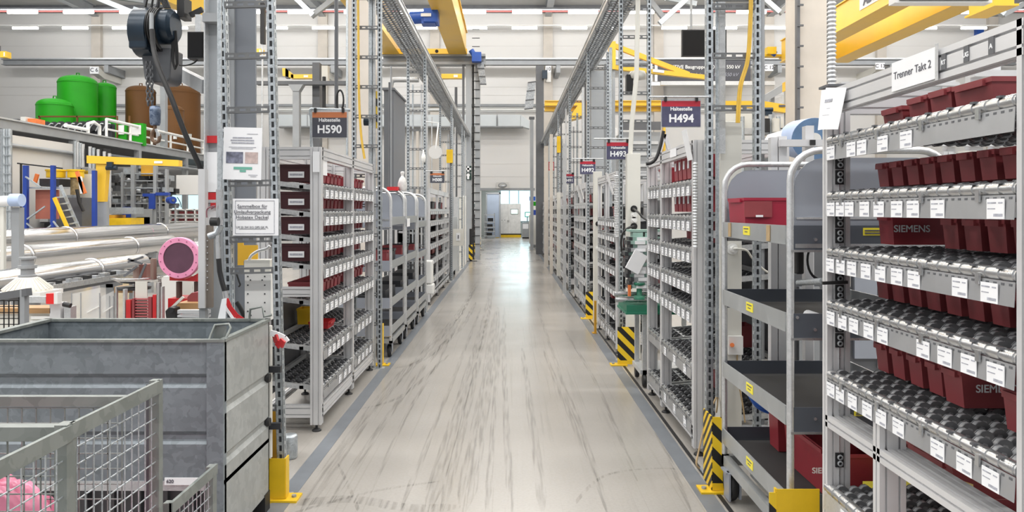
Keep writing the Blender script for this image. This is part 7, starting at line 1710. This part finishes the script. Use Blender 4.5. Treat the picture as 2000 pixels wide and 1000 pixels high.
# paper roll at the left edge
t = thing('paper_roll', 'small white and blue paper roll on a white post at the left edge', 'roll', P(22, 404, 9))
MB().cyl(P(-8, 393, 9), P(26, 392, 9), 0.062, n=20).build('white_paper', PAPER, t)
MB().cyl(P(22, 391, 9), P(43, 391, 9), 0.078, n=20).build('blue_paper', PRBLUE, t)
MB().box(px(0, 9), px(7, 9), 9, 9.05, 0, pz(404, 9)).build('post', CREAM, t)
MB().box(px(22, 9.05), px(37, 9.05), 9.05, 9.15, 0, pz(405, 9)).build('side_post', STEELG, t)
# blue pallet rack with rust red panel
t = thing('blue_rack', 'blue steel rack uprights with a rust red panel in the machine area', 'rack', P(110, 460, 17))
Y = 17.0
for x0, x1, y0 in ((44, 52, 323), (98, 105, 323), (179, 186, 333)): MB().box(px(x0, Y), px(x1, Y), Y, Y+0.09, 0, pz(y0, Y)).build('upright', BLUE, t)
MB().box(px(53, Y), px(98, Y), Y+0.3, Y+0.35, pz(428, Y), pz(370, Y)).build('red_panel', BRICKR, t)
MB().box(px(50, Y), px(120, Y), Y+0.1, Y+0.3, pz(368, Y), pz(365, Y)).build('shelf', GALV, t)
for a, b in (((50, 345), (80, 366)), ((53, 428), (88, 403)), ((52, 436), (72, 452)), ((84, 452), (100, 440)), ((104, 432), (118, 450))): MB().bar(P(*a, Y), P(*b, Y), 0.03, 0.03).build('brace', GALV, t)
m = MB(); m.box(px(33, Y), px(35, Y), Y+0.1, Y+0.15, 0, pz(318, Y)); m.bar(P(34, 319, Y+0.1), P(122, 329, Y+0.1), 0.03, 0.03); m.build('black_frame', BLACK, t)
t = thing('stair_ladder', 'grey mobile stair ladder with a yellow rail beside the blue rack', 'ladder', P(130, 450, 16.6))
MB().bar(P(118, 362, 16.6), P(199, 549, 16.6), 0.04, 0.06).build('rail', GALV, t)
MB().bar(P(106, 386, 16.4), P(178, 549, 16.4), 0.05, 0.07).build('yellow_rail', YEL, t)
for k_ in range(6): MB().bar(P(108+k_*6.5, 386+k_*13, 16.5), P(128+k_*6.2, 384+k_*12.5, 16.5), 0.04, 0.03).build('tread', GALV, t)
t = thing('yellow_machine', 'yellow flanged machine heads on dark bodies behind the blue rack', 'machine', P(115, 460, 18))
Y = 18.0
for x0, x1 in ((76, 113), (118, 150)):
    MB().cyl((px((x0+x1)/2, Y), Y+0.3, pz(346, Y)), (px((x0+x1)/2, Y), Y+0.3, pz(332, Y)), (x1-x0)/2/F*Y*0.92, n=20).build('head', YEL, t)
    MB().cyl((px((x0+x1)/2, Y), Y+0.3, pz(333, Y)), (px((x0+x1)/2, Y), Y+0.3, pz(330, Y)), (x1-x0)/2/F*Y*1.02, n=20).build('flange', YEL, t)
MB().box(px(77, Y), px(116, Y), Y, Y+0.5, pz(364, Y), pz(349, Y)).build('dark_box', DPLAST, t)
MB().cyl((px(134, Y), Y+0.3, pz(380, Y)), (px(134, Y), Y+0.3, pz(346, Y)), 0.12, n=14).build('brass_body', mat('dull_brass', (0.32, 0.24, 0.12), 0.4, 0.4, 0.3, 15), t)
MB().box(px(108, Y), px(160, Y), Y, Y+0.5, 0, pz(386, Y)).build('base_body', STEELD, t)
for a, b, mt in (((150, 335), (166, 378), ORANGE), ((156, 345), (161, 378), PAPER), ((68, 357), (73, 340), ORANGE)): MB().bar(P(*a, Y-0.2), P(*b, Y-0.2), 0.05, 0.08).build('barrier_strip', mt, t)
MB().tube([P(150, 370, Y-0.1), P(155, 395, Y-0.1), P(163, 412, Y-0.1)], 0.04, 8).build('hose', BLACK, t)
t = thing('machine_cluster', 'jumble of grey and dark machine parts low behind the blue rack', 'machine', P(120, 450, 18.4))
rnd = random.Random(33); Y = 18.56
for i in range(46):
    x = 64+rnd.random()*82; y = 384+rnd.random()*52; w_ = 4+rnd.random()*13; h_ = 3+rnd.random()*10; d = rnd.random()*0.3
    if 53 < x < 98 and y < 425: continue
    MB().box(px(x-w_/2, Y), px(x+w_/2, Y), Y+d, Y+0.2+d, pz(y+h_/2, Y), pz(y-h_/2, Y)).build('unit', [STEELD, GALV, BLACK, STEELG, DPLAST, GALVP][i % 6], t)
MB().box(px(62, Y), px(148, Y), Y+0.5, Y+0.6, 0, pz(428, Y)).build('back_plate', STEELD, t)
# yellow jib crane
t = thing('jib_crane', 'yellow jib crane with a tapering post over the assembly area', 'crane', (px(197, 17.2), 17.2, 0))
Y = 17.2
MB().prism([(px(190, Y), pz(394, Y)), (px(203, Y), pz(394, Y)), (px(209, Y), pz(318, Y)), (px(187, Y), pz(318, Y))], 'y', Y, Y+0.16).build('tapered_post', CRANE, t)
MB().prism([(px(172, Y), pz(304, Y)), (px(351, Y), pz(313, Y)), (px(351, Y), pz(325, Y)), (px(172, Y), pz(319, Y))], 'y', Y-0.06, Y+0.14).build('arm', CRANE, t)
MB().box(px(304, Y), px(320, Y), Y-0.075, Y-0.065, pz(319.5, Y), pz(315, Y)).build('plate', PAPER, t)
m = MB(); m.cbox(P(217, 322, Y-0.05), (0.13, 0.16, 0.13)).cyl(P(208, 328, Y-0.05), P(228, 328, Y-0.05), 0.055, n=12); m.build('hoist', NAVY, t)
MB().box(px(186, Y), px(207, Y), Y+0.02, Y+0.14, 0, pz(394, Y)).build('lower_post', STEELG, t)
# assembly machine with grey framework
t = thing('assembly_machine', 'tall grey assembly machine of frames and cylinders behind the yellow jib arm', 'machine', P(270, 460, 21))
Y = 21.0; rnd = random.Random(21)
for x0, x1, y0 in ((255, 262, 320), (299, 305, 322), (322, 326, 330), (236, 240, 336), (310, 313, 380)): MB().box(px(x0, Y), px(x1, Y), Y, Y+0.12, 0, pz(y0, Y)).build('frame_post', STEELG, t)
for y in (338, 352, 366, 380, 396, 412, 424): MB().box(px(215+rnd.randint(0, 30), Y), px(300+rnd.randint(0, 28), Y), Y+0.05, Y+0.15, pz(y+2, Y), pz(y, Y)).build('frame_rail', GALV if y % 4 else STEELG, t)
BRASS = mat('brass_unit', (0.45, 0.30, 0.10), 0.45)
for i in range(120):
    x = 206+rnd.random()*118; y = 330+rnd.random()*100; w_ = 4+rnd.random()*12; h_ = 3+rnd.random()*9; d = rnd.random()*0.6
    mt = [GALVP, STEELG, GALV, CREAM, DPLAST, STEELD, BRASS if i % 11 == 0 else STEELG, STEELD, BLACK][i % 9]
    if i % 3: MB().box(px(x-w_/2, Y), px(x+w_/2, Y), Y+0.1+d, Y+0.35+d, pz(y+h_/2, Y), pz(y-h_/2, Y)).build('unit', mt, t)
    else: MB().cyl(P(x-w_/2, y, Y+0.2+d), P(x+w_/2, y, Y+0.2+d), h_/2/F*Y, n=12).build('cylinder', mt, t)
MB().box(px(272, Y), px(297, Y), Y+0.1, Y+0.2, pz(343, Y), pz(322, Y)).build('yellow_panel', AMBER, t)
for x0, x1, y0, y1 in ((280, 304, 378, 384), (292, 304, 384, 408), (305, 330, 376, 382), (241, 256, 404, 424)): MB().box(px(x0, Y), px(x1, Y), Y-0.05, Y+0.1, pz(y1, Y), pz(y0, Y)).build('blue_unit', BLUE, t)
for x0, x1, y0 in ((265, 300, 408), (270, 296, 424)): MB().box(px(x0, Y), px(x1, Y), Y-0.1, Y+0.2, 0.1, pz(y0, Y)).build('cabinet', STEELG, t)
t = thing('machine_bed', 'yellow steel machine base under the grey assembly machine', 'machine', P(220, 460, 19))
Y = 19.0
MB().box(px(188, Y), px(255, Y), Y, Y+0.7, 0.0, pz(426, Y)).build('lower_block', YEL, t)
MB().box(px(188, Y), px(222, Y), Y+0.05, Y+0.6, 0.3, pz(420, Y)).build('upper_block', AMBER, t)
MB().box(px(186, Y), px(262, Y), Y+0.1, Y+0.5, pz(418, Y), pz(405, Y)).build('bed', GALV, t)
t = thing('hose_reel', 'round blue fan housing on a post before the far window', 'reel', P(339, 410, 20.55))
Y = 20.55
MB().cyl(P(331, 391, Y+0.15), P(338, 391, Y-0.1), 0.10, n=24).build('housing', BLUE, t)
MB().cyl(P(338.2, 391, Y-0.11), P(338.4, 391, Y-0.13), 0.035, n=16).build('hub', STEELD, t)
MB().cyl((px(336, Y), Y+0.2, 0), (px(336, Y), Y+0.2, pz(400, Y)), 0.025, n=8).build('post', STEELG, t)
cable([P(346, 385, 20.55), P(352, 395, 20.55), P(354, 405, 20.55)], 0.012, BLACK, 'thin black hose from the blue fan housing')
t = thing('storage_shelf', 'white storage shelf with maroon bins below the far window', 'shelf', P(360, 440, 23.4))
Y = 23.4
for x in (331, 343, 362, 380, 398): MB().box(px(x-1, Y), px(x+1, Y), Y, Y+0.5, 0, pz(408, Y)).build('post', WHITE, t)
for y in (409, 418, 425, 432): MB().box(px(331, Y), px(398, Y), Y, Y+0.5, pz(y+1.4, Y), pz(y, Y)).build('shelf', WHITE, t)
for r_ in range(2):
    for k_ in range(4):
        x = 337+k_*16; y = 417.5 if r_ == 0 else 431.5
        o = MB().box(px(x-6, Y), px(x+6, Y), Y+0.1, Y+0.45, pz(y, Y), pz(y-5, Y)).build('storage_bin', MAROON); tag(o, '%s maroon bin on the %s level of the white shelf below the far window' % (ORD[k_], ['upper', 'lower'][r_]), 'bin', 'bins on the white shelf')
o = MB().box(px(344, 24.5), px(400, 24.5), 24.5, 24.6, pz(380, 24.5), pz(342, 24.5)).build('white_sheet_wall', WALLG); tag(o, 'white sheet wall above the far window', 'panel')
t = thing('machine_hood', 'white and silver machine hoods left of the yellow jib post', 'machine', P(165, 450, 18.6))
Y = 18.6
for x0, x1, y0, y1, mt in ((152, 178, 340, 400, CREAM), (160, 172, 328, 340, TUBE), (148, 158, 326, 334, TUBE), (150, 186, 402, 440, STEELG)):
    MB().box(px(x0, Y), px(x1, Y), Y, Y+0.4, pz(y1, Y) if y1 < 430 else 0, pz(y0, Y)).build('hood', mt, t)
# ================================================================ lettering becomes real mesh (bold = a few overlaid copies)
bpy.context.view_layer.update()
dg = bpy.context.evaluated_depsgraph_get()
for o, bold in TEXTS:
    src = bpy.data.meshes.new_from_object(o.evaluated_get(dg))
    vs = [v.co.copy() for v in src.vertices]; fs = [tuple(p.vertices) for p in src.polygons]; n = len(vs); q = []; g = []
    offs = [(0, 0)] + ([(bold, 0), (-bold, 0), (0, bold), (0, -bold), (bold*.7, bold*.7), (-bold*.7, -bold*.7), (bold*.7, -bold*.7), (-bold*.7, bold*.7)] if bold else [])
    for k, (a, b) in enumerate(offs):
        q += [(v.x+a, v.y+b, v.z+k*0.00003) for v in vs]; g += [tuple(i+k*n for i in f) for f in fs]
    me = bpy.data.meshes.new('lettering'); me.from_pydata(q, [], g); me.materials.append(src.materials[0]); me.update()
    c = bpy.data.objects.new('lettering', me); C.objects.link(c)
    c.parent = o.parent; c.matrix_parent_inverse = o.matrix_parent_inverse.copy(); c.matrix_basis = o.matrix_basis.copy()
for o, _ in TEXTS: bpy.data.objects.remove(o)
